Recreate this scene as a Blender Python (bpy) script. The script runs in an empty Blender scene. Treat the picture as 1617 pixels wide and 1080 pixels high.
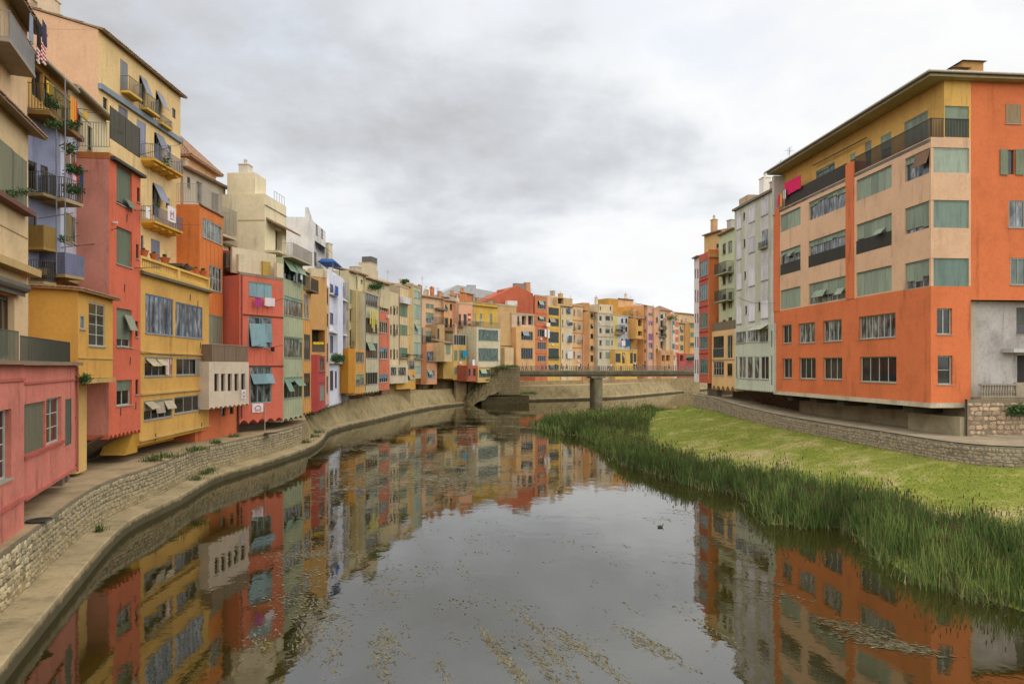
import bpy, bmesh, math, random
import numpy as np
from mathutils import Vector, Matrix
from math import radians, sin, cos, pi, atan2, hypot, floor
random.seed(7)
SC = bpy.context.scene
COL = SC.collection
# ------------------------------------------------------------------ camera
F = 1078.0; U0 = 808.5; VH = 578.0; HC = 8.0
cam_d = bpy.data.cameras.new('camera'); cam = bpy.data.objects.new('camera', cam_d); COL.objects.link(cam)
cam.location = (0, 0, HC); cam.rotation_euler = (radians(90), 0, 0)
cam_d.sensor_width = 36; cam_d.lens = 36 * F / 1617.0
cam_d.shift_y = -(540.0 - VH) / 1617.0 * 1.0
cam_d.clip_start = .1; cam_d.clip_end = 6000
SC.camera = cam
# ------------------------------------------------------------------ world
W = bpy.data.worlds.new("World"); SC.world = W; W.use_nodes = True
SUN_EL, SUN_AZ = radians(66), radians(165)      # azimuth measured from +Y towards +X (ahead of the camera is 0)
def build_world():
    nt = W.node_tree; N = nt.nodes; L = nt.links
    for n in list(N): N.remove(n)
    out = N.new('ShaderNodeOutputWorld'); bg = N.new('ShaderNodeBackground'); L.new(bg.outputs[0], out.inputs[0])
    sky = N.new('ShaderNodeTexSky'); sky.sky_type = 'NISHITA'; sky.sun_disc = False
    sky.sun_elevation = SUN_EL; sky.sun_rotation = SUN_AZ
    tc = N.new('ShaderNodeTexCoord')
    sep = N.new('ShaderNodeSeparateXYZ'); L.new(tc.outputs['Generated'], sep.inputs[0])
    def M(op, a, b=None, clamp=False):
        m = N.new('ShaderNodeMath'); m.operation = op; m.use_clamp = clamp
        for i, x in enumerate((a, b)):
            if x is None: continue
            if isinstance(x, (int, float)): m.inputs[i].default_value = x
            else: L.new(x, m.inputs[i])
        return m.outputs[0]
    zc = M('ADD', M('MAXIMUM', sep.outputs[2], 0.0), 0.30)
    px = M('DIVIDE', sep.outputs[0], zc); py = M('DIVIDE', sep.outputs[1], zc)
    comb = N.new('ShaderNodeCombineXYZ'); L.new(px, comb.inputs[0]); L.new(py, comb.inputs[1])
    def noise(scale, det, rough, off, dist=0.0):
        mp = N.new('ShaderNodeMapping'); L.new(comb.outputs[0], mp.inputs[0]); mp.inputs['Location'].default_value = off
        n = N.new('ShaderNodeTexNoise'); n.inputs['Scale'].default_value = scale; n.inputs['Detail'].default_value = det
        n.inputs['Roughness'].default_value = rough; n.inputs['Distortion'].default_value = dist
        L.new(mp.outputs[0], n.inputs['Vector']); return n.outputs[0]
    big = noise(.55, 4, .5, CLOUD_OFF, .3); mid = noise(1.9, 9, .58, (3.1, 1.7, 0.4), .12)
    d = M('ADD', M('MULTIPLY', big, 1.35), M('MULTIPLY', mid, .80))          # about .3 .. 1.2
    # a brighter side of the sky towards the right and the horizon
    d = M('SUBTRACT', d, M('MULTIPLY', sep.outputs[0], .10))
    d = M('ADD', d, M('MULTIPLY', M('SUBTRACT', sep.outputs[2], .30), .16))
    d = M('MULTIPLY', M('SUBTRACT', d, .68), 1.55, True)
    cr = N.new('ShaderNodeValToRGB'); L.new(d, cr.inputs[0]); e = cr.color_ramp.elements
    e[0].position = .34; e[0].color = (.43, .43, .427, 1)
    e[1].position = 1.0; e[1].color = (.23, .234, .243, 1)
    for p, c in ((.46, (.435, .438, .44, 1)), (.60, (.39, .40, .412, 1)), (.78, (.30, .31, .326, 1))):
        q = cr.color_ramp.elements.new(p); q.color = c
    gap = N.new('ShaderNodeValToRGB'); L.new(mid, gap.inputs[0]); g = gap.color_ramp.elements
    g[0].position = .28; g[0].color = (.18, .18, .18, 1); g[1].position = .44; g[1].color = (0, 0, 0, 1)
    sm = N.new('ShaderNodeVectorMath'); sm.operation = 'SCALE'; L.new(sky.outputs[0], sm.inputs[0]); sm.inputs['Scale'].default_value = 1.0
    cl = N.new('ShaderNodeVectorMath'); cl.operation = 'SCALE'; L.new(cr.outputs[0], cl.inputs[0]); cl.inputs['Scale'].default_value = 1.0 / .12
    mx = N.new('ShaderNodeMixRGB'); L.new(gap.outputs[0], mx.inputs[0]); L.new(cl.outputs[0], mx.inputs[1]); L.new(sm.outputs[0], mx.inputs[2])
    L.new(mx.outputs[0], bg.inputs[0]); bg.inputs[1].default_value = .12
CLOUD_OFF = (-20.0, 15.0, 0.0)
build_world()
sun_d = bpy.data.lights.new('sun', 'SUN'); sun = bpy.data.objects.new('sun', sun_d); COL.objects.link(sun)
sun_d.energy = 1.5; sun_d.angle = radians(150); sun_d.color = (1, .95, .88)
_d = Vector((cos(SUN_EL) * sin(SUN_AZ), cos(SUN_EL) * cos(SUN_AZ), sin(SUN_EL)))
sun.rotation_euler = _d.to_track_quat('Z', 'Y').to_euler(); sun.location = _d * 200
SC.view_settings.view_transform = 'Standard'; SC.view_settings.look = 'None'
SC.view_settings.exposure = 1.18; SC.view_settings.gamma = 1.0; SC.view_settings.use_curve_mapping = False
SC.render.engine = 'CYCLES'
SC.cycles.max_bounces = 6; SC.cycles.diffuse_bounces = 3; SC.cycles.glossy_bounces = 4; SC.cycles.transparent_max_bounces = 8
SC.cycles.caustics_reflective = False; SC.cycles.caustics_refractive = False

# ------------------------------------------------------------------ materials
def lin(c):
    if isinstance(c, str): c = [int(c[i:i + 2], 16) for i in (0, 2, 4)]
    r = []
    for x in c:
        x = x / 255.0
        r.append(x / 12.92 if x <= .04045 else ((x + .055) / 1.055) ** 2.4)
    return tuple(r)
MATS = {}
def nodes(name):
    m = bpy.data.materials.new(name); m.use_nodes = True
    nt = m.node_tree; b = nt.nodes['Principled BSDF']; return m, nt, b
def tex_noise(nt, scale, det=4, rough=.55, stretch=(1, 1, 1), dist=0):
    g = nt.nodes.new('ShaderNodeNewGeometry'); mp = nt.nodes.new('ShaderNodeMapping'); mp.inputs['Scale'].default_value = stretch
    nt.links.new(g.outputs['Position'], mp.inputs[0])
    n = nt.nodes.new('ShaderNodeTexNoise'); n.inputs['Scale'].default_value = scale; n.inputs['Detail'].default_value = det
    n.inputs['Roughness'].default_value = rough; n.inputs['Distortion'].default_value = dist
    nt.links.new(mp.outputs[0], n.inputs['Vector']); return n.outputs[0]
def ramp(nt, src, stops):
    r = nt.nodes.new('ShaderNodeValToRGB'); nt.links.new(src, r.inputs[0]); e = r.color_ramp.elements
    def c4(c): return (c, c, c, 1) if isinstance(c, (int, float)) else tuple(c) + (1,)
    e[0].position = stops[0][0]; e[0].color = c4(stops[0][1]); e[1].position = stops[-1][0]; e[1].color = c4(stops[-1][1])
    for p, c in stops[1:-1]:
        q = e.new(p); q.color = c4(c)
    return r.outputs[0]
def mul(nt, a, b, fac=1.0, mode='MULTIPLY'):
    m = nt.nodes.new('ShaderNodeMixRGB'); m.blend_type = mode
    if isinstance(fac, (int, float)): m.inputs[0].default_value = fac
    else: nt.links.new(fac, m.inputs[0])
    for i, x in ((1, a), (2, b)):
        if isinstance(x, tuple): m.inputs[i].default_value = tuple(x[:3]) + (1,)
        else: nt.links.new(x, m.inputs[i])
    return m.outputs[0]
def bump(nt, b, h, strength=.3, dist=.02):
    n = nt.nodes.new('ShaderNodeBump'); n.inputs['Strength'].default_value = strength; n.inputs['Distance'].default_value = dist
    nt.links.new(h, n.inputs['Height']); nt.links.new(n.outputs[0], b.inputs['Normal'])
def plaster(c, wear=1.0, k=1.0, rough=.9):
    key = ('plaster', c, wear, k)
    if key in MATS: return MATS[key]
    col = tuple(min(.85, x * k) for x in lin(c)); g_ = sum(col) / 3; col = tuple(x * .95 + g_ * .05 for x in col)
    m, nt, b = nodes('plaster_' + (c if isinstance(c, str) else 'x'))
    a1 = ramp(nt, tex_noise(nt, .45, 6, .6), ((.28, 1 - .17 * wear), (.5, 1.0), (.72, 1 + .07 * wear)))
    a2 = ramp(nt, tex_noise(nt, 1.5, 5, .65, (1, 1, .13)), ((.28, 1 - .34 * wear), (.40, 1 - .05 * wear), (.48, 1.0), (1, 1.03)))
    a3 = ramp(nt, tex_noise(nt, 5.0, 7, .7), ((.25, 1 - .16 * wear), (.5, 1.0), (.8, 1.06)))
    o = mul(nt, mul(nt, mul(nt, col, a1), a2), a3)
    dirt = ramp(nt, tex_noise(nt, .9, 8, .72, (1, 1, .6), .6), ((.62, 0.0), (.74, .32 * wear)))
    gray = (col[0] * .45 + .02, col[1] * .5 + .02, col[2] * .6 + .02)
    o = mul(nt, o, gray, dirt, 'MIX')
    nt.links.new(o, b.inputs['Base Color']); b.inputs['Roughness'].default_value = rough
    b.inputs['Specular IOR Level'].default_value = .2
    bump(nt, b, tex_noise(nt, 9, 6, .7), .35, .02)
    MATS[key] = m; return m
def flat(c, rough=.6, metal=0.0, k=1.0, var=.12, spec=.4):
    key = ('flat', c, rough, metal, k)
    if key in MATS: return MATS[key]
    col = tuple(x * k for x in lin(c)); m, nt, b = nodes('paint_' + c)
    v = ramp(nt, tex_noise(nt, 3.0, 5, .6), ((.3, 1 - var), (.7, 1 + var)))
    nt.links.new(mul(nt, col, v), b.inputs['Base Color']); b.inputs['Roughness'].default_value = rough; b.inputs['Metallic'].default_value = metal
    b.inputs['Specular IOR Level'].default_value = spec
    MATS[key] = m; return m
def slatted(c, k=1.0, vert=False, pitch=22.0):
    """a blind or a louvred shutter: fine slats as relief, weathered paint"""
    key = ('slat', c, k, vert)
    if key in MATS: return MATS[key]
    col = tuple(x * k for x in lin(c)); m, nt, b = nodes('slats_' + c)
    g = nt.nodes.new('ShaderNodeNewGeometry'); w = nt.nodes.new('ShaderNodeTexWave'); w.wave_type = 'BANDS'; w.bands_direction = 'Z'
    w.inputs['Scale'].default_value = pitch / 6.28 * 1.2; w.inputs['Distortion'].default_value = 0.15
    nt.links.new(g.outputs['Position'], w.inputs[0])
    a = ramp(nt, tex_noise(nt, 2.2, 5, .65, (1.6, 1.6, .25)), ((.3, .72), (.5, 1.0), (.75, 1.12)))
    s = ramp(nt, w.outputs[1], ((.0, .80), (.5, 1.0)))
    oi = nt.nodes.new('ShaderNodeObjectInfo'); s = mul(nt, s, ramp(nt, oi.outputs['Random'], ((0, .74), (1, 1.14))))
    nt.links.new(mul(nt, mul(nt, col, a), s), b.inputs['Base Color']); b.inputs['Roughness'].default_value = .7
    b.inputs['Specular IOR Level'].default_value = .25
    bump(nt, b, w.outputs[1], .5, .012)
    MATS[key] = m; return m
def glass(kind='dark'):
    key = ('glass', kind)
    if key in MATS: return MATS[key]
    m, nt, b = nodes('glass_' + kind)
    stops = {'dark': ((.35, (.006, .007, .008)), (.65, (.022, .023, .023))),
             'curtain': ((.38, (.025, .025, .022)), (.54, (.13, .13, .12)), (.68, (.36, .36, .33))),
             'pale': ((.38, (.035, .042, .045)), (.55, (.16, .18, .19)), (.68, (.36, .385, .40))),
             'green': ((.35, (.035, .06, .05)), (.65, (.11, .16, .13)))}[kind]
    n = ramp(nt, tex_noise(nt, 1.6, 3, .5, (1.4, 1.4, .6)), stops)
    nt.links.new(n, b.inputs['Base Color']); b.inputs['Roughness'].default_value = .07; b.inputs['IOR'].default_value = 1.5
    bump(nt, b, tex_noise(nt, 1.2, 2), .03, .02)
    MATS[key] = m; return m
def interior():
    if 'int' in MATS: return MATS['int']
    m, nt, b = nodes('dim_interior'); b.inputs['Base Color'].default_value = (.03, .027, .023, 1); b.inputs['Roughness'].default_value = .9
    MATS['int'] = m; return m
def tile_mat():
    if 'tile' in MATS: return MATS['tile']
    m, nt, b = nodes('clay_tile')
    a = ramp(nt, tex_noise(nt, 6.0, 6, .7), ((.25, (.09, .06, .04)), (.42, (.28, .15, .09)), (.58, (.36, .22, .13)), (.78, (.42, .34, .24))))
    nt.links.new(a, b.inputs['Base Color']); b.inputs['Roughness'].default_value = .9; bump(nt, b, tex_noise(nt, 14, 5), .4, .02)
    MATS['tile'] = m; return m
def concrete(c='a89a80', k=1.0, name='concrete', moss=0.0, tide=False):
    key = ('conc', c, k, moss, tide)
    if key in MATS: return MATS[key]
    col = tuple(x * k for x in lin(c)); m, nt, b = nodes(name)
    a = ramp(nt, tex_noise(nt, .8, 8, .7), ((.3, .62), (.5, 1.0), (.75, 1.18)))
    a2 = ramp(nt, tex_noise(nt, 7.0, 6, .7), ((.3, .8), (.5, 1.0), (.8, 1.1)))
    o = mul(nt, mul(nt, col, a), a2)
    if moss:
        f = ramp(nt, tex_noise(nt, .35, 8, .7, (1, 1, 1), .5), ((.46, 0.0), (.66, moss)))
        o = mul(nt, o, (.055, .052, .022), f, 'MIX')
    if tide:     # algae stain that the river leaves along its own edge, ragged upper limit
        g = nt.nodes.new('ShaderNodeNewGeometry'); sp = nt.nodes.new('ShaderNodeSeparateXYZ'); nt.links.new(g.outputs['Position'], sp.inputs[0])
        ad = nt.nodes.new('ShaderNodeMath'); ad.operation = 'MULTIPLY_ADD'; nt.links.new(tex_noise(nt, 1.1, 6, .7), ad.inputs[0]); ad.inputs[1].default_value = -.55; nt.links.new(sp.outputs[2], ad.inputs[2])
        o = mul(nt, o, (.050, .044, .020), ramp(nt, ad.outputs[0], ((.0, .85), (.16, .0))), 'MIX')
    nt.links.new(o, b.inputs['Base Color']); b.inputs['Roughness'].default_value = .92; b.inputs['Specular IOR Level'].default_value = .2
    bump(nt, b, tex_noise(nt, 6, 8, .7), .5, .04)
    MATS[key] = m; return m
def stone(c='b09a74', name='stone'):
    key = ('stone', c)
    if key in MATS: return MATS[key]
    m, nt, b = nodes(name); col = lin(c)
    oi = nt.nodes.new('ShaderNodeObjectInfo')
    rnd = ramp(nt, oi.outputs['Random'], ((0, .62), (.5, .95), (1, 1.25)))
    a = ramp(nt, tex_noise(nt, 2.2, 3, .6), ((.3, (.62, .60, .56)), (.5, (1, 1, 1)), (.7, (1.22, 1.12, 1.0))))
    a2 = ramp(nt, tex_noise(nt, 18.0, 5, .7), ((.3, .72), (.55, 1.05)))
    nt.links.new(mul(nt, mul(nt, mul(nt, col, a), a2), rnd), b.inputs['Base Color']); b.inputs['Roughness'].default_value = .95
    b.inputs['Specular IOR Level'].default_value = .15
    bump(nt, b, tex_noise(nt, 16, 6, .7), .6, .03)
    MATS[key] = m; return m
def leafy(name, cols, sc=1.5):
    key = ('leafy', name)
    if key in MATS: return MATS[key]
    m, nt, b = nodes(name)
    at = nt.nodes.new('ShaderNodeAttribute'); at.attribute_name = 'tint'
    n = len(cols); o = ramp(nt, at.outputs['Fac'], tuple((i / (n - 1), c) for i, c in enumerate(cols)))
    v = ramp(nt, tex_noise(nt, sc, 3), ((.3, .75), (.7, 1.2)))
    nt.links.new(mul(nt, o, v), b.inputs['Base Color']); b.inputs['Roughness'].default_value = .65; b.inputs['Specular IOR Level'].default_value = .25
    MATS[key] = m; return m

# ------------------------------------------------------------------ mesh helpers
class MB:
    def __init__(s): s.v = []; s.f = []; s.m = []
    def add(s, vs, fs, mi=0):
        k = len(s.v); s.v += [tuple(p) for p in vs]
        for f in fs: s.f.append(tuple(i + k for i in f)); s.m.append(mi)
    def quad(s, a, b, c, d, mi=0): s.add([a, b, c, d], [(0, 1, 2, 3)], mi)
    def box(s, x0, x1, y0, y1, z0, z1, mi=0):
        if x1 < x0: x0, x1 = x1, x0
        if y1 < y0: y0, y1 = y1, y0
        if z1 < z0: z0, z1 = z1, z0
        s.add([(x0, y0, z0), (x1, y0, z0), (x1, y1, z0), (x0, y1, z0), (x0, y0, z1), (x1, y0, z1), (x1, y1, z1), (x0, y1, z1)],
              [(0, 3, 2, 1), (4, 5, 6, 7), (0, 1, 5, 4), (1, 2, 6, 5), (2, 3, 7, 6), (3, 0, 4, 7)], mi)
    def hexa(s, p, mi=0):   # 8 points: bottom ring then top ring
        s.add(p, [(0, 3, 2, 1), (4, 5, 6, 7), (0, 1, 5, 4), (1, 2, 6, 5), (2, 3, 7, 6), (3, 0, 4, 7)], mi)
    def tube(s, p, q, r, n=6, r2=None, mi=0):
        p = Vector(p); q = Vector(q); d = q - p
        if d.length < 1e-6: return
        z = d.normalized(); x = z.orthogonal().normalized(); y = z.cross(x); r2 = r if r2 is None else r2
        vs = []
        for c, rr in ((p, r), (q, r2)):
            for i in range(n):
                a = 2 * pi * i / n; vs.append(c + x * cos(a) * rr + y * sin(a) * rr)
        fs = [(i, (i + 1) % n, n + (i + 1) % n, n + i) for i in range(n)] + [tuple(range(n - 1, -1, -1)), tuple(range(n, 2 * n))]
        s.add(vs, fs, mi)
    def lathe(s, c, prof, n=10, mi=0):
        vs = []; fs = []
        for (r, z) in prof:
            for i in range(n):
                a = 2 * pi * i / n; vs.append((c[0] + r * cos(a), c[1] + r * sin(a), c[2] + z))
        for k in range(len(prof) - 1):
            for i in range(n):
                j = (i + 1) % n; fs.append((k * n + i, k * n + j, (k + 1) * n + j, (k + 1) * n + i))
        fs.append(tuple(range(n - 1, -1, -1))); fs.append(tuple((len(prof) - 1) * n + i for i in range(n)))
        s.add(vs, fs, mi)
    def mesh(s, name, mats):
        me = bpy.data.meshes.new(name); me.from_pydata(s.v, [], s.f)
        for m in mats: me.materials.append(m)
        if len(mats) > 1: me.polygons.foreach_set('material_index', s.m)
        me.update(); return me
    def build(s, name, mats, parent=None, face=None, smooth=False):
        if not isinstance(mats, (list, tuple)): mats = [mats]
        o = bpy.data.objects.new(name, s.mesh(name, mats)); COL.objects.link(o)
        if parent is not None: o.parent = parent
        if face is not None: face.place(o)
        if smooth: o.data.polygons.foreach_set('use_smooth', [True] * len(o.data.polygons))
        return o
def tag(o, label=None, cat=None, group=None, kind=None):
    if label: o['label'] = label
    if cat: o['category'] = cat
    if group: o['group'] = group
    if kind: o['kind'] = kind
    return o
def empty(name, loc=(0, 0, 0), rz=0.0, label=None, cat=None, group=None):
    o = bpy.data.objects.new(name, None); COL.objects.link(o); o.location = loc; o.rotation_euler = (0, 0, rz)
    o.empty_display_size = .3
    return tag(o, label, cat, group)
def np_mesh(name, verts, faces, mat, tint=None, loopn=4):
    me = bpy.data.meshes.new(name); nv = len(verts); nf = len(faces)
    me.vertices.add(nv); me.vertices.foreach_set('co', np.asarray(verts, dtype=np.float32).ravel())
    me.loops.add(nf * loopn); me.loops.foreach_set('vertex_index', np.asarray(faces, dtype=np.int32).ravel())
    me.polygons.add(nf); me.polygons.foreach_set('loop_start', np.arange(0, nf * loopn, loopn, dtype=np.int32))
    me.polygons.foreach_set('loop_total', np.full(nf, loopn, dtype=np.int32))
    if tint is not None:
        a = me.attributes.new('tint', 'FLOAT', 'POINT'); a.data.foreach_set('value', np.asarray(tint, dtype=np.float32))
    me.materials.append(mat); me.update(calc_edges=True); me.validate()
    o = bpy.data.objects.new(name, me); COL.objects.link(o); return o
def XY(u, Y): return Vector(((u - U0) / F * Y, Y))
def P(u, v, Y): return Vector(((u - U0) / F * Y, Y, HC - (v - VH) / F * Y))
def G(u, v, z=0.0):      # where the sight line of a pixel meets the level z
    Y = (HC - z) * F / (v - VH); return Vector(((u - U0) / F * Y, Y, z))

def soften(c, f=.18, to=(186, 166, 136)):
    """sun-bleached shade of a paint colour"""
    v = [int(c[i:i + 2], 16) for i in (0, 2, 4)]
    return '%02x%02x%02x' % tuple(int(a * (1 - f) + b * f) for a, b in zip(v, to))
# ------------------------------------------------------------------ houses
class Face:
    """a wall plane seen in the photograph: A is its left end, B its right end; local x runs A to B, y goes into the building"""
    def __init__(s, root_mat, zb, A, B, parent):
        s.A = A; s.B = B; d = (B - A); s.L = d.length; s.d = d / s.L; s.zb = zb; s.root = parent
        s.ang = atan2(s.d.y, s.d.x); s.holes = []; s.paint = []; s.side = None
        s.mat = root_mat.inverted() @ (Matrix.Translation((A.x, A.y, zb)) @ Matrix.Rotation(s.ang, 4, 'Z'))
    def place(s, o): o.matrix_parent_inverse = Matrix.Identity(4); o.matrix_local = s.mat
    def S(s, u):
        k = (u - U0) / F; return (k * s.A.y - s.A.x) / (s.d.x - k * s.d.y)
    def Yat(s, u): return s.A.y + s.S(u) * s.d.y
    def Z(s, u, v): return HC - (v - VH) / F * s.Yat(u) - s.zb
    def rect(s, u0, u1, vt, vb):
        uc = (u0 + u1) / 2; return s.S(u0), s.S(u1), s.Z(uc, vb), s.Z(uc, vt)
    def px(s, u0, u1): return abs(u1 - u0)
    def wall(s, H, x0, x1, z0, z1, mat, name='wall', y=0.0, depth=None, right=True):
        """the wall sheet with its openings cut out and their reveals"""
        mats = [mat]; mb = MB()
        xs = {x0, x1}; zs = {z0, z1}
        hs = [(max(a, x0 + .02), min(b, x1 - .02), max(c, z0 + .02), min(d, z1 - .02), r) for (a, b, c, d, r) in s.holes if b > x0 and a < x1 and d > z0 and c < z1]
        hs = [h for h in hs if h[1] > h[0] + .02 and h[3] > h[2] + .02]
        for a, b, c, d, r in hs: xs |= {a, b}; zs |= {c, d}
        pr = []
        for a, b, c, d, m in s.paint:
            if m not in mats: mats.append(m)
            for t in (a, b):
                if x0 < t < x1: xs.add(t)
            for t in (c, d):
                if z0 < t < z1: zs.add(t)
            pr.append((a, b, c, d, mats.index(m)))
        xs = sorted(xs); zs = sorted(zs)
        for i in range(len(xs) - 1):
            for j in range(len(zs) - 1):
                cx = (xs[i] + xs[i + 1]) / 2; cz = (zs[j] + zs[j + 1]) / 2
                if any(a < cx < b and c < cz < d for a, b, c, d, r in hs): continue
                mi = 0
                for a, b, c, d, k in pr:
                    if a < cx < b and c < cz < d: mi = k
                mb.quad((xs[i], y, zs[j]), (xs[i + 1], y, zs[j]), (xs[i + 1], y, zs[j + 1]), (xs[i], y, zs[j + 1]), mi)
        for a, b, c, d, r in hs:
            mi = 0
            for a2, b2, c2, d2, k in pr:
                if a2 < (a + b) / 2 < b2 and c2 < (c + d) / 2 < d2: mi = k
            r = y + r
            mb.quad((a, y, c), (a, y, d), (a, r, d), (a, r, c), mi); mb.quad((b, y, c), (b, r, c), (b, r, d), (b, y, d), mi)
            mb.quad((a, y, c), (a, r, c), (b, r, c), (b, y, c), mi); mb.quad((a, y, d), (b, y, d), (b, r, d), (a, r, d), mi)
        if depth:
            sm = 0
            if s.side is not None: mats.append(s.side); sm = len(mats) - 1
            mb.quad((x0, depth, z0), (x0, y, z0), (x0, y, z1), (x0, depth, z1), sm); (mb.quad if right else (lambda *a: None))((x1, y, z0), (x1, depth, z0), (x1, depth, z1), (x1, y, z1), sm)
            mb.quad((x1, depth, z0), (x0, depth, z0), (x0, depth, z1), (x1, depth, z1), sm)
            mb.quad((x0, y, z1), (x1, y, z1), (x1, depth, z1), (x0, depth, z1), sm); mb.quad((x0, depth, z0), (x1, depth, z0), (x1, y, z0), (x0, y, z0), sm)
        return mb.build(name, mats, s.root, s)
def yfix(u, Y):
    """the bank swings away upstream: houses past the white one stand further back"""
    if u < 570 or u > 1101 or Y < 92: return 1.0
    if Y < 100 and u > 1090: return 1.0
    return 1.0 + .13 * min(1.0, (u - 570) / 90.0)
class House(Face):
    def __init__(s, label, col, uA, YA, uB, YB, vt, vb, depth=8, name='house', cat='house', group=None, k=1.0, wear=1.0, zt=None, zb=None):
        kA = yfix(uA, YA); kB = yfix(uA, YB); dz = (vb - VH) / F * YA if zb is None else None
        if zb is not None and kA > 1.001 and zb > 9: zb = HC + (zb - HC) * kA
        if zt is not None and kA > 1.001: zt = HC + (zt - HC) * kA
        YA *= kA; YB *= kA; A = XY(uA, YA); B = XY(uB, YB)
        zb_ = HC - (vb - VH) / F * YA if zb is None else zb
        zt_ = HC - (vt - VH) / F * YA if zt is None else zt
        d = (B - A).normalized(); ang = atan2(d.y, d.x)
        r = empty(name, (A.x, A.y, zb_), ang, label, cat, group)
        Face.__init__(s, Matrix.Translation((A.x, A.y, zb_)) @ Matrix.Rotation(ang, 4, 'Z'), zb_, A, B, r)
        s.rm = Matrix.Translation((A.x, A.y, zb_)) @ Matrix.Rotation(ang, 4, 'Z')
        s.H = zt_ - zb_; s.depth = depth; s.col = plaster(col, wear, k) if isinstance(col, str) else col
    def end(s, name='wall'):
        s.wall(s, 0, s.L, 0, s.H, s.col, name, 0.0, s.depth); return s
    def other(s, A, B): return Face(s.rm, s.zb, A, B, s.root)
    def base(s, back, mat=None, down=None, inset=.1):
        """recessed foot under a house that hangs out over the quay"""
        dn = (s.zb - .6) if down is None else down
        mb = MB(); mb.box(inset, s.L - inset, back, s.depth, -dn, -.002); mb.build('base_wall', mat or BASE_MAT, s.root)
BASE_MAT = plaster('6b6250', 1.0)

FR = {'wood': '6b5a44', 'white': 'c9c6bd', 'grey': '8d9088', 'blue': '55749a', 'green': '6d8570', 'dgreen': '3f5a48', 'brown': '54402e', 'lilac': '8d8fae', 'teal': '6f9a9c', 'dark': '33332f', 'pale': 'a9b0a4', 'navy': '3a4f90'}
def win(f, u0, u1, vt, vb, n=2, fr='white', g='dark', rec=.16, sill=True, bars=0, blind=0.0, bc='8f9a84', tilt=0, sh=None, shk=1.0, t=None, rectz=None):
    """window part: frame mesh with panes, sill, blind as its children. n leaves, bars = glazing bars per leaf, blind = closed share,
    tilt = blind hung out over the sill; sh = colour of louvred shutter leaves closed over it"""
    if rectz: s0, s1, z0, z1 = rectz
    else: s0, s1, z0, z1 = f.rect(u0, u1, vt, vb)
    if s1 - s0 < .12 or z1 - z0 < .12: return None
    f.holes.append((s0, s1, z0, z1, rec))
    big = abs(u1 - u0) > 9
    w = s1 - s0; h = z1 - z0; t = t or min(.07, w * .09)
    e = .003; a, b, c, d = s0 + e, s1 - e, z0 + e, z1 - e
    mb = MB(); y0, y1 = rec - .07, rec
    mb.box(a, a + t, y0, y1, c, d); mb.box(b - t, b, y0, y1, c, d)
    mb.box(a + t, b - t, y0, y1, c, c + t); mb.box(a + t, b - t, y0, y1, d - t, d)
    lw = (b - a - 2 * t) / n
    for i in range(1, n):
        x = a + t + i * lw; mb.box(x - t * .45, x + t * .45, y0 + .003, y1 - .003, c + t, d - t)
    for i in range(n):
        for k in range(1, bars + 1):
            z = c + t + (d - c - 2 * t) * k / (bars + 1)
            mb.box(a + t + i * lw + t * .5, a + t + (i + 1) * lw - t * .5, y0 + .012, y1 - .012, z - .018, z + .018)
    fo = mb.build('window', flat(FR.get(fr, fr)), f.root, f)
    gm = glass(g)
    if big and blind < .95 and not sh:
        for i in range(n):
            m = MB(); x0 = a + t + i * lw + t * .45; x1 = a + t + (i + 1) * lw - t * .45
            m.box(x0, x1, rec - .035, rec - .02, c + t, d - t); m.build('pane', gm, fo)
    else:
        m = MB(); m.box(a + t, b - t, rec - .035, rec - .02, c + t, d - t); m.build('pane', gm, fo)
    if sill:
        m = MB(); m.box(s0 - .05, s1 + .05, -.06, rec - .075, z0 - .05, z0 - .002 + .012); m.build('sill', flat('9c9384', .8), fo)
    if blind > 0 and not sh and not tilt and n >= 3 and big:
        bm = slatted(bc); rb = random.Random(int(s0 * 97 + z0 * 31)); zb0 = d - (d - c) * blind; ww = (b - a) / n
        for i in range(n):
            zb = zb0 + (0 if blind >= 1 else rb.choice((0, 0, 0, .12, .3)) * (d - c) * .5); m = MB(); m.box(a + i * ww + .012, a + (i + 1) * ww - .012, rec - .115, rec - .085, max(c + .02, zb), d - .01); m.build('blind', bm, fo)
        m = MB(); m.box(a, b, rec - .14, rec - .118, d - .12, d - .002); m.build('blind_box', flat('6f7868'), fo)
    elif blind > 0 and not sh:
        bm = slatted(bc); m = MB(); zb = d - (d - c) * blind
        if tilt:
            m.hexa([(a + .02, -.02 - tilt, zb), (b - .02, -.02 - tilt, zb), (b - .02, .012 - tilt, zb), (a + .02, .012 - tilt, zb),
                    (a + .02, .02, d - .04), (b - .02, .02, d - .04), (b - .02, .05, d - .04), (a + .02, .05, d - .04)])
        else: m.box(a + .006, b - .006, rec - .115, rec - .085, zb, d - .01)
        m.box(a, b, rec - .135, rec - .073, d - .10, d - .002) if not tilt else None
        m.build('blind', bm, fo)
    if sh:
        q = max(1, n); sw = (b - a) / q
        for i in range(q):
            m = MB(); m.box(a + i * sw + .008, a + (i + 1) * sw - .008, rec - .12, rec - .08, c + .01, d - .01)
            if big:
                for (xa, xb, za, zb2) in ((0, .05, 0, 1), (sw - .066, sw - .016, 0, 1)):
                    m.box(a + i * sw + .008 + xa, a + i * sw + .008 + xb, rec - .135, rec - .12, c + .01, d - .01)
            m.build('shutter', slatted(sh, shk), fo)
    return fo
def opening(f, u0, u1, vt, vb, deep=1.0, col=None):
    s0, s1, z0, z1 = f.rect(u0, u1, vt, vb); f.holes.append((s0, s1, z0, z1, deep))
    m = MB(); m.box(s0 + .01, s1 - .01, deep - .03, deep, z0 + .01, z1 - .01); o = m.build('recess_back', col or interior(), f.root, f); return o
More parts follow.
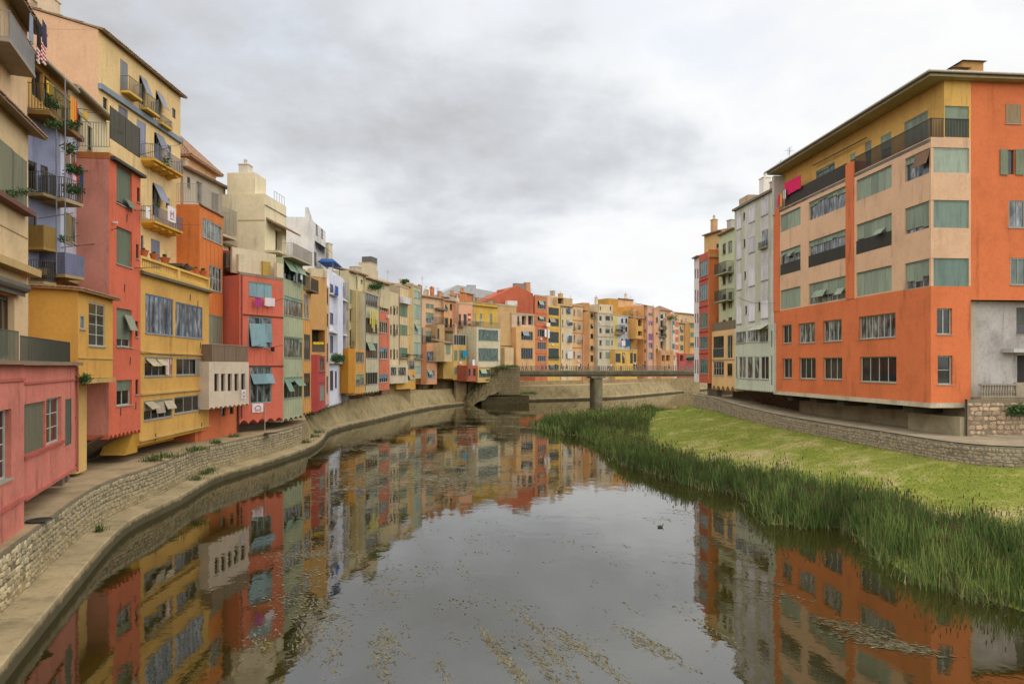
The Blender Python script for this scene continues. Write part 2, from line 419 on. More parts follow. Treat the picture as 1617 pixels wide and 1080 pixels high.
def shutter_leaf(f, u, vt, vb, w, col, out=.55, side=-1, fo=None):
    """an open louvred shutter leaf standing out from the wall"""
    x = f.S(u); z0, z1 = f.Z(u, vb), f.Z(u, vt); m = MB()
    m.hexa([(x, -.02, z0), (x + side * w, -out, z0), (x + side * w + .03, -out + .02, z0), (x + .03, 0, z0), (x, -.02, z1), (x + side * w, -out, z1), (x + side * w + .03, -out + .02, z1), (x + .03, 0, z1)])
    return m.build('shutter', slatted(col), f.root, f)
def ledge(f, u0, u1, v, h=.14, out=.12, c='b09a6a', vc=None, name='cornice', full=True):
    x0, x1 = (f.S(u0), f.S(u1)); z = f.Z((u0 + u1) / 2 if vc is None else vc, v)
    m = MB(); m.box(x0, x1, -out, .05, z - h / 2, z + h / 2); return m.build(name, plaster(c) if isinstance(c, str) else c, f.root, f)
def rail_mesh(m, pts, z, h, step=.11, r=.012, top=.03, mid=False):
    for (p, q) in zip(pts[:-1], pts[1:]):
        p = Vector(p); q = Vector(q); L = (q - p).length; n = max(1, int(L / step)); d = (q - p) / n
        nx = Vector((-(q - p).y, (q - p).x)).normalized() * r
        for i in range(n + 1):
            c = p + d * i; m.box(c.x - r, c.x + r, c.y - r, c.y + r, z + .05, z + h)
        for zz in (z + .05, z + h) + ((z + h * .5,) if mid else ()):
            dd = (q - p).normalized() * r; k = top * .5
            a = p - dd; b = q + dd; nn = nx / r * k
            m.hexa([(a.x - nn.x, a.y - nn.y, zz - k), (b.x - nn.x, b.y - nn.y, zz - k), (b.x + nn.x, b.y + nn.y, zz - k), (a.x + nn.x, a.y + nn.y, zz - k),
                    (a.x - nn.x, a.y - nn.y, zz + k), (b.x - nn.x, b.y - nn.y, zz + k), (b.x + nn.x, b.y + nn.y, zz + k), (a.x + nn.x, a.y + nn.y, zz + k)])
def balcony(f, u0, u1, v, out=.8, h=1.0, rc='3d3b36', sc='b39a62', solid=None, slab=True, step=.12, th=.14, y0=0.0, scallop=False):
    s0, s1 = f.S(u0), f.S(u1); z = f.Z((u0 + u1) / 2, v); m = MB()
    m.box(s0, s1, y0 - out, y0 + .06, z - th, z)
    if scallop:
        k = max(2, int((s1 - s0) / .9)); w = (s1 - s0) / k
        for i in range(k):
            n = 6
            for j in range(n):
                t0 = j / n; t1 = (j + 1) / n; a0 = (1 - abs(2 * t0 - 1) ** 2) * .22; a1 = (1 - abs(2 * t1 - 1) ** 2) * .22
                x0 = s0 + (i + t0) * w; x1 = s0 + (i + t1) * w
                m.hexa([(x0, y0 - out * .8, z - th - a0 - .01), (x1, y0 - out * .8, z - th - a1 - .01), (x1, y0, z - th - a1 * 1.6 - .02), (x0, y0, z - th - a0 * 1.6 - .02),
                        (x0, y0 - out * .8, z - th), (x1, y0 - out * .8, z - th), (x1, y0, z - th), (x0, y0, z - th)])
    bo = m.build('balcony', plaster(sc), f.root, f)
    r = MB(); e = .03
    pts = [(s0 + e, y0 - .02), (s0 + e, y0 - out + e), (s1 - e, y0 - out + e), (s1 - e, y0 - .02)]
    if solid:
        r.box(s0, s1, y0 - out, y0 - out + .05, z, z + h); r.box(s0, s0 + .05, y0 - out + .052, y0, z, z + h); r.box(s1 - .05, s1, y0 - out + .052, y0, z, z + h)
        r.build('parapet', slatted(solid), bo)
    else:
        rail_mesh(r, pts, z, h, step); r.build('railing', flat(rc, .5), bo)
    return bo
def roof_rail(f, u0, u1, v, h=1.0, rc='3d3b36', solid=None, y=.06, ret=2.5, back0=False, back1=False):
    """railing standing on a roof edge, v = its foot"""
    s0, s1 = f.S(u0), f.S(u1); z = f.Z((u0 + u1) / 2, v); r = MB()
    if solid:
        r.box(s0, s1, y, y + .04, z, z + h)
        if back0: r.box(s0, s0 + .04, y + .042, y + ret, z, z + h)
        n = max(1, int((s1 - s0) / 1.4))
        for i in range(n + 1):
            x = s0 + (s1 - s0) * i / n; r.box(x - .03, x + .03, y - .02, y - .002, z, z + h + .02)
        return r.build('roof_railing', slatted(solid), f.root, f)
    pts = [(s0, y), (s1, y)]
    if back0: pts = [(s0, y + ret)] + pts
    if back1: pts = pts + [(s1, y + ret)]
    rail_mesh(r, pts, z, h, .13); return r.build('roof_railing', flat(rc, .5), f.root, f)
def tile_eave(f, x0, x1, z, over=.45, run=4.0, rise=1.1, th=.08, pitch=.24, soffit='8a7a62', name='roof', y0=0.0):
    """sloping clay-tile roof whose eave runs along the facade"""
    m = MB(); k = rise / run; za = z - over * k
    m.hexa([(x0, y0 - over, za - th), (x1, y0 - over, za - th), (x1, y0 + run, z + rise - th), (x0, y0 + run, z + rise - th),
            (x0, y0 - over, za), (x1, y0 - over, za), (x1, y0 + run, z + rise), (x0, y0 + run, z + rise)])
    ro = m.build(name, plaster(soffit), f.root, f)
    t = MB(); n = max(1, int((x1 - x0) / pitch)); w = (x1 - x0) / n
    for i in range(n):
        c = x0 + (i + .5) * w; r = w * .42
        rows = 4; 
        for q in range(rows):
            fa = q / rows; fb = (q + 1) / rows + .02; ya = y0 - over - .06 + (run + over) * fa; yb = y0 - over + (run + over) * min(fb, 1.0)
            zz0 = za + (z + rise - za) * fa + .02; zz1 = za + (z + rise - za) * min(fb, 1.0) - .01
            jt = random.uniform(-.012, .012); vs = []
            for (yy, zz, rr) in ((ya, zz0 + jt, r * 1.05), (yb, zz1 + jt, r * .9)):
                for a in range(4):
                    an = pi * a / 3; vs.append((c + cos(an) * rr, yy, zz + sin(an) * rr * .75))
            t.add(vs, [(0, 1, 5, 4), (1, 2, 6, 5), (2, 3, 7, 6), (3, 2, 1, 0), (4, 5, 6, 7)])
    tag(t.build('tile', tile_mat(), ro), kind='stuff'); return ro
def hip_roof(f, x0, x1, y0, y1, z, rise, over=.35, soffit='a58a6a'):
    x0 -= over; x1 += over; y0 -= over; y1 += over; cx, cy = (x0 + x1) / 2, (y0 + y1) / 2
    m = MB(); m.add([(x0, y0, z), (x1, y0, z), (x1, y1, z), (x0, y1, z), (cx, cy, z + rise)], [(0, 3, 2, 1), (0, 1, 4), (1, 2, 4), (2, 3, 4), (3, 0, 4)])
    m.box(x0 + .02, x1 - .02, y0 + .02, y1 - .02, z - .12, z - .004)
    ro = m.build('roof', tile_mat(), f.root, f); t = MB()
    for (a, b) in (((x0, y0), (x1, y0)), ((x1, y0), (x1, y1)), ((x1, y1), (x0, y1)), ((x0, y1), (x0, y0))):
        a = Vector(a); b = Vector(b); L = (b - a).length; n = int(L / .26); c = Vector((cx, cy))
        for i in range(n + 1):
            p = a + (b - a) * (i / n); k = 1 - abs(2 * i / n - 1)       # rows run up the slope till the hip
            mid = (a + b) / 2; q = p + (c - mid) * k
            if k > .03: t.tube((p.x, p.y, z + .02), (q.x, q.y, z + rise * k + .02), .075, 5)
    for p in ((x0, y0), (x1, y0), (x1, y1), (x0, y1)): t.tube((p[0], p[1], z + .03), (cx, cy, z + rise + .05), .10, 6)
    tag(t.build('tile', tile_mat(), ro), kind='stuff'); return ro
def chimney(f, x, y, z, w=.7, d=.7, h=1.6, c='c8b898', cap='tile'):
    m = MB(); m.box(x - w / 2, x + w / 2, y - d / 2, y + d / 2, z - .1, z + h); m.box(x - w / 2 - .06, x + w / 2 + .06, y - d / 2 - .06, y + d / 2 + .06, z + h, z + h + .09)
    o = m.build('chimney', plaster(c), f.root, f); k = MB()
    if cap == 'tile':
        for s in (-1, 1):
            k.hexa([(x - w / 2, y + s * d / 2, z + h + .09), (x + w / 2, y + s * d / 2, z + h + .09), (x + w / 2, y + s * (d / 2 - .06), z + h + .09), (x - w / 2, y + s * (d / 2 - .06), z + h + .09),
                    (x - w / 2, y + s * .04, z + h + .40), (x + w / 2, y + s * .04, z + h + .40), (x + w / 2, y, z + h + .40), (x - w / 2, y, z + h + .40)])
        k.build('chimney_cap', tile_mat(), o)
    elif cap == 'pot':
        k.lathe((x, y, z + h + .09), [(.16, 0), (.20, .12), (.13, .2), (.17, .45), (.06, .6)], 8); k.build('chimney_cap', plaster('bdb5a5'), o)
    elif cap == 'cowl':
        k.tube((x, y, z + h + .09), (x, y, z + h + .3), .1, 8); k.hexa([(x - .45, y - .4, z + h + .3), (x + .45, y - .4, z + h + .42), (x + .45, y + .4, z + h + .42), (x - .45, y + .4, z + h + .3), (x - .2, y - .2, z + h + .48), (x + .25, y - .2, z + h + .55), (x + .25, y + .2, z + h + .55), (x - .2, y + .2, z + h + .48)])
        k.build('chimney_cap', flat('4a4a48'), o)
    return o
def antenna(f, x, y, z, h=2.2, n=5):
    m = MB(); m.tube((x, y, z), (x, y, z + h), .022, 5)
    for i in range(n): m.tube((x - .45, y, z + h - .08 - i * .14), (x + .45 - i * .05, y, z + h - .08 - i * .14), .012, 4)
    m.tube((x, y - .5, z + h - .35), (x, y + .5, z + h - .35), .014, 4)
    return m.build('antenna', flat('77777a', .4, .6), f.root, f)
def ribs(f, u0, u1, vt, vb, n, mat, t=.045, out=.03):
    s0, s1, z0, z1 = f.rect(u0, u1, vt, vb); m = MB()
    for i in range(n + 1):
        x = s0 + (s1 - s0) * i / n; m.box(x - t / 2, x + t / 2, -out, -.002, z0, z1)
    return tag(m.build('batten', mat, f.root, f), kind='stuff')
def hem(f, n, h=.28, x0=0, x1=None, mat=None, out=.06, y=0.0):
    """the scalloped lower edge left by the little vaults that carry the floor"""
    x1 = f.L if x1 is None else x1; m = MB(); w = (x1 - x0) / n
    for i in range(n):
        for j in range(8):
            t0 = j / 8; t1 = (j + 1) / 8; a0 = -h * (1 - sin(pi * t0)); a1 = -h * (1 - sin(pi * t1)); p = x0 + (i + t0) * w; q = x0 + (i + t1) * w
            m.hexa([(p, y - .004, a0 - .01), (q, y - .004, a1 - .01), (q, y + 1.4, a1 - .01), (p, y + 1.4, a0 - .01), (p, y - .004, .03), (q, y - .004, .03), (q, y + 1.4, .03), (p, y + 1.4, .03)])
    return m.build('scalloped_edge', mat or f.col, f.root, f)
def pipe(f, u, vt, vb, c='7a5a48', r=.05):
    x = f.S(u); m = MB(); z0, z1 = f.Z(u, vb), f.Z(u, vt); m.tube((x, -.09, z0), (x, -.09, z1), r, 8)
    z = z0 + .3
    while z < z1: m.box(x - r - .02, x + r + .02, -.12, 0, z, z + .05); z += 2.2
    return m.build('drainpipe', flat(c, .5), f.root, f)
def awning_tilt(f, u0, u1, vt, vb, out, c):
    s0, s1, z0, z1 = f.rect(u0, u1, vt, vb); m = MB()
    m.hexa([(s0, -out - .02, z0), (s1, -out - .02, z0), (s1, -out + .02, z0), (s0, -out + .02, z0), (s0, -.03, z1), (s1, -.03, z1), (s1, .0, z1), (s0, .0, z1)])
    return m.build('hanging_blind', slatted(c), f.root, f)
def cloth(f, u0, u1, vt, vb, col, label, name='laundry', cat='laundry', out=.35, group='washing hung out along the houses', stripes=None, folds=3, shape='sheet', mark=None):
    """a washed garment, towel or banner that hangs in front of a facade: a thing of its own, with folds and thickness"""
    s0, s1, z0, z1 = f.rect(u0, u1, vt, vb); w = s1 - s0; h = z1 - z0
    org = f.A + f.d * ((s0 + s1) / 2); nrm = Vector((-f.d.y, f.d.x)); org = org - nrm * out
    root_m = Matrix.Translation((org.x, org.y, f.zb + z1)) @ Matrix.Rotation(f.ang, 4, 'Z')
    m = MB(); nx, nz = 10, 8; ph = random.random() * 6
    mats = [flat(c, .9, var=.06) for c in ([col] + list(stripes or []))]
    def pt(i, j, back):
        a = i / nx; b = j / nz; x = (a - .5) * w; z = -b * h; y = .03 * sin(a * folds * 2 * pi + ph) * (.3 + b) + (.012 if back else 0)
        if shape == 'shirt' and b > .35: x *= .62
        if shape == 'trousers' and b > .2 and abs(a - .5) < .06: x *= 1.0
        z += .02 * sin(a * 7 + ph) * b
        return (x, y, z)
    V = []; 
    for bk in (0, 1):
        for j in range(nz + 1):
            for i in range(nx + 1): V.append(pt(i, j, bk))
    k = (nx + 1) * (nz + 1); m.v = V
    for j in range(nz):
        for i in range(nx):
            if shape == 'trousers' and j > 1 and i in (4, 5): continue
            a, b, c, d = j * (nx + 1) + i, j * (nx + 1) + i + 1, (j + 1) * (nx + 1) + i + 1, (j + 1) * (nx + 1) + i
            mi = 0
            if stripes: mi = (i * (len(stripes) + 1) * 2 // nx) % (len(stripes) + 1) if shape != 'hstripe' else (j // 1) % (len(stripes) + 1)
            if mark and mark(i / nx, j / nz): mi = len(mats) - 1
            m.f.append((d, c, b, a)); m.m.append(mi); m.f.append((a + k, b + k, c + k, d + k)); m.m.append(mi)
    for j in (0, nz):
        for i in range(nx):
            if shape == 'trousers' and j == nz and i in (4, 5): continue
            a = j * (nx + 1) + i; m.f.append((a, a + 1, a + 1 + k, a + k)); m.m.append(0)
    o = m.build(name, mats); o.matrix_world = root_m; tag(o, label, cat, group); return o
def leaves_cloud(name, pts, size, mat, n, seed=1, parent=None):
    """many small leaf faces around given blobs (x,y,z,r)"""
    rg = np.random.default_rng(seed); tot = sum(p[3] ** 2 for p in pts); V = []; Fc = []; T = []
    for (x, y, z, r) in pts:
        c = max(6, int(n * r * r / tot))
        d = rg.normal(size=(c, 3)); d /= np.linalg.norm(d, axis=1)[:, None]; rr = r * rg.random(c) ** .45
        ctr = np.array((x, y, z)) + d * rr[:, None] * np.array((1, 1, .85))
        a = rg.normal(size=(c, 3)); a /= np.linalg.norm(a, axis=1)[:, None]; b = np.cross(a, rg.normal(size=(c, 3))); b /= np.linalg.norm(b, axis=1)[:, None]
        s = size * (.6 + .8 * rg.random(c))[:, None]
        q = np.stack([ctr - a * s, ctr - b * s * .45, ctr + a * s, ctr + b * s * .45], 1); k = len(V) * 1
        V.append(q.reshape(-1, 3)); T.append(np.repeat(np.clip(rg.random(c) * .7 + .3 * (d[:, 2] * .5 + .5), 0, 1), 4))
    V = np.concatenate(V); T = np.concatenate(T); Fc = np.arange(len(V)).reshape(-1, 4)
    o = np_mesh(name, V, Fc, mat, T)
    if parent: o.parent = parent
    return o
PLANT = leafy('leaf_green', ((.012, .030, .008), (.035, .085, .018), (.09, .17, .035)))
def potted(f, u, v, w=.35, ph=.3, plant=.35, label='', out=-.3, col='9a5a3a', seed=1):
    """pot with a plant, standing at pixel (u, v) on the facade plane shifted by out"""
    s = f.S(u); z = f.Z(u, v); p = f.A + f.d * s; nrm = Vector((-f.d.y, f.d.x)); p = p + nrm * out
    r = empty('potted_plant', (p.x, p.y, f.zb + z), f.ang, label, 'potted plant')
    m = MB(); m.lathe((0, 0, 0), [(w * .34, 0), (w * .5, ph * .85), (w * .55, ph * .86), (w * .55, ph), (w * .42, ph)], 10); m.build('pot', flat(col, .8), r)
    if plant > 0:
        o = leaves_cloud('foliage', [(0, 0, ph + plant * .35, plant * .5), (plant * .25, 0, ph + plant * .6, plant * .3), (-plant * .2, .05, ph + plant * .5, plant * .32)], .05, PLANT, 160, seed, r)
    return r
# ================================================================== THE SETTING
def resample(pts, step):
    pts = [Vector(p) for p in pts]; out = [pts[0]]; acc = 0
    # Catmull-Rom then even steps
    dense = []
    for i in range(len(pts) - 1):
        p0 = pts[max(0, i - 1)]; p1 = pts[i]; p2 = pts[i + 1]; p3 = pts[min(len(pts) - 1, i + 2)]
        n = max(2, int((p2 - p1).length / .4))
        for k in range(n):
            t = k / n; dense.append(.5 * ((2 * p1) + (p2 - p0) * t + (2 * p0 - 5 * p1 + 4 * p2 - p3) * t * t + (3 * p1 - p0 - 3 * p2 + p3) * t ** 3))
    dense.append(pts[-1]); last = dense[0]; out = [last]
    for p in dense[1:]:
        if (p - out[-1]).length >= step: out.append(p)
    if (out[-1] - dense[-1]).length > .01: out.append(dense[-1])
    return out
def offset(line, d, smooth=6):
    n = len(line); nr = []
    for i in range(n):
        a = line[max(0, i - 1)]; b = line[min(n - 1, i + 1)]; t = (b - a).normalized(); nr.append(Vector((-t.y, t.x)))
    for _ in range(smooth): nr = [((nr[max(0, i - 1)] + nr[i] + nr[min(n - 1, i + 1)])).normalized() for i in range(n)]
    return [line[i] + nr[i] * (d(i) if callable(d) else d) for i in range(n)]
def strip(name, rows, mat, kind='structure', parent=None):
    """rows: list of polylines of (x,y,z) with equal counts, joined by quads"""
    n = len(rows[0]); V = [tuple(p) for r in rows for p in r]; Fc = []
    for j in range(len(rows) - 1):
        for i in range(n - 1): Fc.append((j * n + i, j * n + i + 1, (j + 1) * n + i + 1, (j + 1) * n + i))
    me = bpy.data.meshes.new(name); me.from_pydata(V, [], Fc); me.materials.append(mat); me.update()
    o = bpy.data.objects.new(name, me); COL.objects.link(o); o['kind'] = kind
    return o
def sstep(a, b, x): t = min(1, max(0, (x - a) / (b - a))); return t * t * (3 - 2 * t)
# left bank waterline
WL = resample([(-8.5, 6), (-11.0, 13), (-12.8, 17.2), (-15.5, 24.3), (-17.6, 30), (-18.6, 33.6), (-18.9, 37), (-19.2, 40), (-20.2, 46.5), (-19.7, 51.6), (-19.1, 58), (-18.9, 64.4),
               (-19.7, 71), (-21.4, 80), (-21.2, 88), (-19.4, 100), (-17.3, 116), (-13.4, 133), (-5.5, 148), (6, 156), (15.7, 161), (27, 170), (47, 200), (68, 232), (95, 268)], .8)
ny = [p.y for p in WL]
def zprom(y): return 2.4 + .95 * sstep(66, 84, y)
ledge_w = 1.15
def L3(line, zf): return [(p.x, p.y, zf(i) if callable(zf) else zf) for i, p in enumerate(line)]
C_LEDGE = concrete('b5a27c', .8, 'old_concrete', .35, tide=True); C_PROM = concrete('b09a78', .86, 'worn_concrete', .22)
o1 = offset(WL, ledge_w)
oe = offset(WL, lambda i: ledge_w + .06 + 1.3 * sstep(66, 78, ny[i])); oi = offset(WL, lambda i: 34.0, 40)
strip('quay_ledge', [L3(WL, -1.5), L3(WL, .52), L3(offset(WL, .05), .56), L3(o1, .62)], C_LEDGE)
strip('quay_slope', [L3(o1, .615), L3(offset(WL, lambda i: ledge_w + .04 + .75 * sstep(66, 78, ny[i])), lambda i: .6 + (zprom(ny[i]) - .7) * .6), L3(oe, lambda i: zprom(ny[i]) - .01)], concrete('a8966e', .8, 'embankment_render', .45))
strip('left_promenade', [L3(oe, lambda i: zprom(ny[i])), L3(offset(WL, lambda i: 3.2 + 1.6 * sstep(66, 78, ny[i]) + .02), lambda i: zprom(ny[i]) + .03), L3(oi, lambda i: zprom(ny[i]) + .1)], C_PROM)
# bed of the river with a submerged step along the left bank
def bedmat():
    m, nt, b = nodes('river_bed')
    a = ramp(nt, tex_noise(nt, .25, 8, .65), ((.3, (.030, .026, .008)), (.5, (.060, .050, .016)), (.68, (.095, .080, .03))))
    a2 = ramp(nt, tex_noise(nt, 1.3, 6, .7, (1.0, .35, 1), .8), ((.5, (.6, .6, .55)), (.62, (1.1, 1.1, 1.0)), (.75, (2.2, 2.0, 1.6))))
    # pale olive silt on the shallow inner bend, dark mud elsewhere
    g = nt.nodes.new('ShaderNodeNewGeometry'); sp = nt.nodes.new('ShaderNodeSeparateXYZ'); nt.links.new(g.outputs['Position'], sp.inputs[0])
    ma = nt.nodes.new('ShaderNodeMath'); ma.operation = 'MULTIPLY_ADD'; nt.links.new(sp.outputs[0], ma.inputs[0]); ma.inputs[1].default_value = .055
    nt.links.new(tex_noise(nt, .2, 5, .6), ma.inputs[2])
    silt = ramp(nt, ma.outputs[0], ((.62, 0.0), (1.0, 1.0)))
    o = mul(nt, mul(nt, a, a2), (.36, .27, .035), silt, 'MIX')
    nt.links.new(o, b.inputs['Base Color']); b.inputs['Roughness'].default_value = 1.0; b.inputs['Specular IOR Level'].default_value = 0
    return m
BED = bedmat()
strip('river_bed', [L3(offset(WL, .02), -.35), L3(offset(WL, -1.5), -.38), L3(offset(WL, -1.62), -.9), L3(offset(WL, -6.0), -1.0)], BED)
gp = MB(); gp.quad((-3000, -3000, -1.1), (3000, -3000, -1.1), (3000, 3000, -1.1), (-3000, 3000, -1.1)); tag(gp.build('ground', BED), kind='structure')
def watermat():
    m = bpy.data.materials.new('river_water'); m.use_nodes = True; nt = m.node_tree
    for n in list(nt.nodes): nt.nodes.remove(n)
    out = nt.nodes.new('ShaderNodeOutputMaterial'); fr = nt.nodes.new('ShaderNodeFresnel'); fr.inputs[0].default_value = 2.3
    gl = nt.nodes.new('ShaderNodeBsdfGlossy'); gl.inputs['Roughness'].default_value = .018; gl.inputs['Color'].default_value = (1, 1, 1, 1)
    tr = nt.nodes.new('ShaderNodeBsdfTransparent'); tr.inputs[0].default_value = (.46, .42, .22, 1)
    df = nt.nodes.new('ShaderNodeBsdfDiffuse'); df.inputs[0].default_value = (.060, .050, .010, 1)
    m1 = nt.nodes.new('ShaderNodeMixShader'); m1.inputs[0].default_value = .35; nt.links.new(tr.outputs[0], m1.inputs[1]); nt.links.new(df.outputs[0], m1.inputs[2])
    m2 = nt.nodes.new('ShaderNodeMixShader'); nt.links.new(fr.outputs[0], m2.inputs[0]); nt.links.new(m1.outputs[0], m2.inputs[1]); nt.links.new(gl.outputs[0], m2.inputs[2])
    nt.links.new(m2.outputs[0], out.inputs[0])
    h1 = tex_noise(nt, .9, 4, .5, (1, .8, 1)); h2 = tex_noise(nt, 6.0, 3, .5); msk = ramp(nt, tex_noise(nt, .06, 4, .6), ((.42, .12), (.62, 1.0)))
    a = mul(nt, h2, msk)
    b1 = nt.nodes.new('ShaderNodeBump'); b1.inputs['Strength'].default_value = .07; b1.inputs['Distance'].default_value = .10; nt.links.new(h1, b1.inputs['Height'])
    b2 = nt.nodes.new('ShaderNodeBump'); b2.inputs['Strength'].default_value = .10; b2.inputs['Distance'].default_value = .012; nt.links.new(a, b2.inputs['Height']); nt.links.new(b1.outputs[0], b2.inputs['Normal'])
    nt.links.new(b2.outputs[0], gl.inputs['Normal']); nt.links.new(b2.outputs[0], fr.inputs['Normal'])
    return m
wp = MB(); wp.quad((-400, -300, 0), (500, -300, 0), (500, 700, 0), (-400, 700, 0)); tag(wp.build('river_water', watermat()), kind='structure')

# stone retaining walls: every near stone of the left one is its own object
STN = []
def stone_mesh(seed, mat):
    rg = random.Random(seed); m = MB(); n = 7; ring = []
    for i in range(n):
        a = 2 * pi * (i + rg.uniform(-.25, .25)) / n; r = .5 * (1 + rg.uniform(-.14, .1)); c, s = cos(a), sin(a); k = 1 / max(abs(c), abs(s)) ** .72
        ring.append((c * r * k * .98, s * r * k * .98))
    vs = [(x, 0.3, z) for x, z in ring] + [(x * .98, -.35, z * .98) for x, z in ring] + [(x * .72 + rg.uniform(-.03, .03), -1.0 + rg.uniform(-.2, .1), z * .72) for x, z in ring] + [(0, -1.12, 0)]
    fs = []
    for q in (0, 1):
        for i in range(n): j = (i + 1) % n; fs.append((q * n + i, q * n + j, (q + 1) * n + j, (q + 1) * n + i))
    for i in range(n): fs.append((2 * n + i, 2 * n + (i + 1) % n, 3 * n))
    m.add(vs, fs); return m
def stone_wall(name, label, line, z0, z1, mat, mortar, cw, ch, nind=0, thick=.5, cap=None, outward=-1, seed=3, near=(0, 0), zfun0=None, zfun1=None):
    """masonry wall along a plan line (Vector2 list); the exposed side is to the right of the direction when outward = -1"""
    r = empty(name, (line[0].x, line[0].y, 0), 0, label, 'stone wall'); rinv = Matrix.Translation((-line[0].x, -line[0].y, 0))
    zf0 = zfun0 or (lambda p: z0); zf1 = zfun1 or (lambda p: z1)
    back = offset(line, thick * (1 if outward < 0 else -1), 3)
    rows = [L3(line, lambda i: zf0(line[i])), L3(line, lambda i: zf1(line[i])), L3(back, lambda i: zf1(line[i])), L3(back, lambda i: zf0(line[i]))]
    core = strip('mortar_core', rows, mortar); core.parent = r; core.matrix_parent_inverse = rinv; del core['kind']
    me6 = [stone_mesh(seed * 10 + k, mat) for k in range(6)]; mshared = [m.mesh('stone', [mat]) for m in me6]
    cum = [0]
    for a, b in zip(line[:-1], line[1:]): cum.append(cum[-1] + (b - a).length)
    rg = random.Random(seed); items = []; tot = cum[-1]; k = 0
    def at(s):
        nonlocal k
        lo, hi = 0, len(cum) - 2
        while lo < hi:
            md = (lo + hi + 1) // 2
            if cum[md] <= s: lo = md
            else: hi = md - 1
        t = (s - cum[lo]) / max(1e-6, cum[lo + 1] - cum[lo]); return line[lo].lerp(line[lo + 1], t), (line[lo + 1] - line[lo]).normalized()
    hmax = max(zf1(p) - zf0(p) for p in line); zz = .02; row = 0
    while zz < hmax - .05:
        rh = ch * rg.uniform(.6, 1.45); s = rg.uniform(0, cw)
        while s < tot:
            w = cw * rg.uniform(.45, 1.9); p, d = at(min(tot - .01, s + w / 2)); a, b = zf0(p), zf1(p)
            zc = a + zz + rh / 2 + rg.uniform(-.03, .03) * ch / .2
            if zc + rh * .4 < b and zc - rh * .4 > a - .05 and s + w < tot and rg.random() > .03:
                items.append((p, d, w * .95, rh * .95, zc, rg.randrange(6), rg.uniform(.022, .055), rg.uniform(-.12, .12)))
            s += w
        zz += rh; row += 1
    items.sort(key=lambda it: hypot(it[0].x - near[0], it[0].y - near[1])); big = MB()
    for n, (p, d, w, h, zc, km, dp, tw) in enumerate(items):
        ang = atan2(d.y, d.x) + (0 if outward < 0 else pi)
        if outward < 0: ang = atan2(d.y, d.x)
        mt = Matrix.Translation((p.x, p.y, zc)) @ Matrix.Rotation(ang, 4, 'Z') @ Matrix.Rotation(tw, 4, 'Y') @ Matrix.Diagonal((w, dp, h, 1))
        if n < nind:
            o = bpy.data.objects.new('stone', mshared[km]); COL.objects.link(o); o.parent = r; o.matrix_parent_inverse = rinv; o.matrix_world = mt; o.matrix_basis = mt
        else:
            m = me6[km]; big.add([mt @ Vector(v) for v in m.v], m.f)
    if big.v:
        o = big.build('small_stones', mat, r); o.matrix_parent_inverse = rinv; tag(o, kind='stuff')
    return r
near_line = [p for p in offset(WL, ledge_w + .03) if 9 < p.y < 66.5]
stone_wall('retaining_wall', 'rubble stone retaining wall along the left promenade above the concrete quay ledge', near_line, .6, 2.36, stone('b5a888', 'rubble_stone'), concrete('948a72', .7, 'mortar'), .31, .205, 300, near=(-13, 17), seed=3,
           zfun0=lambda p: .6, zfun1=lambda p: 2.37)
# ------------------------------------------------------------------ right bank: wall, lawn, reeds
RW = resample([(31.8, 34.5), (28.1, 37.5), (25.7, 39.5), (25.2, 45 * .92), (24.6, 47), (24.5, 52.5), (24.1, 63), (23.5, 70), (23.05, 78), (22.2, 83), (22.6, 85.5), (24.5, 87)][::-1], .8)
# pixel-measured plan points (u, Y): the wall stands about 3 m in front of the right-hand buildings
RWp = [(1617, 37.5), (1512, 39.5), (1412, 45), (1312, 52.5), (1221, 63), (1170, 70), (1127, 78), (1101, 82)]
RW = resample([Vector((45.0, 34.5)), Vector((36.0, 35.8))] + [XY(u, Y) for u, Y in RWp] + [Vector((22.8, 86)), Vector((24.3, 88.5))], .8)
def zrt(p): return 3.53 + .9 * sstep(60, 84, p.y)
def zrb(p): return 2.45 + .6 * sstep(62, 84, p.y)
stone_wall('retaining_wall', 'weathered stone retaining wall between the green lawn and the right buildings', RW, 2, 3.5, stone('a89a82', 'grey_rubble'), concrete('8f8672', .8, 'grey_mortar'), .30, .20, 0, outward=1, seed=9, thick=.45,
           zfun0=lambda p: zrb(p) - .25, zfun1=zrt)
RWo = offset(RW, -.0); RWi = offset(RW, -16, 60)
strip('right_promenade', [L3(offset(RW, -.01), lambda i: zrt(RW[i]) + .06), L3(offset(RW, -.5, 3), lambda i: zrt(RW[i]) + .06), L3(offset(RW, -.52, 3), lambda i: zrt(RW[i]) - .04), L3(offset(RW, -2.6, 20), lambda i: zrt(RW[i]) - .0), L3(RWi, lambda i: zrt(RW[i]) + .1)], concrete('a89a80', .85, 'pale_concrete', .3))
EDGE = [(18.5, 12), (16.6, 19.5), (15.5, 23.4), (14.9, 24.6), (14.5, 25.9), (16.1, 33.4), (14.8, 34), (12.6, 34.4), (14.1, 41.5), (13.4, 42.9), (11.7, 46.6), (9.0, 55), (8.7, 66), (8, 77), (4.8, 81), (2.6, 90), (4.2, 97), (12, 98.5), (19.5, 96)]
INNER = [(25.5, 12), (23.0, 20), (21.2, 26), (20.2, 28.9), (19.5, 32.5), (19.0, 36.6), (18.2, 39.5), (16.3, 43), (15.0, 46.3), (13.4, 50.5), (12.2, 58), (12.6, 66), (14.4, 74), (17.4, 84), (19.4, 93)]
EDr = resample(EDGE, .5); INr = resample(INNER, .5)
def pick(line, t): 
    x = t * (len(line) - 1); i = min(len(line) - 2, int(x)); return line[i].lerp(line[i + 1], x - i)
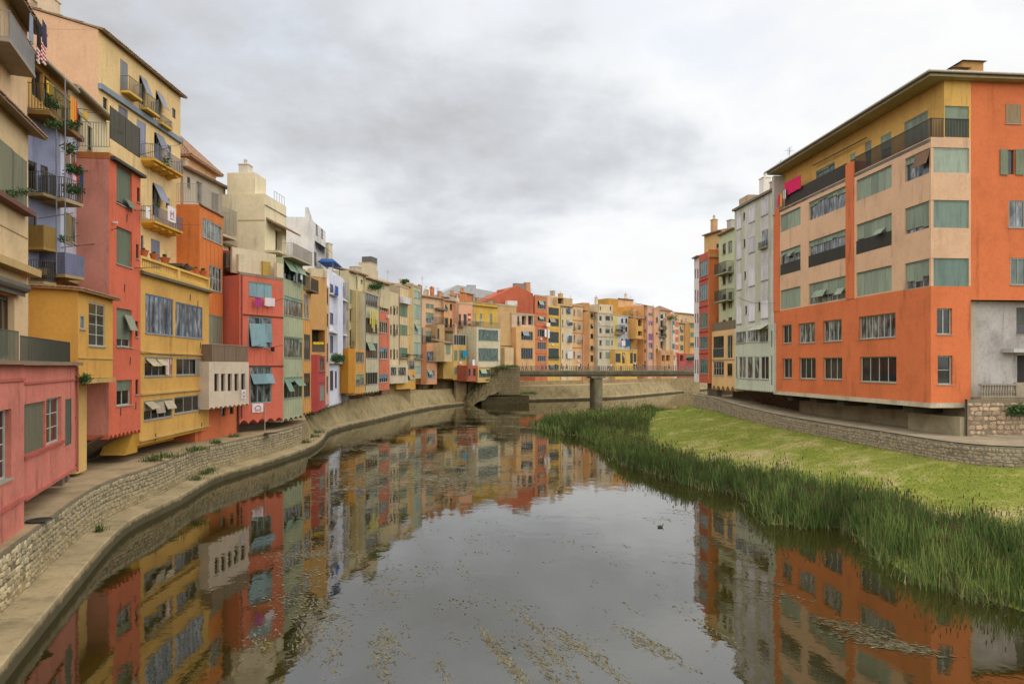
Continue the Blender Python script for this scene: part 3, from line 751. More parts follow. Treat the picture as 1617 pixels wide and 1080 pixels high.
def groundz(p):
    """height of the grassy bank: rises from the water edge to the foot of the retaining wall"""
    de = min((p - q).length for q in EDr[::3]); dw = min((p - q).length for q in RW[::2]); t = de / (de + dw + 1e-6)
    ww = min(RW[::2], key=lambda q: (p - q).length)
    return -.12 + (zrb(ww) + .12) * (t ** 1.15)
NB = 130; rows = []; lawn_pts = []
outer = []
def lawnmat():
    m, nt, b = nodes('lawn')
    a = ramp(nt, tex_noise(nt, .30, 8, .72, (1, 1, 1), .5), ((.34, (.24, .235, .06)), (.44, (.155, .19, .028)), (.52, (.22, .235, .045)), (.60, (.34, .30, .12)), (.70, (.40, .31, .17))))
    a2 = ramp(nt, tex_noise(nt, 1.6, 8, .75), ((.3, .78), (.5, 1.0), (.72, 1.18)))
    a3 = ramp(nt, tex_noise(nt, 14, 5, .8), ((.25, .75), (.5, 1.0), (.75, 1.18)))
    nt.links.new(mul(nt, mul(nt, a, a2), a3), b.inputs['Base Color']); b.inputs['Roughness'].default_value = .95; b.inputs['Specular IOR Level'].default_value = .1
    bump(nt, b, tex_noise(nt, 9, 8, .8), .6, .07); return m
LAWN = lawnmat()
xs = np.arange(1.0, 48, .75); ys = np.arange(8, 100, .75)
from mathutils import kdtree
def kd(line):
    k = kdtree.KDTree(len(line))
    for i, p in enumerate(line): k.insert((p.x, p.y, 0), i)
    k.balance(); return k
kE, kR = kd(EDr), kd(RW)
def side(line, p, k):
    co, i, d = k.find((p[0], p[1], 0)); i = min(max(i, 1), len(line) - 2); t = line[i + 1] - line[i - 1]; w = Vector((p[0], p[1])) - line[i]
    return (t.x * w.y - t.y * w.x), d, i
def gz(x, y):
    se, de, ie = side(EDr, (x, y), kE); sr, dr, ir = side(RW, (x, y), kR)
    if se > 0: return -.15 - de * .5, False          # on the water side (left of the edge line going north)
    if sr < 0: return zrb(RW[ir]) - .1, dr < 1.0       # behind the retaining wall
    zb = zrb(RW[ir]); t = de / (de + dr + 1e-6)
    z = -.10 + (zb + .10) * min(1, t * 1.08) ** 1.05
    z += .05 * sin(x * 1.3 + y * .7) * t * (1 - t) * 4 * .5
    return z, True
grid = {}; V = []; Fc = []
for j, y in enumerate(ys):
    for i, x in enumerate(xs):
        z, ok = gz(x, y); V.append((x, y, z)); 
for j in range(len(ys) - 1):
    for i in range(len(xs) - 1):
        a = j * len(xs) + i; q = (a, a + 1, a + 1 + len(xs), a + len(xs))
        if max(V[k][2] for k in q) > -.5: Fc.append(q)
# behind the wall the sheet stays under the promenade
me = bpy.data.meshes.new('lawn'); me.from_pydata(V, [], Fc); me.materials.append(LAWN); me.update()
lawn = bpy.data.objects.new('lawn', me); COL.objects.link(lawn); lawn['kind'] = 'structure'; me.polygons.foreach_set('use_smooth', [True] * len(Fc))
dist_ = lambda x, y: math.hypot(x, y)
# reeds --------------------------------------------------------------
def blades(name, P0, H, Wd, lean, tint, mat, seg=3, seed=5):
    """curved tapering blades: P0 Nx3, H height, Wd width, lean Nx2 (tip offset)"""
    rg = np.random.default_rng(seed); n = len(P0); yaw = rg.random(n) * 2 * np.pi; dx = np.cos(yaw); dy = np.sin(yaw); V = np.zeros((n, seg + 1, 2, 3), dtype=np.float32)
    for k in range(seg + 1):
        t = k / seg; w = Wd * (1 - t) ** .8 * .5 + .002; droop = t ** 2.2
        cx = P0[:, 0] + lean[:, 0] * droop; cy = P0[:, 1] + lean[:, 1] * droop; ln = np.hypot(lean[:, 0], lean[:, 1]); cz = P0[:, 2] + H * t - ln * droop * .35
        V[:, k, 0] = np.stack([cx - dx * w, cy - dy * w, cz], 1); V[:, k, 1] = np.stack([cx + dx * w, cy + dy * w, cz], 1)
    base = (np.arange(n) * (seg + 1) * 2)[:, None]; fs = []
    for k in range(seg): fs.append(base + np.array([2 * k, 2 * k + 1, 2 * k + 3, 2 * k + 2]))
    Fc = np.stack(fs, 1).reshape(-1, 4); T = np.repeat(tint, (seg + 1) * 2)
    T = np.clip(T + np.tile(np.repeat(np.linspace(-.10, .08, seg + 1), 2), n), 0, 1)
    return np_mesh(name, V.reshape(-1, 3), Fc, mat, T)
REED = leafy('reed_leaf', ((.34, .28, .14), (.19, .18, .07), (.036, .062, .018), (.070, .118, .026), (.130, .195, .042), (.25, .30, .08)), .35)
rg = np.random.default_rng(11)
Pn = []; 
def lerp_pt(t, w):
    a = pick(EDr, t); b = pick(INr, t); return a.lerp(b, w)
def reedfield(n):
    pts = []; hh = []; tt = []
    tE = [0.0]
    while len(pts) < n:
        t = rg.random(); w = rg.random() ** .85; a = pick(EDr, t)
        c, i, d = kIN.find((a.x, a.y, 0)); b = INr[i]
        if t > .80: b = pick(INr, 1 - (t - .80) * .2)
        p = a.lerp(b, w); q = (p.x + rg.normal() * .25, p.y + rg.normal() * .25)
        if q[1] < 14: continue
        clump = math.sin(q[0] * 1.9 + 1.3 * math.sin(q[1] * .8)) * math.sin(q[1] * 1.25 + .9 * math.sin(q[0] * 1.1))
        if clump < -.45 and rg.random() < .8: continue
        if math.sin(q[0] * 5.1 + 2 * math.sin(q[1] * 2.3)) * math.sin(q[1] * 4.3 + math.sin(q[0] * 3.1)) < -.35 and rg.random() < .6: continue
        z = max(gz(q[0], q[1])[0], -.25); ed = min(1, min(w, 1 - w) * 4 + .45)
        far = q[1] > 70
        fine = math.sin(q[0] * 5.1 + 2 * math.sin(q[1] * 2.3)) * math.sin(q[1] * 4.3 + math.sin(q[0] * 3.1)); h = (1.18 + .36 * clump + .16 * fine + rg.normal() * .24) * (ed ** .35) * (.92 if far else 1.0); h = max(.5, h)
        pts.append((q[0], q[1], z)); hh.append(h)
        dry = rg.random() < (.30 if w < .14 else .07)
        tt.append(.02 + rg.random() * .15 if dry else np.clip(.66 + .14 * math.sin(q[0] * .55 + q[1] * .23) + .12 * clump + rg.normal() * .17, .30, 1))
    return np.array(pts), np.array(hh), np.array(tt)
kIN = kd(INr)
pp, hh, tt = reedfield(66000)
ln = rg.normal(size=(len(pp), 2)) * .20 + np.array((-.05, .0)); ln[tt < .2] *= 2.0; hh[tt < .2] *= .62
dist = np.hypot(pp[:, 0], pp[:, 1]); wd = (.024 + .034 * rg.random(len(pp))) * np.clip(dist / 38, .8, 2.2)
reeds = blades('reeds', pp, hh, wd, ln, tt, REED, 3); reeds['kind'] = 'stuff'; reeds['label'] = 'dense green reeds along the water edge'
# brown seed heads among the reeds
ix = rg.choice(np.where(tt > .3)[0], 2600); V_ = []; F_ = []
for n_, i_ in enumerate(ix):
    x, y, z = pp[i_]; h_ = hh[i_] * 1.04 + z; x += ln[i_][0] * .4; y += ln[i_][1] * .4; w_ = .022 * max(1, dist_(x, y) / 45); b_ = len(V_)
    V_ += [(x - w_, y, h_), (x + w_, y, h_), (x + w_ * .9, y, h_ + .17), (x - w_ * .9, y, h_ + .17), (x, y - w_, h_), (x, y + w_, h_), (x, y + w_ * .9, h_ + .17), (x, y - w_ * .9, h_ + .17)]; F_ += [(b_, b_ + 1, b_ + 2, b_ + 3), (b_ + 4, b_ + 5, b_ + 6, b_ + 7)]
hd = np_mesh('reed_seed_heads', V_, F_, flat('5a4630', .9)); hd['kind'] = 'stuff'
GB = leafy('grass_blade', ((.15, .19, .026), (.20, .225, .038), (.28, .27, .07), (.40, .33, .17)), .3)
gn = []; 
while len(gn) < 52000:
    y = 20 + 72 * rg.random() ** 1.3; x = 8 + 34 * rg.random(); se, de, _ = side(EDr, (x, y), kE); sr, dr, _ = side(RW, (x, y), kR)
    if se > 0 or sr < 0 or de < 2.5: continue
    if dr > .5 and rg.random() < .25: continue
    gn.append((x, y, gz(x, y)[0]))
gn = np.array(gn); gh = .04 + .07 * rg.random(len(gn)); gl = rg.normal(size=(len(gn), 2)) * .04
gt = np.clip(.35 + .35 * np.sin(gn[:, 0] * .5 + np.sin(gn[:, 1] * .33) * 2) + rg.normal(size=len(gn)) * .22, 0, 1)
gb = blades('grass', gn, gh, .035 + .03 * rg.random(len(gn)), gl, gt, GB, 2, 8); gb['kind'] = 'stuff'
# weeds on the ledge, at the foot of walls
def weeds(pts, h, n, nm='weeds', seed=3):
    r = np.random.default_rng(seed); A = []
    for (x, y, z, s) in pts:
        k = max(8, int(n * s)); A.append(np.stack([x + r.normal(size=k) * s * .5, y + r.normal(size=k) * s * .5, np.full(k, z)], 1))
    A = np.concatenate(A); o = blades(nm, A, h * (.15 + .45 * r.random(len(A))), .03 + .03 * r.random(len(A)), r.normal(size=(len(A), 2)) * .18, np.clip(.55 + r.normal(size=len(A)) * .2, 0, 1), REED, 2, seed); o['kind'] = 'stuff'; return o
def Gp(u, v, z): g = G(u, v, z); return (g.x, g.y, z)
weeds([(*Gp(480, 655, 2.4), 1.6), (*Gp(492, 650, 2.45), 1.5), (*Gp(470, 662, 2.4), 1.0), (*Gp(318, 748, .62), .8), (*Gp(327, 743, .62), .7), (*Gp(308, 757, .62), .4), (*Gp(490, 690, .62), 1.0), (*Gp(497, 683, .62), 1.1), (*Gp(482, 699, .62), .6),
       (*Gp(158, 838, .62), .25), (*Gp(262, 722, 2.4), .8), (*Gp(310, 711, 2.4), .7), (*Gp(340, 700, 2.4), .4), (*Gp(370, 690, 2.4), .5), (*Gp(420, 672, 2.4), .5), (*Gp(240, 728, 2.4), .6)], .8, 260)
weeds([(22.3 - .3 * i, 97 + i * 1.7, 0.0, 2.2) for i in range(9)] + [(24.5, 101 + i * 2, .3, 2.0) for i in range(7)], 2.2, 260, 'riverside_bushes', 5)
# weed rafts and algae on the water ----------------------------------
def raft(name, clusters, mat, seed=2, label=None, zr=(.004, .012)):
    r = np.random.default_rng(seed); C = []; T = []
    for (x, y, rx, ry, ang, n, s) in clusters:
        a = r.normal(size=(n, 2)) * (rx * .5, ry * .5); ca, sa = cos(ang), sin(ang); px = x + a[:, 0] * ca - a[:, 1] * sa; py = y + a[:, 0] * sa + a[:, 1] * ca
        l = s * (.5 + 2.6 * r.random(n) ** 2); w = np.minimum(l * (.12 + .25 * r.random(n)), .05 + s * .4); th = ang + r.normal(size=n) * .38; z = zr[0] + zr[1] * r.random(n)
        dx, dy = np.cos(th) * l, np.sin(th) * l; ex, ey = -np.sin(th) * w, np.cos(th) * w
        q = np.stack([np.stack([px - dx, py - dy, z], 1), np.stack([px + ex, py + ey, z + .004], 1), np.stack([px + dx, py + dy, z], 1), np.stack([px - ex, py - ey, z], 1)], 1); C.append(q.reshape(-1, 3)); T.append(np.repeat(r.random(n), 4))
    V = np.concatenate(C); o = np_mesh(name, V, np.arange(len(V)).reshape(-1, 4), mat, np.concatenate(T)); o['kind'] = 'stuff'; return o
ALG = leafy('algae', ((.06, .05, .022), (.12, .10, .05), (.20, .165, .095), (.10, .10, .035)), 1.0); SUBM = leafy('submerged_weed', ((.055, .046, .022), (.115, .095, .052), (.18, .15, .09), (.09, .09, .035)), 1.0)
cl = []; rr = random.Random(5)
def uvc(u, v, L, Wd, n, s, ang=-1.25): g = G(u, v, 0); cl.append((g.x, g.y, L, Wd, ang, n, s))
for (u, v, L, Wd, n) in ((600, 1040, 1.2, .35, 260), (612, 1010, .7, .4, 200), (790, 1030, 1.6, .28, 420), (815, 1062, 1.6, .3, 380), (770, 1010, .8, .2, 130), (855, 1048, 1.4, .26, 360), (905, 1068, 1.4, .25, 240), (860, 1022, .7, .4, 220), (900, 1015, .9, .35, 260), (935, 1033, .8, .3, 240),
                        (845, 990, 1.2, .3, 130), (1020, 1015, .9, .35, 280), (990, 1000, 1.3, .3, 120), (1060, 1035, 1.0, .3, 160), (410, 1015, .9, .5, 300), (480, 1010, 1.0, .5, 360), (500, 985, 1.0, .5, 240), (490, 960, .9, .5, 200), (520, 1040, .9, .4, 160), (605, 905, 1.6, .8, 170), (612, 935, 1.2, .8, 110), (740, 915, 1.2, .7, 90), (670, 905, 1.0, .6, 70), (820, 965, 1.0, .5, 90),
                        (885, 855, 1.2, .7, 60), (660, 830, 2.0, 1.0, 90), (750, 850, 1.5, .9, 60), (540, 1000, .8, .5, 80), (1150, 1010, 1.0, .4, 90), (985, 1075, 1.0, .3, 120), (700, 1062, 1.0, .2, 80)): uvc(u, v, L * 1.25, Wd * .8, int(n * 1.3), .05)
NSUB = len(cl)
for (u, v) in ((1345, 990), (1365, 1000), (1390, 1012), (1410, 1020), (1330, 985), (1425, 1022), (1375, 1015), (1440, 1024)): uvc(u, v, 1.0, .4, 260, .04, 2.6)
for k in range(150):   # loose tufts everywhere in midstream
    v = 660 + 380 * rr.random() ** 1.2; u = rr.uniform(520, 1120); uvc(u, v, rr.uniform(.3, 1.3), rr.uniform(.1, .5), rr.randint(5, 26), .035)
for k in range(210):   # dense drifting rafts across the upper reach
    v = rr.uniform(645, 780); u = rr.uniform(560 - (v - 645) * .3, 835 - (v - 645) * .2); uvc(u, v, rr.uniform(1.2, 4.5), rr.uniform(.5, 1.6), rr.randint(40, 150), .09, rr.uniform(-.4, .5))
for k in range(70):
    v = rr.uniform(700, 960); u = 1120 + (v - 700) * .15 + rr.gauss(0, 40) + (v - 800) * .25; uvc(u, v, rr.uniform(.5, 2.0), rr.uniform(.15, .4), rr.randint(20, 80), .035, rr.uniform(2.2, 2.9))
for k in range(60):
    v = rr.uniform(690, 980); u = 560 - (v - 690) * .35 + rr.gauss(0, 30); uvc(u, v, rr.uniform(.5, 2), rr.uniform(.3, .8), rr.randint(30, 110), .045, rr.uniform(-1, .3))
raft('floating_algae', cl[NSUB:], ALG)
raft('submerged_weed', [(a, b, c * 1.15, d * 1.1, e, int(n * 3.8), s * .95) for (a, b, c, d, e, n, s) in cl[:NSUB]], SUBM, 6, zr=(-.06, .068))
# ================================================================== LEFT ROW
def parapet_wall(f, u0, u1, vt, vb, c, y0=0.0, th=.2, name='parapet'):
    s0, s1, z0, z1 = f.rect(u0, u1, vt, vb); m = MB(); m.box(s0, s1, y0, y0 + th, z0, z1); return m.build(name, plaster(c) if isinstance(c, str) else c, f.root, f)
def ties(f, pts):
    for (u, v) in pts:
        x, z = f.S(u), f.Z(u, v); m = MB(); m.hexa([(x - .03, -.03, z - .22), (x + .03, -.03, z - .22), (x + .03, 0, z - .22), (x - .03, 0, z - .22), (x + .01, -.03, z + .22), (x + .07, -.03, z + .22), (x + .07, 0, z + .22), (x + .01, 0, z + .22)]); m.build('wall_tie', flat('4a3a30', .8), f.root)
# --- low pink building at the left edge, with the terrace on top
f = House('low dusty pink building with a railed terrace, nearest on the left bank', 'cc7967', 38, 24.2, 120, 31.9, 578, 793, 7, wear=1.6)
f.H = HC + .05 - f.zb
win(f, 35.5, 72, 636, 716, 2, 'wood', 'dark', .2, blind=1.0, bc='7c7a62', sill=False)
win(f, 73, 97, 628, 700, 2, 'pale', 'dark', .2, bars=2, sill=False)
m = MB(); a = f.rect(35, 98, 640, 707); m.box(a[0], a[1] + .15, -.1, .12, a[2] - .13, a[2] - .02); m.build('sill', plaster('b0584a'), f.root)
win(f, 103, 113, 630, 703, 1, 'dgreen', 'dark', .15, sh='4d5a4c', sill=False)
ledge(f, 38, 120, 602, .09, .06, 'b86456'); ledge(f, 38, 120, 763, .12, .07, 'b86456', 80)
m = MB(); m.box(-.05, f.L + .1, -.28, .1, f.H - .02, f.H + .13); m.build('cornice', plaster('8d7660'), f.root)
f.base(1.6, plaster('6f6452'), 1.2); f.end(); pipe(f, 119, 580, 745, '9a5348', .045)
roof_rail(f, 38.5, 115, 577, 1.05, '3c4236', y=.12, back1=True, ret=2.4)
m = MB()
for k in range(2): m.box(f.L - 1.9 + k * .9, f.L - 1.4 + k * .9, .15, .6, -.45, -.02)
m.build('corbel', plaster('7a705e'), f.root)
f = House('pink projecting block with a tall glazed window at the far left edge', 'cf7c6a', -120, 16.4, 38, 23.7, 578, 1000, 7, zb=2.32, zt=8.05, wear=1.6)
win(f, -14, 18, 648, 762, 2, 'pale', 'dark', .25, bars=3); win(f, -95, -40, 640, 790, 3, 'pale', 'dark', .25, bars=2)
ledge(f, -118, 38, 600, .1, .06, 'b86456', 20); ledge(f, -118, 38, 795, .14, .08, 'b86456', 20)
m = MB(); m.box(0, f.L + .12, -.3, .1, f.H - .0, f.H + .13); m.build('cornice', plaster('8d7660'), f.root)
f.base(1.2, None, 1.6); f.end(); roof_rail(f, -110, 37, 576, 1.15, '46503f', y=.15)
# --- cream house above the terrace (B)
f = House('cream house with closed grey-green shutters above the pink terrace', 'd2b78c', -40, 24.1, 44.5, 29.3, 150, 573, 6, zt=18.15, zb=8.12)
win(f, -3, 18.5, 226, 306, 1, 'wood', 'dark', .1, sh='8a8a6e', sill=False); win(f, 19.5, 41, 246, 322, 1, 'wood', 'dark', .1, sh='82836a', sill=False)
win(f, -24, -6, 216, 300, 1, 'wood', 'dark', .1, sh='82836a', sill=False)
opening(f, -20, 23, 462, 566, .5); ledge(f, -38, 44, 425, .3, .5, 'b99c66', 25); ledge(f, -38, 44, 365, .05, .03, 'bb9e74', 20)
m = MB(); s0, s1 = f.S(-30), f.S(29); z = f.Z(10, 450); m.tube((s0, -.25, z), (s1, -.25, z), .2, 10); m.box(s0, s1, -.25, -.22, z - .35, z); m.build('awning_roll', flat('5d584c', .9), f.root)
m = MB(); s0, s1 = f.S(-12), f.S(22); z0, z1 = f.Z(8, 560), f.Z(8, 468)
for k in range(5): m.box(s0 + (s1 - s0) * k / 4 - .05, s0 + (s1 - s0) * k / 4 + .05, .22, .28, z0, z1)
m.box(s0, s1, .221, .279, z0, z0 + .1); m.box(s0, s1, .222, .278, z1 - .1, z1); m.build('door', flat('4c4436'), f.root)
tile_eave(f, -.3, f.L + .55, f.H - .05, .55, 3.5, .9); f.end()
m = MB(); s0, s1 = f.S(-24), f.S(40); z = f.Z(10, 318); m.box(s0, s1, -.4, -.02, z - .16, z + .03); fb = m.build('flower_box', flat('6b4638', .8), f.root)
PP = f.mat
def plants_on(f, u0, u1, v, out, n, r, seed, par=None, nm='foliage'):
    pts = []
    rg_ = random.Random(seed)
    for i in range(n):
        u = u0 + (u1 - u0) * (i + .5) / n; s = f.S(u); p = f.A + f.d * s + Vector((f.d.y, -f.d.x)) * out
        pts.append((p.x, p.y, f.zb + f.Z(u, v) + rg_.uniform(-.05, .1), r * rg_.uniform(.7, 1.3)))
    return pts
def plant_thing(f, u0, u1, v, out, n, r, label, seed=1, cnt=240, sz=.06, name='climbing_plant', group='plants on balconies and walls'):
    n = int(n * 1.5); pts = plants_on(f, u0, u1, v, out, n, r, seed); m = MB(); c = Vector(pts[0][:3])
    for a, b in zip(pts[:-1], pts[1:]): m.tube(Vector(a[:3]) - c - Vector((0, 0, a[3] * .5)), Vector(b[:3]) - c - Vector((0, 0, b[3] * .5)), .02, 4)
    if len(pts) < 2: m.tube((0, 0, -r), (0, 0, 0), .02, 4)
    o = m.build(name, flat('5a4a34', .9)); o.location = c; tag(o, label, 'plant', group)
    for k, p in enumerate(pts): leaves_cloud('foliage', [(p[0] - c.x, p[1] - c.y, p[2] - c.z, p[3])], sz, PLANT, max(30, cnt // n), seed * 31 + k, o)
    return o
plant_thing(f, -10, 38, 306, .22, 6, .2, 'dry climbing plants in the long flower box under the cream house shutters', 3, 380, .05)
# --- taller cream house above it (C)
f = House('tall peach-cream house with a laundry balcony under its eave, top left corner', 'dcb98e', -60, 23.9, 43, 31.2, -60, 300, 6, zt=HC + 536 / F * 31.2, zb=15.0)
opening(f, -22, 1, 20, 92, .5); win(f, -45, -25, -10, 40, 1, 'wood', 'dark', .12, sh='8a8a6e')
balcony(f, -30, 16.5, 84, .9, 1.05, '8f8f90', '9c9284', step=.13)
tile_eave(f, -.3, f.L + .2, f.H - .1, .7, 3.5, .9); f.end()
for (u0, u1, vt, vb, c, lab, kw) in ((4, 10, 18, 62, '8790a0', 'grey-blue towel on the top left balcony', {}), (15.5, 25.5, 28, 72, '17171b', 'black shirt hanging from the top left balcony', {'shape': 'shirt'}), (27, 34, 30, 66, '3c3550', 'dark purple garment at the end of the top left line', {})):
    cloth(f, u0, u1, vt, vb, c, lab, out=.95, **kw)
cloth(f, 16.5, 20.5, 68, 93, 'b01c30', 'narrow red and white striped sock below the black shirt', out=.95, stripes=['e8e2de'], shape='hstripe')
cloth(f, 24.5, 33, 68, 95, 'b5142c', 'red and white patterned cloth below the dark garments', out=.95, stripes=['d8ccc8'], shape='hstripe')
# --- ochre top floors (D) with the flag
f = House('ochre-yellow house top with a flag balcony and a long tiled eave', 'd8a95e', 43, 32.5, 107, 36.9, 80, 480, 6, zt=HC + 493 / F * 32.8)
win(f, 50, 68, 108, 156, 2, 'wood', 'dark', .2, sill=False); win(f, 70, 86, 128, 172, 2, 'wood', 'dark', .2, sill=False)
awning_tilt(f, 70, 88, 128, 146, .5, '6b6a60')
balcony(f, 30, 80, 190, 1.3, 1.25, '4d4a2a', '8a6a3a', th=.2)
win(f, 98, 108, 170, 210, 1, 'dgreen', 'dark', .12)
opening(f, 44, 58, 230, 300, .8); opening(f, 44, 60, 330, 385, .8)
tile_eave(f, -.2, f.L, f.H, .5, 3.5, .9); f.end()
m = MB(); s1 = f.L; m.tube((-.1, -.52, f.H - .16), (s1, -.52, f.H - .16), .09, 8); m.build('gutter', flat('8b8468', .5), f.root)
cloth(f, 64.5, 76, 152, 190, 'd99a30', 'red and yellow striped flag hanging from the ochre house balcony', 'flag', 'flag', 1.35, stripes=['c8452c', 'd99a30', 'c8452c'])
cloth(f, 55, 68, 130, 150, 'c9a21e', 'yellow cloth drying behind the ochre house balcony', out=.5)
cloth(f, 93, 99, 172, 185, 'd8a02a', 'small yellow cloth on the pole right of the striped flag', out=1.2)
plant_thing(f, 30, 80, 195, 1.3, 8, .28, 'trailing green plants over the edge of the flag balcony', 5, 700, .06)
plant_thing(f, 30, 44, 160, 1.2, 3, .35, 'leafy bush at the left end of the flag balcony', 6, 260, .07)
m = MB()
m.tube((f.S(78), -1.2, f.Z(78, 168)), (f.S(102), -1.25, f.Z(102, 172)), .018); m.tube((f.S(98), -1.2, f.Z(98, 175)), (f.S(122), -1.3, f.Z(122, 176)), .018); m.build('clothes_pole', flat('2a2a28'), f.root)
f = House('pale cream house top right of the ochre one, behind the coral house terrace', 'd8c9a0', 107, 36.9, 168, 42.2, 131, 470, 6)
win(f, 112, 126, 172, 232, 1, 'dgreen', 'dark', .2, sill=False); awning_tilt(f, 112, 128, 172, 190, .5, '7d8a6a'); win(f, 138, 146, 200, 240, 1, 'dgreen', 'dark', .15)
tile_eave(f, 0, f.L + .2, f.H, .5, 3.5, .9); f.end(); m = MB(); m.tube((0, -.52, f.H - .16), (f.L + .2, -.52, f.H - .16), .1, 8); m.build('gutter', flat('8f8a70', .5), f.root); pipe(f, 107, 150, 215, 'c9b88a')
# --- lavender-blue house
f = House('lavender-blue house with a pale front and stacked balconies in a recess', 'c9cbdc', 95, 34.3, 125, 37.2, 194, 430, 5, k=.95)
win(f, 104, 110, 231, 266, 1, 'wood', 'dark', .1, sh='a08060', sill=False); win(f, 112.5, 118.5, 241, 272, 1, 'wood', 'dark', .1, sh='a08060', sill=False)
win(f, 101.5, 112, 337, 384, 1, 'wood', 'dark', .08, sh='8d8560'); win(f, 113, 121, 342, 385, 1, 'white', 'pale', .08)
f.paint.append((-.1, .01, -1, f.H + 1, plaster('8e93b8')))
f.side = plaster('9aa0c8'); f.end(); ledge(f, 94, 125, 206, .25, .25, '8a7a66', 110); m = MB(); m.box(-1.6, f.L + .3, -.15, 4, -.34, -.02); m.build('slab', plaster('a08a60'), f.root)
g2 = House('recessed blue wall left of the lavender front, filled with balconies', '9196b2', 40, 32.0, 95.5, 34.25, 190, 440, 4, zt=f.zb + f.H, zb=f.zb - .3)
win(g2, 44, 58, 255, 300, 1, 'wood', 'dark', .1); win(g2, 44, 58, 340, 385, 1, 'wood', 'dark', .1); win(g2, 64, 76, 262, 310, 1, 'wood', 'dark', .1)
g2.end()
balcony(g2, 62, 94, 318, 1.25, 1.0, '4a4844', 'a89268', th=.16); balcony(g2, 40, 61, 392, .9, 1.0, '5a503a', 'a0813f', solid='9a7c3f'); balcony(g2, 62, 94, 436, 1.3, 1.05, '5a6070', 'a08a60', solid='6c7088')
balcony(g2, 40, 61, 308, .9, 1.0, '4a4844', '8a7a58'); balcony(g2, 40, 61, 446, .9, 1.0, '4a4844', 'a08a60')
m = MB(); m.tube((g2.S(64), -1.25, 0), (g2.S(64), -1.25, g2.H + 1.6), .03, 8); m.tube((g2.S(61), -.9, 0), (g2.S(61), -.9, g2.H), .035, 8); m.build('post', flat('77787a', .5), g2.root)
plant_thing(g2, 76, 92, 268, 1.1, 4, .4, 'green leafy plant beside the red flowers on the blue recess balcony', 7, 420, .07); plant_thing(g2, 68, 92, 300, 1.2, 6, .3, 'trailing plants on the railing of the blue recess balcony', 8, 420, .06)
plant_thing(g2, 80, 92, 235, .8, 3, .35, 'hanging dark plant under the flag balcony beside the blue wall', 9, 220, .07); plant_thing(g2, 64, 72, 380, 1.0, 2, .25, 'small plant above the lower blue balcony', 10, 120, .06)
for (u0, u1, vt, vb, c, lab, kw) in ((104.5, 112, 257, 277, 'd01c38', 'bright red shirt drying on the lavender front', {'shape': 'shirt'}), (112.5, 118, 264, 297, '1f3f63', 'navy trousers hanging beside the red shirt', {'shape': 'trousers'}), (101, 107, 276, 296, 'd9a9b4', 'pale pink cloth left of the navy trousers', {})):
    cloth(f, u0, u1, vt, vb, c, lab, out=.4, **kw)
def poles(f, segs, c='26262a', nm='clothes_pole'):
    for (u0, v0, o0, u1, v1, o1) in segs:
        m = MB(); m.tube((f.S(u0), -o0, f.Z(u0, v0)), (f.S(u1), -o1, f.Z(u1, v1)), .02, 5); m.build(nm, flat(c), f.root, f)
poles(f, [(96, 391, 0, 119, 384, .9), (120, 352, 0, 126, 354, .8), (98, 275, 0, 120, 268, .6), (74, 380, 0, 96, 371, .8), (62, 345, 0, 86, 335, .8)])
# --- low ochre house with the tiled edge (E)
f = House('low ochre house with a bay window and tiled roof edge, right of the pink terrace', 'cf9c48', 123, 32.1, 178, 36.6, 456, 606, 3.2, zt=HC + 121 / F * 32.1, zb=HC - 20 / F * 32.1)
win(f, 140, 166, 479, 547, 2, 'pale', 'dark', .1, bars=3); win(f, 126.5, 134, 498, 520, 1, 'pale', 'pale', .08)
f.end(); ledge(f, 123, 178, 566, .06, .05, 'b99a5a', 150); ledge(f, 123, 178, 601, .22, .14, 'b99a5a', 150)
m = MB(); m.box(f.S(137), f.S(139), -.03, 0, f.Z(138, 590), f.Z(138, 548)); m.build('moulding', plaster('cf9c48'), f.root)
tile_eave(f, -.25, f.L + .25, f.H - .0, .3, 3.2, .22, soffit='9c7a4a')
g2 = House('lower wall of the ochre house beside the slanted timber props', 'd0a862', 121, 34.2, 137, 35.6, 600, 682, 3, zt=f.zb - .1, zb=2.6); g2.end()
f5 = f
# side wing of the ochre house above the terrace
f = House('ochre side wing behind the green terrace railing', 'c8933c', 33, 30.9, 123.5, 32.2, 444, 575, 3, zt=HC + 121 / F * 32.1 + .06, zb=8.06); f.end()
tile_eave(f, -.2, f.L + .1, f.H, .3, 3.0, .3, soffit='9c7a4a')
plant_thing(f5, 119, 126, 598, .3, 3, .3, 'green shrub growing from the corner between pink and ochre walls', 12, 320, .06)
# --- tall coral-red house (F)
f = House('tall coral-red house with three green roller-blind windows', 'cf6749', 172, 36.9, 222, 40.7, 251, 687, 6)
for (vt, vb, bl) in ((266, 326, .93), (362, 420, 1.0), (488, 548, .8), (600, 640, .42)): win(f, 184, 208.5, vt, vb, 2, 'pale', 'dark', .22, bars=0, blind=bl, bc='76806a')
win(f, 184.5, 194, 392, 420, 1, 'white', 'pale', .16, sill=False) if False else None
for (a, b, c, d) in ((216.5, 221, 297, 320), (214.8, 219.2, 386, 409), (213.6, 218.4, 507, 532), (214, 218.6, 599, 623)): win(f, a, b, c, d, 1, 'brown', 'dark', .12)
awning_tilt(f, 196, 208, 498, 522, .35, '8d8f7a'); awning_tilt(f, 197, 208, 316, 330, .3, '76806a')
f.side = plaster('c98572'); f.end(); hem(f, 8, .22)
m = MB(); m.box(-.02, f.L, -.03, f.depth, f.H + .0, f.H + .34); m.build('parapet', plaster('b06a38'), f.root)
ledge(f, 173, 224, 264, .16, .28, '4d4d46', 198, 'gutter')
roof_rail(f, 176, 222, 234, 1.75, solid='5a5648', y=.05)
q = f.other(f.A - f.d * .02 + Vector((-f.d.y, f.d.x)) * 4.6, f.A + Vector((f.d.y, -f.d.x)) * .1 * 0 + f.d * .05)
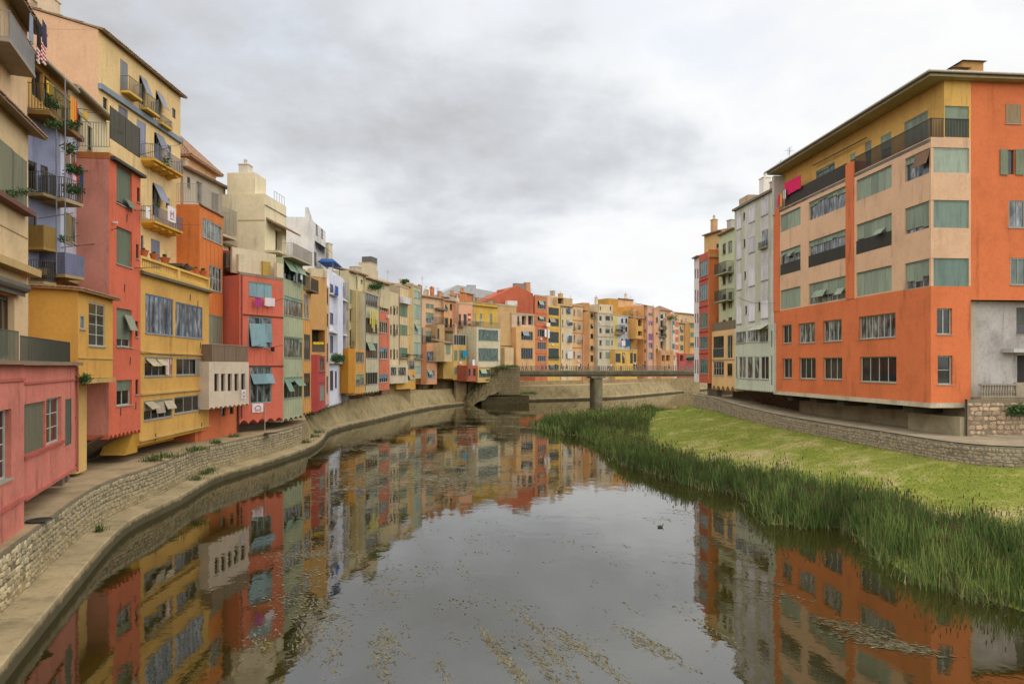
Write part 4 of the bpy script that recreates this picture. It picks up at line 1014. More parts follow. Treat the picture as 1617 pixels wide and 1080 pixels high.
roof_rail(q, 108, 172, 232, 1.35, '8a8a80', y=.06)
poles(f, [(176, 363, 0, 172, 360, .5), (212, 423, 0, 232, 422, .9), (212, 332, 0, 222, 333, .6), (221, 245, 0, 246, 232, .9)], '3a3028')
cloth(f, 217, 223.5, 327, 345, 'd8d8dc', 'small white cloth at the right edge of the coral-red house', out=.5)
m = MB(); m.box(f.S(177), f.S(178.6), -.25, -.02, f.Z(178, 353), f.Z(178, 350)); m.build('lamp', flat('c8c4b8'), f.root)
F_ = f
# slanted timber boards under it
r = empty('slanted_board_screen', (f.A.x, f.A.y, 2.45), f.ang, 'dark slanted timber boards propping the foot of the coral-red house', 'timber screen')
for k in range(9):
    m = MB(); x0 = -1.2 + k * .57; x1 = x0 + .5
    zt = f.zb - 2.5
    m.hexa([(x0, 3.0, 0), (x0 + .48, 3.0, 0), (x0 + .48, 3.15, 0), (x0, 3.15, 0), (x0 + 1.0, .25, zt), (x0 + 1.48, .25, zt), (x0 + 1.48, .4, zt), (x0 + 1.0, .4, zt)]); m.build('board', flat('5e5042', .9), r)
ties(F_, [(200, 344), (196, 455), (205, 570), (190, 650), (214, 640)])
# --- big yellow house (G)
f = House('tallest pale yellow house with a peach gable and rows of grey-shuttered windows', 'dcbc84', 155, 42.5, 285, 53.1, 47, 640, 9, zb=6.0, k=.98)
f.paint.append((.4, f.L, 0, f.Z(155, 130), plaster('dfc088', 1.0)))
win(f, 190, 201.5, 97, 146, 1, 'grey', 'dark', .12, sh='8f9398'); win(f, 220, 229.5, 123, 166, 1, 'grey', 'dark', .15, sill=False); awning_tilt(f, 221, 231, 123, 152, .5, '9498a0')
win(f, 246, 255.5, 146, 189, 1, 'grey', 'dark', .15, sill=False); awning_tilt(f, 247, 257, 148, 172, .5, '9498a0'); win(f, 272, 277.3, 172, 187, 1, 'wood', 'dark', .1, sill=False)
win(f, 162.5, 170, 155, 184, 1, 'wood', 'dark', .15, sill=False); win(f, 187, 202, 170, 222, 2, 'lilac', 'dark', .15, blind=.3, bc='7c7c84'); win(f, 216, 230, 192, 243, 1, 'lilac', 'dark', .12, sh='8f93a4')
win(f, 243.5, 256, 213, 263, 2, 'grey', 'dark', .15, sill=False); awning_tilt(f, 245, 258, 213, 238, .5, '8e909c'); win(f, 264, 270.5, 230, 249, 1, 'lilac', 'dark', .1)
win(f, 216, 222, 275, 330, 1, 'grey', 'dark', .12, sh='868a9c'); win(f, 240.5, 253, 292, 342, 2, 'grey', 'dark', .15, sill=False); awning_tilt(f, 242, 256, 292, 320, .6, '868a96'); win(f, 262, 268, 313, 328, 1, 'lilac', 'dark', .1)
win(f, 238.5, 252, 379, 425, 1, 'lilac', 'dark', .12, sh='84889a'); win(f, 222.5, 227, 372, 410, 1, 'lilac', 'dark', .12)
f.end()
ledge(f, 155, 285, 180, .35, .22, '7f8a94', 220); 
balcony(f, 190, 211, 150, .6, .95, '6a6456', 'cda84e', th=.16); balcony(f, 219, 239, 176, .6, .95, '6a6456', 'cda84e', th=.16); balcony(f, 245, 262, 198, .5, .5, '6a6456', 'cda84e', th=.16)
balcony(f, 222.5, 270, 263, .95, 1.0, '6c7284', 'cf9f3a', th=.16, scallop=True); balcony(f, 222.5, 269, 357, .95, 1.0, '6c7284', 'cf9f3a', th=.16, scallop=True)
m = MB(); k_ = f.H; dp = 9; m.add([(-.02, -.02, k_), (-.02, dp, k_), (-.02, dp * .55, k_ + 1.5), (f.L, -.02, k_), (f.L, dp, k_), (f.L, dp * .55, k_ + 1.5)], [(0, 2, 1), (3, 4, 5), (0, 3, 5, 2), (1, 2, 5, 4)]); m.build('gable', plaster('d3a985'), f.root)
tile_eave(f, -.1, f.L + .35, f.H + .12, .35, 4.9, 1.5)
m = MB(); m.box(-.012, -.003, .02, dp, 0, f.H); m.build('gable_render', plaster('d3a985'), f.root)
for (x, y) in ((.5, 3.6), (.5, 5.0)): chimney(f, x + .3, y, f.H + 1.0, .8, .9, 1.2, 'cdb79a', 'cowl')
cloth(f, 243, 256.5, 327, 351, 'e4dede', 'white banner with a pink emblem on the balcony of the tallest yellow house', 'banner', 'banner', 1.0, stripes=['c9909e'], mark=lambda a, b: .3 < a < .7 and .25 < b < .75 and (int(a * 10) + int(b * 8)) % 2) if False else None
def banner(f, u0, u1, vt, vb, label, out, kind):
    """white cloth banner with a coloured printed emblem and a few lines of print"""
    s0, s1, z0, z1 = f.rect(u0, u1, vt, vb); w = s1 - s0; h = z1 - z0; p = f.A + f.d * s0 + Vector((f.d.y, -f.d.x)) * out
    r = empty('banner', (p.x, p.y, f.zb + z0), f.ang, label, 'banner'); m = MB(); n = 8
    for i in range(n):
        a, b = w * i / n, w * (i + 1) / n; ya, yb = .02 * sin(i * 1.1), .02 * sin((i + 1) * 1.1)
        m.hexa([(a, ya, .02 * sin(i)), (b, yb, .02 * sin(i + 1)), (b, yb + .012, .02 * sin(i + 1)), (a, ya + .012, .02 * sin(i)), (a, ya, h), (b, yb, h), (b, yb + .012, h), (a, ya + .012, h)])
    m.build('sheet', flat('dcd8d6', .9), r); m = MB()
    if kind == 'pink':
        m.box(w * .30, w * .38, -.035, -.028, h * .3, h * .75); m.box(w * .62, w * .70, -.035, -.028, h * .3, h * .75); m.box(w * .38, w * .62, -.035, -.028, h * .5, h * .6); m.box(w * .25, w * .75, -.035, -.028, h * .16, h * .22)
        m.build('print', flat('c07a8a', .9), r)
    elif kind == 'red':
        for i in range(10):
            a = pi * (i + .5) / 10; m.box(w * .5 + cos(a) * w * .26 - w * .04, w * .5 + cos(a) * w * .26 + w * .04, -.035, -.028, h * .42 + sin(a) * h * .32 - .03, h * .42 + sin(a) * h * .32 + .03)
        m.box(w * .2, w * .8, -.035, -.028, h * .28, h * .36); m.box(w * .25, w * .75, -.035, -.028, h * .14, h * .19)
        m.build('print', flat('b8384a', .9), r)
    return r
banner(f, 243, 256.5, 327, 351, 'white banner with a pink print on the balcony of the tallest yellow house', 1.0, 'pink')
plant_thing(f, 236, 246, 256, .8, 4, .4, 'yellow-green plant on the upper scalloped balcony of the tallest house', 14, 320, .07); plant_thing(f, 226, 232, 327, .8, 2, .3, 'brownish potted plant on the lower scalloped balcony', 15, 120, .07)
# --- yellow house with the balustrade (H)
f = House('mustard-yellow house with a balustrade and rows of blue-framed windows', 'd0a050', 220, 40.7, 330, 51.5, 434, 695, 7)
win(f, 229.5, 273.5, 468, 528, 6, 'blue', 'pale', .1, bars=0); win(f, 277, 320, 481, 533, 6, 'blue', 'pale', .1, bars=0)
win(f, 228.5, 272.5, 564, 594, 4, 'grey', 'dark', .1, blind=.38, bc='b8a98a', bars=0); win(f, 278.5, 319.5, 566, 592, 4, 'grey', 'dark', .1)
win(f, 227, 272, 631, 661, 4, 'grey', 'dark', .1, blind=.5, bc='b8a98a'); win(f, 275.5, 318.5, 625, 650.5, 3, 'grey', 'dark', .12)
m = MB(); a = f.rect(308, 318, 568, 591); m.box(*a[:2], -.02, .0, *a[2:]); m.build('shutter', slatted('8f8b78'), f.root)
f.end(); c_ = 'c2a263'
ledge(f, 220, 330, 558.3, .10, .12, c_, 275); ledge(f, 220, 330, 618, .12, .14, c_, 275); ledge(f, 219, 331, 446, .16, .3, '6a6250', 275); ledge(f, 219, 331, 441, .18, .2, 'cfa552', 275)
ledge(f, 220, 330, 684, .10, .10, c_, 275)
awning_tilt(f, 229, 243, 566, 578, .5, 'b8a98a'); awning_tilt(f, 247, 259, 567, 577, .35, 'b8a98a'); awning_tilt(f, 227, 241, 634, 645, .5, 'b8a98a'); awning_tilt(f, 244, 258, 636, 652, .15, 'b9ab92'); awning_tilt(f, 258, 272, 632, 645, .3, 'b9ab92')
cloth(f, 260.5, 268, 567, 592, 'd0b090', 'blue, white and orange striped towel in the middle-floor window of the mustard house', out=.06, stripes=['4a5a90', 'd07a50', 'dcd2c8'])
ties(f, [(312, 480), (316, 545), (314, 648), (300, 470), (245, 690), (318, 672)])
# balustrade: base, rail, piers and each baluster
zt = f.H; m = MB(); m.box(0, f.L, -.05, .22, zt - .02, zt + .16); m.box(0, f.L, -.08, .25, zt + 1.02, zt + 1.17)
nb = 46
for k in (0, .5, 1.0): x = f.L * k; m.box(max(0, x - .18), min(f.L, x + .18), -.07, .24, zt + .161, zt + 1.019)
bo = m.build('balustrade', plaster('d8b25c'), f.root)
bm_ = MB(); bm_.lathe((0, 0, 0), [(.05, 0), (.05, .06), (.035, .1), (.075, .3), (.06, .45), (.03, .62), (.045, .78), (.05, .86)], 6); bmesh_ = bm_.mesh('baluster', [plaster('d8b25c')])
for i in range(nb):
    x = f.L * (i + .5) / nb
    if abs(x - f.L * .5) < .25 or x < .2 or x > f.L - .2: continue
    o = bpy.data.objects.new('baluster', bmesh_); COL.objects.link(o); o.parent = bo; o.location = (x, .08, zt + .16)
m = MB(); z = 0; m.box(-.1, f.L - .4, .05, 2.2, -.32, -.02); m.box(-.1, f.L * .7, 1.2, 3.5, -.75, -.33); m.build('beam', plaster('c09030'), f.root)
f.base(2.8)
for i, (u, v, pw, lab) in enumerate(((230, 403, .5, 'first terracotta pot on the balustrade, nearest the coral-red house'), (246, 408, .5, 'second terracotta pot on the balustrade, below the grey shutter'), (263, 414, .6, 'terracotta pot with a dry plant at mid balustrade'), (298, 424, .35, 'small dark pot right of the middle of the balustrade'), (312, 430, .35, 'little pot near the right end of the balustrade'), (323, 434, .5, 'orange pot at the far right end of the balustrade'))):
    r = potted(f, u, v, pw, .42, .3 if i in (2, 5) else .16, lab, .1, 'b06038' if i != 3 else '4a4238', i); r.location.z = f.zb + f.H + 1.17
m = MB(); a = f.rect(310, 328, 411, 417); m.box(a[0], a[1], 1.0, 2.0, f.H + 1.75, f.H + 1.95); m.box(a[0] + .05, a[0] + .12, 1.3, 1.5, f.H, f.H + 1.75); m.box(a[1] - .12, a[1] - .05, 1.3, 1.5, f.H, f.H + 1.75); m.build('shelter', plaster('5c5140'), f.root)
m = MB(); m.add([(-1.5, .1, -.7), (-.02, .1, -.7), (-.02, .1, 1.2), (-1.5, 1.5, -.7), (-.02, 1.5, -.7), (-.02, 1.5, 1.2)], [(0, 1, 2), (3, 5, 4), (0, 2, 5, 3), (0, 3, 4, 1), (1, 4, 5, 2)]); m.build('bracket', plaster('b58a30'), f.root)
# --- burnt orange house (I) and grey house with the little tower above
f = House('burnt-orange house with glazed upper windows and batten cladding', 'd07638', 315, 52.5, 352, 57, 323, 560, 5)
for (a, b, c, d, n) in ((320, 351, 351, 381, 5), (330.5, 350.5, 421, 460, 4), (329, 350.5, 498, 543, 3)): win(f, a, b, c, d, n, 'pale' if n > 3 else 'wood', 'curtain' if n > 3 else 'dark', .1, bars=1 if n > 3 else 0, blind=1 if n == 3 else 0, bc='8c8c76')
f.end(); ribs(f, 319, 351, 386, 416, 5, plaster('d07638')); ribs(f, 330, 351, 466, 492, 4, plaster('d07638')); ledge(f, 315, 352, 333, .1, .1, '6a4a34', 333)
roof_rail(f, 315.5, 351.5, 330, 1.45, 'a5a298', y=.05, back0=True, ret=3.0)
f = House('grey plastered house with a slanted eave and roof terrace behind the orange block', 'b8ad9a', 286, 56, 356, 63, 262, 520, 6)
win(f, 295.5, 300.5, 280, 297, 1, 'wood', 'dark', .12); win(f, 310.5, 319, 288, 322, 1, 'wood', 'curtain', .15, sill=False); win(f, 334, 346, 305, 334, 2, 'wood', 'dark', .15)
f.end(); tile_eave(f, 0, f.L + .3, f.H, .45, 2.6, .35); pipe(f, 287, 262, 330, 'b08a5a')
f = House('small peach rooftop tower with a pyramid roof of clay tiles', 'd2a478', 297, 58, 341, 63.5, 247, 330, 5.2)
f.end(); hip_roof(f, 0, f.L, 0, f.depth, f.H, 3.1, .5); m = MB(); m.tube((f.L / 2, f.depth / 2, f.H + 3.0), (f.L / 2, f.depth / 2, f.H + 4.6), .025); m.build('finial', flat('55524c'), f.root); chimney(f, -1.2, -.2, f.H - 1.5, .5, .5, .8, 'c8b090', None)
# recess with stacked balconies between orange and coral
f = House('dark red recessed wall with a balcony between the orange and coral houses', '9a4030', 350, 58.5, 383, 59.5, 395, 640, 4)
opening(f, 356, 372, 492, 540, .6) if False else None; win(f, 356, 366, 470, 496, 1, 'brown', 'dark', .1)
f.end(); balcony(f, 351, 382, 494, 1.4, 1.25, '5a4a3c', '6a5540', solid='6e5a4c', scallop=True); balcony(f, 351, 377, 424, 1.4, 1.15, '7a6a58', '8a7258', solid='7a6c5c', scallop=True)
f = House('narrow beige house back with a small window and railed balcony above the red recess', 'c9b48c', 351, 60.5, 381, 63.5, 385, 420, 4, zb=15.0)
win(f, 361, 371, 390, 412, 1, 'wood', 'dark', .12); f.end(); tile_eave(f, 0, f.L, f.H, .35, 2.0, .3)
m_ = f
f2 = House('beige upper slab with a railed balcony beside the grey house', 'bfb296', 350, 59, 374, 61.5, 368, 384, 3, zb=HC + (VH - 372) / F * 59); f2.end(); roof_rail(f2, 350.5, 374, 368, 2.1, '9a9488', y=.03, back1=True)
# --- beige bay (J)
f = House('beige bay with five slot windows below a brown roof terrace screen', 'cdbba4', 330, 49.5, 393, 55, 571, 643, 3)
for k in range(5): win(f, 338.5 + k * 10.6, 345.5 + k * 10.5, 590, 618 - k * .3, 1, 'brown', 'dark', .22, sill=False)
f.end(); hem(f, 9, .16); roof_rail(f, 335.5, 391, 571, 1.25, solid='8a745f', y=.04, back0=True)
m = MB(); s0, s1 = f.S(336), f.S(390); m.box(s0, s1, .0, .06, f.H + 1.25, f.H + 1.3); m.build('handrail', flat('9a8a70'), f.root)
banner(f, 380.5, 387.5, 615, 630, 'small white poster with a red print at the right of the beige bay', .05, 'red')
f = House('orange ground-floor block with a scalloped foot under the beige bay', 'c46b40', 308, 50.1, 375, 56.6, 640, 704, 3.5, zt=HC - 62 / F * 50.1)
win(f, 349.5, 356, 640, 657, 1, 'brown', 'dark', .15, sill=False); win(f, 362.5, 369, 638, 654, 1, 'brown', 'dark', .15, sill=False); f.end(); hem(f, 8, .25, mat=plaster('c46b40')); pipe(f, 374, 640, 682, '4a3428')
# --- coral house (K)
f = House('coral-pink house with large pale blue shutters on three floors', 'cf6a52', 378, 56.5, 447, 60.5, 434, 664, 6)
win(f, 393, 429, 446, 470, 3, 'teal', 'dark', .1, blind=1, bc='7f9ca2', sill=False); win(f, 392.5, 428.5, 501, 549, 2, 'teal', 'pale', .1, sill=False); win(f, 395, 428.5, 579, 636, 3, 'teal', 'curtain', .1, sill=False)
awning_tilt(f, 393, 417, 511, 547, .35, '7f9ca2'); awning_tilt(f, 417, 428.5, 511, 541, .15, '86a2a8'); awning_tilt(f, 395, 418, 590, 606, .45, '7f9ca2'); awning_tilt(f, 418, 430, 590, 605, .4, '7f9ca2')
f.end(); hem(f, 5, .32); ledge(f, 381, 447, 499, .1, .07, '6a3a30', 414); ledge(f, 381, 447, 578, .1, .07, '6a3a30', 414)
ribs(f, 392, 430, 472, 494, 5, plaster('cf6a52')); ribs(f, 392, 430, 552, 574, 4, plaster('cf6a52')); pipe(f, 381, 434, 660, '8a4438', .06); pipe(f, 417, 640, 690, 'a09a88', .04)
m = MB(); m.box(0, f.L, -.03, .2, f.H, f.H + .25); m.build('coping', plaster('8a7a68'), f.root); f.base(2.2)
m = MB(); s0, s1 = f.S(378), f.S(447); m.box(0, f.L, .9, 1.1, f.H + .25, f.H + 2.4); m.box(f.S(376.5), f.S(387), -.02, .3, f.H + .25, f.H + 1.7); m.box(f.S(437), f.L, -.02, .3, f.H + .25, f.H + 1.5); m.build('parapet', plaster('cfbfa0'), f.root)
m = MB(); m.box(f.S(424), f.S(436), .7, .88, f.H + .25, f.H + 1.6); m.build('parapet', plaster('b99a4a'), f.root)
m = MB(); m.box(f.S(390), f.S(396), .7, .88, f.H + .6, f.H + 1.1); m.build('vent', plaster('7a4a3c'), f.root)
for (u0, u1, vt, vb, c, lab) in ((397, 407, 471, 484, 'a83a80', 'magenta cloth drying below the top blue shutter of the coral house'), (412, 428, 471, 484, 'd8c8cc', 'white and pink washing below the top blue shutter of the coral house'), (421, 427, 548, 555, '1a1a1c', 'small black cloth under the middle blue shutter')):
    cloth(f, u0, u1, vt, vb, c, lab, out=.5)
banner(f, 397.6, 415, 637, 651, 'white banner with a red arch print low on the coral house', .07, 'red')
poles(f, [(393, 468, 0, 400, 472, .8), (426, 478, 0, 437, 472, .9), (394, 548, 0, 402, 545, .7), (417, 551, 0, 436, 545, .9)])
# --- big cream house (M) behind with the wide side wall
f = House('large cream house with a broad blank side wall, square chimney block and arched door', 'dccfac', 418, 62, 452, 67, 306, 480, 8)
opening(f, 435, 446, 362, 398, .6); f.end(); ledge(f, 418, 452, 330, .06, .1, 'b8a888', 430)
q = MB(); q.box(-.0, f.L, -1.3, 0, f.Z(435, 402) - .2, f.Z(435, 402)); q.build('balcony', plaster('cdbf9c'), f.root)
tile_eave(f, .3, f.L + 1.2, f.Z(435, 352), 1.0, .9, .5); m = MB(); m.box(.2, 2.6, 1.0, 3.6, f.H - .02, f.H + 2.0); m.build('chimney_block', plaster('dccfac'), f.root); chimney(f, .9, 2.2, f.H + 2.0, .9, .9, .8, 'cdc6b6', 'pot')
m = MB(); rail_mesh(m, [(2.6, .2), (f.L, .2)], f.H, .9, .5, .02); m.build('roof_railing', flat('a89c98'), f.root)
m = MB(); m.box(-.015, -.003, .0, 2.5, f.H - 2.5, f.H - 2.35); m.build('moulding', plaster('b9a47c'), f.root)
# --- pale green house (L)
f = House('pale green house with three bands of green-framed windows and batten panels', 'aab08e', 447, 60.9, 478, 66, 406, 661, 6)
GR = plaster('b4b698')
win(f, 448.5, 477, 412, 445, 3, 'green', 'dark', .12, blind=.35, bc='8fa68a', sill=False); win(f, 448.5, 478, 470, 500, 5, 'green', 'curtain', .12, blind=.18, bc='8fa68a'); win(f, 448.5, 477.5, 532, 565, 5, 'green', 'curtain', .12, blind=.25, bc='7f9c82'); win(f, 448.5, 477.5, 595, 628, 5, 'green', 'dark', .12, blind=.3, bc='7f9c82')
f.end(); hem(f, 4, .3); 
for vt, vb in ((446, 468), (502, 530), (567, 593), (631, 655)): ribs(f, 448, 477, vt, vb, 8, GR)
awning_tilt(f, 449, 462, 414, 430, .6, '8fa68a'); awning_tilt(f, 463, 476, 418, 434, .6, '96aa90'); awning_tilt(f, 449, 457, 600, 618, .5, '7fa088'); awning_tilt(f, 464, 476, 600, 609, .5, '86a286')
balcony(f, 447, 479, 411, .9, 1.15, '8a8478', 'b0a68c'); f.base(2.5)
cloth(f, 462, 466, 430, 446, '1c1c20', 'black garment hanging on the top band of the pale green house', out=.5); cloth(f, 470, 474, 434, 450, '26262c', 'dark garment right of the black one on the pale green house', out=.5); cloth(f, 466.5, 469.5, 432, 442, 'dedede', 'white garment between two dark ones on the pale green house', out=.5)
for i, (u, c) in enumerate(((465, 'b0301c'), (469.5, 'c0402c'), (475, 'a82a1c'))): potted(f, u, 630, .35, .2, .3, ('left', 'middle', 'right')[i] + ' of the three red flower pots on the lowest green window sill', .15, 'a8401c', 30 + i)
# --- narrow orange house
f = House('narrow orange-yellow house squeezed beside the pale green one', 'd39a52', 478, 66.2, 491, 69.5, 458, 652, 5)
win(f, 480, 488, 465, 504, 2, 'pale', 'pale', .1); win(f, 480, 490, 528, 568, 3, 'wood', 'dark', .1); win(f, 480, 490, 589, 627, 3, 'wood', 'dark', .1); f.end(); hem(f, 3, .25)
for vt, vb in ((506, 526), (570, 588), (630, 650)): ribs(f, 479, 491, vt, vb, 4, f.col)
f.base(2.5); q = House('dark recess with a glazed balcony over the narrow orange house', 'b7a27a', 478, 67.2, 491, 70, 424, 458, 4); opening(q, 480, 490, 430, 456, .8); q.end(); balcony(q, 479, 491, 460, .8, 1.2, '33322e', '6a6050')
# --- tan wall house
f = House('tan house with a big blank wall and a roofed balcony with a yellow cloth', 'c99a5e', 490.5, 74.5, 516, 76.2, 436, 562, 5)
opening(f, 492.5, 513, 521, 556, 1.2); f.end(); m = MB(); m.box(-.05, f.L + .05, -.05, .5, f.H, f.H + .9); m.build('parapet', plaster('cdbd98'), f.root)
m = MB(); a = f.rect(492.5, 513, 541, 556); m.box(a[0], a[1], .02, .08, a[2], a[3]); m.build('parapet', slatted('6a5f4c'), f.root); cloth(f, 494, 511, 540, 544, 'd8b820', 'yellow cloth over the parapet of the tan house balcony', out=.05)
f = House('wine-red low house with a grey open shutter beside the white house', 'b34c46', 490, 73, 502.5, 73.6, 560, 650, 6); f.end()
f = House('wine-red house front facing the river, with two small barred windows', 'b34c46', 502.5, 73.6, 514.5, 80, 560, 648.5, 3)
win(f, 504.5, 511.5, 566, 585, 3, 'dark', 'pale', .1); win(f, 505, 511.5, 609, 631, 1, 'grey', 'dark', .1, sh='8a9088'); f.end(); ledge(f, 503, 514, 588, .08, .05, '8f3a34'); ledge(f, 503, 514, 604, .06, .04, '8f3a34'); f.base(2.5)
f = House('thin pinkish cream house edge between the tan house and the white one', 'cfae90', 514.3, 79.5, 520.5, 84, 448, 640, 5)
for vt, vb in ((455, 480), (495, 515), (542, 571), (594, 621)): win(f, 515.5, 518.3, vt, vb, 1, 'brown', 'dark', .12)
f.end()
# --- peach and white rooftop blocks behind
f = House('peach blank rooftop wall behind the white tower', 'd2ab82', 450, 83, 488, 83.5, 352, 440, 6, zb=15); f.end(); ledge(f, 450, 488, 368, .12, .08, '8a6a52', 470)
f = House('weathered white rooftop house with a dark window awning', 'd2cec8', 487, 83, 514, 92, 343, 440, 6, zb=14, wear=1.6)
win(f, 496, 499.5, 398, 420, 1, 'wood', 'dark', .1, sh='7a5a48'); win(f, 498.5, 502, 355, 371, 1, 'grey', 'dark', .12); win(f, 507, 510, 362, 376, 1, 'grey', 'dark', .12); f.end(); awning_tilt(f, 497, 513, 386, 394, 1.0, '35303a')
m = MB(); m.add([(0, 0, f.H), (2.2, 0, f.H), (0, 0, f.H + 1.2), (0, .4, f.H), (2.2, .4, f.H), (0, .4, f.H + 1.2)], [(0, 1, 2), (3, 5, 4), (0, 2, 5, 3), (1, 4, 5, 2)]); m.build('parapet', f.col, f.root)
# --- white house with blue windows
f = House('narrow white house with deep blue window frames and a hanging plant', 'd6d8e4', 519.5, 83.5, 546, 95, 425, 640, 6, k=1.0)
for (vt, vb) in ((449, 467), (494, 512), (530, 557), (585, 616)):
    win(f, 521, 526.3, vt, vb, 2, 'navy', 'dark', .1); win(f, 536.5, 542.5, vt + 3, vb - 1, 2, 'navy', 'dark', .1, blind=.4, bc='5060a0')
win(f, 529, 532, 586, 612, 1, 'navy', 'dark', .1)
m = MB(); a, b = f.S(527), f.S(535.5); m.box(a, b, -.5, -.003, f.Z(531, 572), f.H - .3); m.build('pilaster', plaster('d6d8e4'), f.root)
f.end(); hem(f, 9, .22)
for v in (470, 527, 573): ledge(f, 519.5, 546, v, .22, .45, 'cfcfd6', 532)
f.base(2.5); plant_thing(f, 521, 534, 566, .5, 6, .75, 'bright green hanging plant on the white house with blue windows', 21, 1100, .12)
cloth(f, 521.5, 526.5, 452, 466, '2a52a0', 'bright blue cloth on the upper balcony of the white house', out=.6)
r = empty('blue_parasol_awning', (f.A.x - .2, f.A.y + 2, f.zb + f.H), f.ang, 'bright blue awning over the roof terrace of the white house', 'awning')
m = MB(); m.hexa([(.6, -.3, 1.3), (5.6, -.3, 1.3), (5.6, 1.9, 1.3), (.6, 1.9, 1.3), (1.2, .1, 1.75), (4.8, .1, 1.75), (4.8, 1.5, 1.75), (1.2, 1.5, 1.75)]); m.build('canopy', flat('2a5590', .8), r)
m = MB(); [m.tube((x, y, 0), (x, y, 1.32), .05) for x in (.8, 5.3) for y in (0, 1.6)]; m.build('post', flat('6a6a66'), r)

FARBASE = concrete('9c8660', .8, 'embankment_render', .3)
# ---- helper for mid and far houses --------------------------------------------------
def rows_house(label, col, uA, YA, uB, YB, vt, vb, rows, cols, depth=6, fr='green', g='dark', k=1.0, bands=None, top=None, hemn=0, base=0, name='house', wear=1.1, blindc='7f8f78', seed=0, rib=False, sill=True, zb=None):
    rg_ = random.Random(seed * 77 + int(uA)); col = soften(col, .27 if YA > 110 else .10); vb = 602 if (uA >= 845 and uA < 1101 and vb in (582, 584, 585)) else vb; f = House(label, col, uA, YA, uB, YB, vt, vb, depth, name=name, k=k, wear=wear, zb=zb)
    for (v0, v1) in rows:
        for c in cols:
            a, b = c[0], c[1]; kind = c[2] if len(c) > 2 else 'w'
            n = max(1, min(5, int((b - a) / 3.2)))
            bl = rg_.choice((0, 0, .35, .5, 1.0)) if kind == 'w' else (1.0 if kind == 'b' else 0)
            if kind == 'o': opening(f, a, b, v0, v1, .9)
            elif kind == 'd': win(f, a, b, v0 - 1, v1 + 2, 1, 'wood', 'dark', .15, sill=False)
            else: win(f, a, b, v0, v1, n, fr if kind != 's' else 'wood', g, .12, blind=bl, bc=blindc, sill=sill, bars=0)
    f.end()
    for v in (bands or []): ledge(f, uA, uB, v, .16, .12, 'a8966e')
    if rib:
        for (r0, r1) in zip(rows[:-1], rows[1:]): ribs(f, cols[0][0], cols[-1][1], r0[1] + 2, r1[0] - 2, max(3, int((cols[-1][1] - cols[0][0]) / 3)), f.col)
    if hemn: hem(f, hemn, .25)
    ex = random.Random(int(uA * 13 + vt))
    if rows and ex.random() < .6: pipe(f, (uB - .8) if ex.random() < .5 else uA + .8, vt, vb - 2, ex.choice(['7a6a58', '8a8478', '6a5648']), .055)
    for (v0, v1) in rows:
        for c in cols:
            if c[1] - c[0] < 2.4 or (len(c) > 2 and c[2] == 'o'): continue
            q_ = ex.random(); a, b = c[0], c[1]; d_ = (b - a)
            if q_ < .16: awning_tilt(f, a + d_ * .1, a + d_ * .6, v0, v0 + (v1 - v0) * .5, .5, ex.choice(['8fa088', '9a9684', '7a8a90', 'a89878']))
            elif q_ < .32: balcony(f, a - .3, b + .3, v1, .45, .75, '45433e', ex.choice(['a0906e', '8d8570']), step=.2)
            elif q_ < .42: m = MB(); x_ = f.S(a + d_ * ex.random()); z_ = f.Z(a, v1) - .75; m.box(x_ - .35, x_ + .35, -.32, -.01, z_, z_ + .5); m.build('air_conditioner', flat('c9c7c0', .5), f.root)
            elif q_ < .52: m = MB(); m.tube((f.S(a), -.0, f.Z(a, v1) - .1), (f.S(a), -.7, f.Z(a, v1) + .05), .02); m.tube((f.S(b), -.0, f.Z(b, v1) - .1), (f.S(b), -.7, f.Z(b, v1) + .05), .02); m.tube((f.S(a), -.65, f.Z(a, v1) + .04), (f.S(b), -.65, f.Z(b, v1) + .04), .012); m.build('clothes_line', flat('3a3834'), f.root)
    if f.L > 3.5 and rows:
        if ex.random() < .5: chimney(f, f.L * ex.uniform(.2, .8), depth * .5, f.H + (.5 if top == 'tile' else .1), .6, .6, ex.uniform(.8, 1.8), ex.choice(['c0a080', 'b58a60', 'c8bca8', 'a89a88']), ex.choice(['tile', 'pot', None]))
        if ex.random() < .55: antenna(f, f.L * ex.uniform(.15, .85), depth * .4, f.H + .1, ex.uniform(1.6, 3.2))
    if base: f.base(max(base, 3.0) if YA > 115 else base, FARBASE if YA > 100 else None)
    if top == 'tile': tile_eave(f, 0, f.L, f.H, .4, 3, .7, pitch=.4)
    elif top == 'flat': m = MB(); m.box(-.05, f.L + .05, -.08, .3, f.H, f.H + .35); m.build('coping', plaster('b3a283'), f.root)
    elif top == 'rail': m = MB(); m.box(0, f.L, -.1, .2, f.H, f.H + .12); m.build('coping', plaster('b3a283'), f.root); m = MB(); rail_mesh(m, [(0, .05), (f.L, .05)], f.H + .1, 1.0, .3, .025, .06); m.build('roof_railing', flat('6a665c'), f.root)
    return f
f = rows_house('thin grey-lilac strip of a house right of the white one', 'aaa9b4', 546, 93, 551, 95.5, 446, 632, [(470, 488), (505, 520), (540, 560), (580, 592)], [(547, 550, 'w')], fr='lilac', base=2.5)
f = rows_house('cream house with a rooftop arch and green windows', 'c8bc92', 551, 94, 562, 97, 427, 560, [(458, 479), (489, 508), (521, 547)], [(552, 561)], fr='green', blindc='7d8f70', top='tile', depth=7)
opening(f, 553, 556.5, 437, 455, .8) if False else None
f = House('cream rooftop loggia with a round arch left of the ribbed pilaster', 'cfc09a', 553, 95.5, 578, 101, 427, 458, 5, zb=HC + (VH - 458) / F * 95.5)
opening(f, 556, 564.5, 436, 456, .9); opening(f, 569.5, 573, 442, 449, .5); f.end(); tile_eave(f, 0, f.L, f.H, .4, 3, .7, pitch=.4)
m = MB()
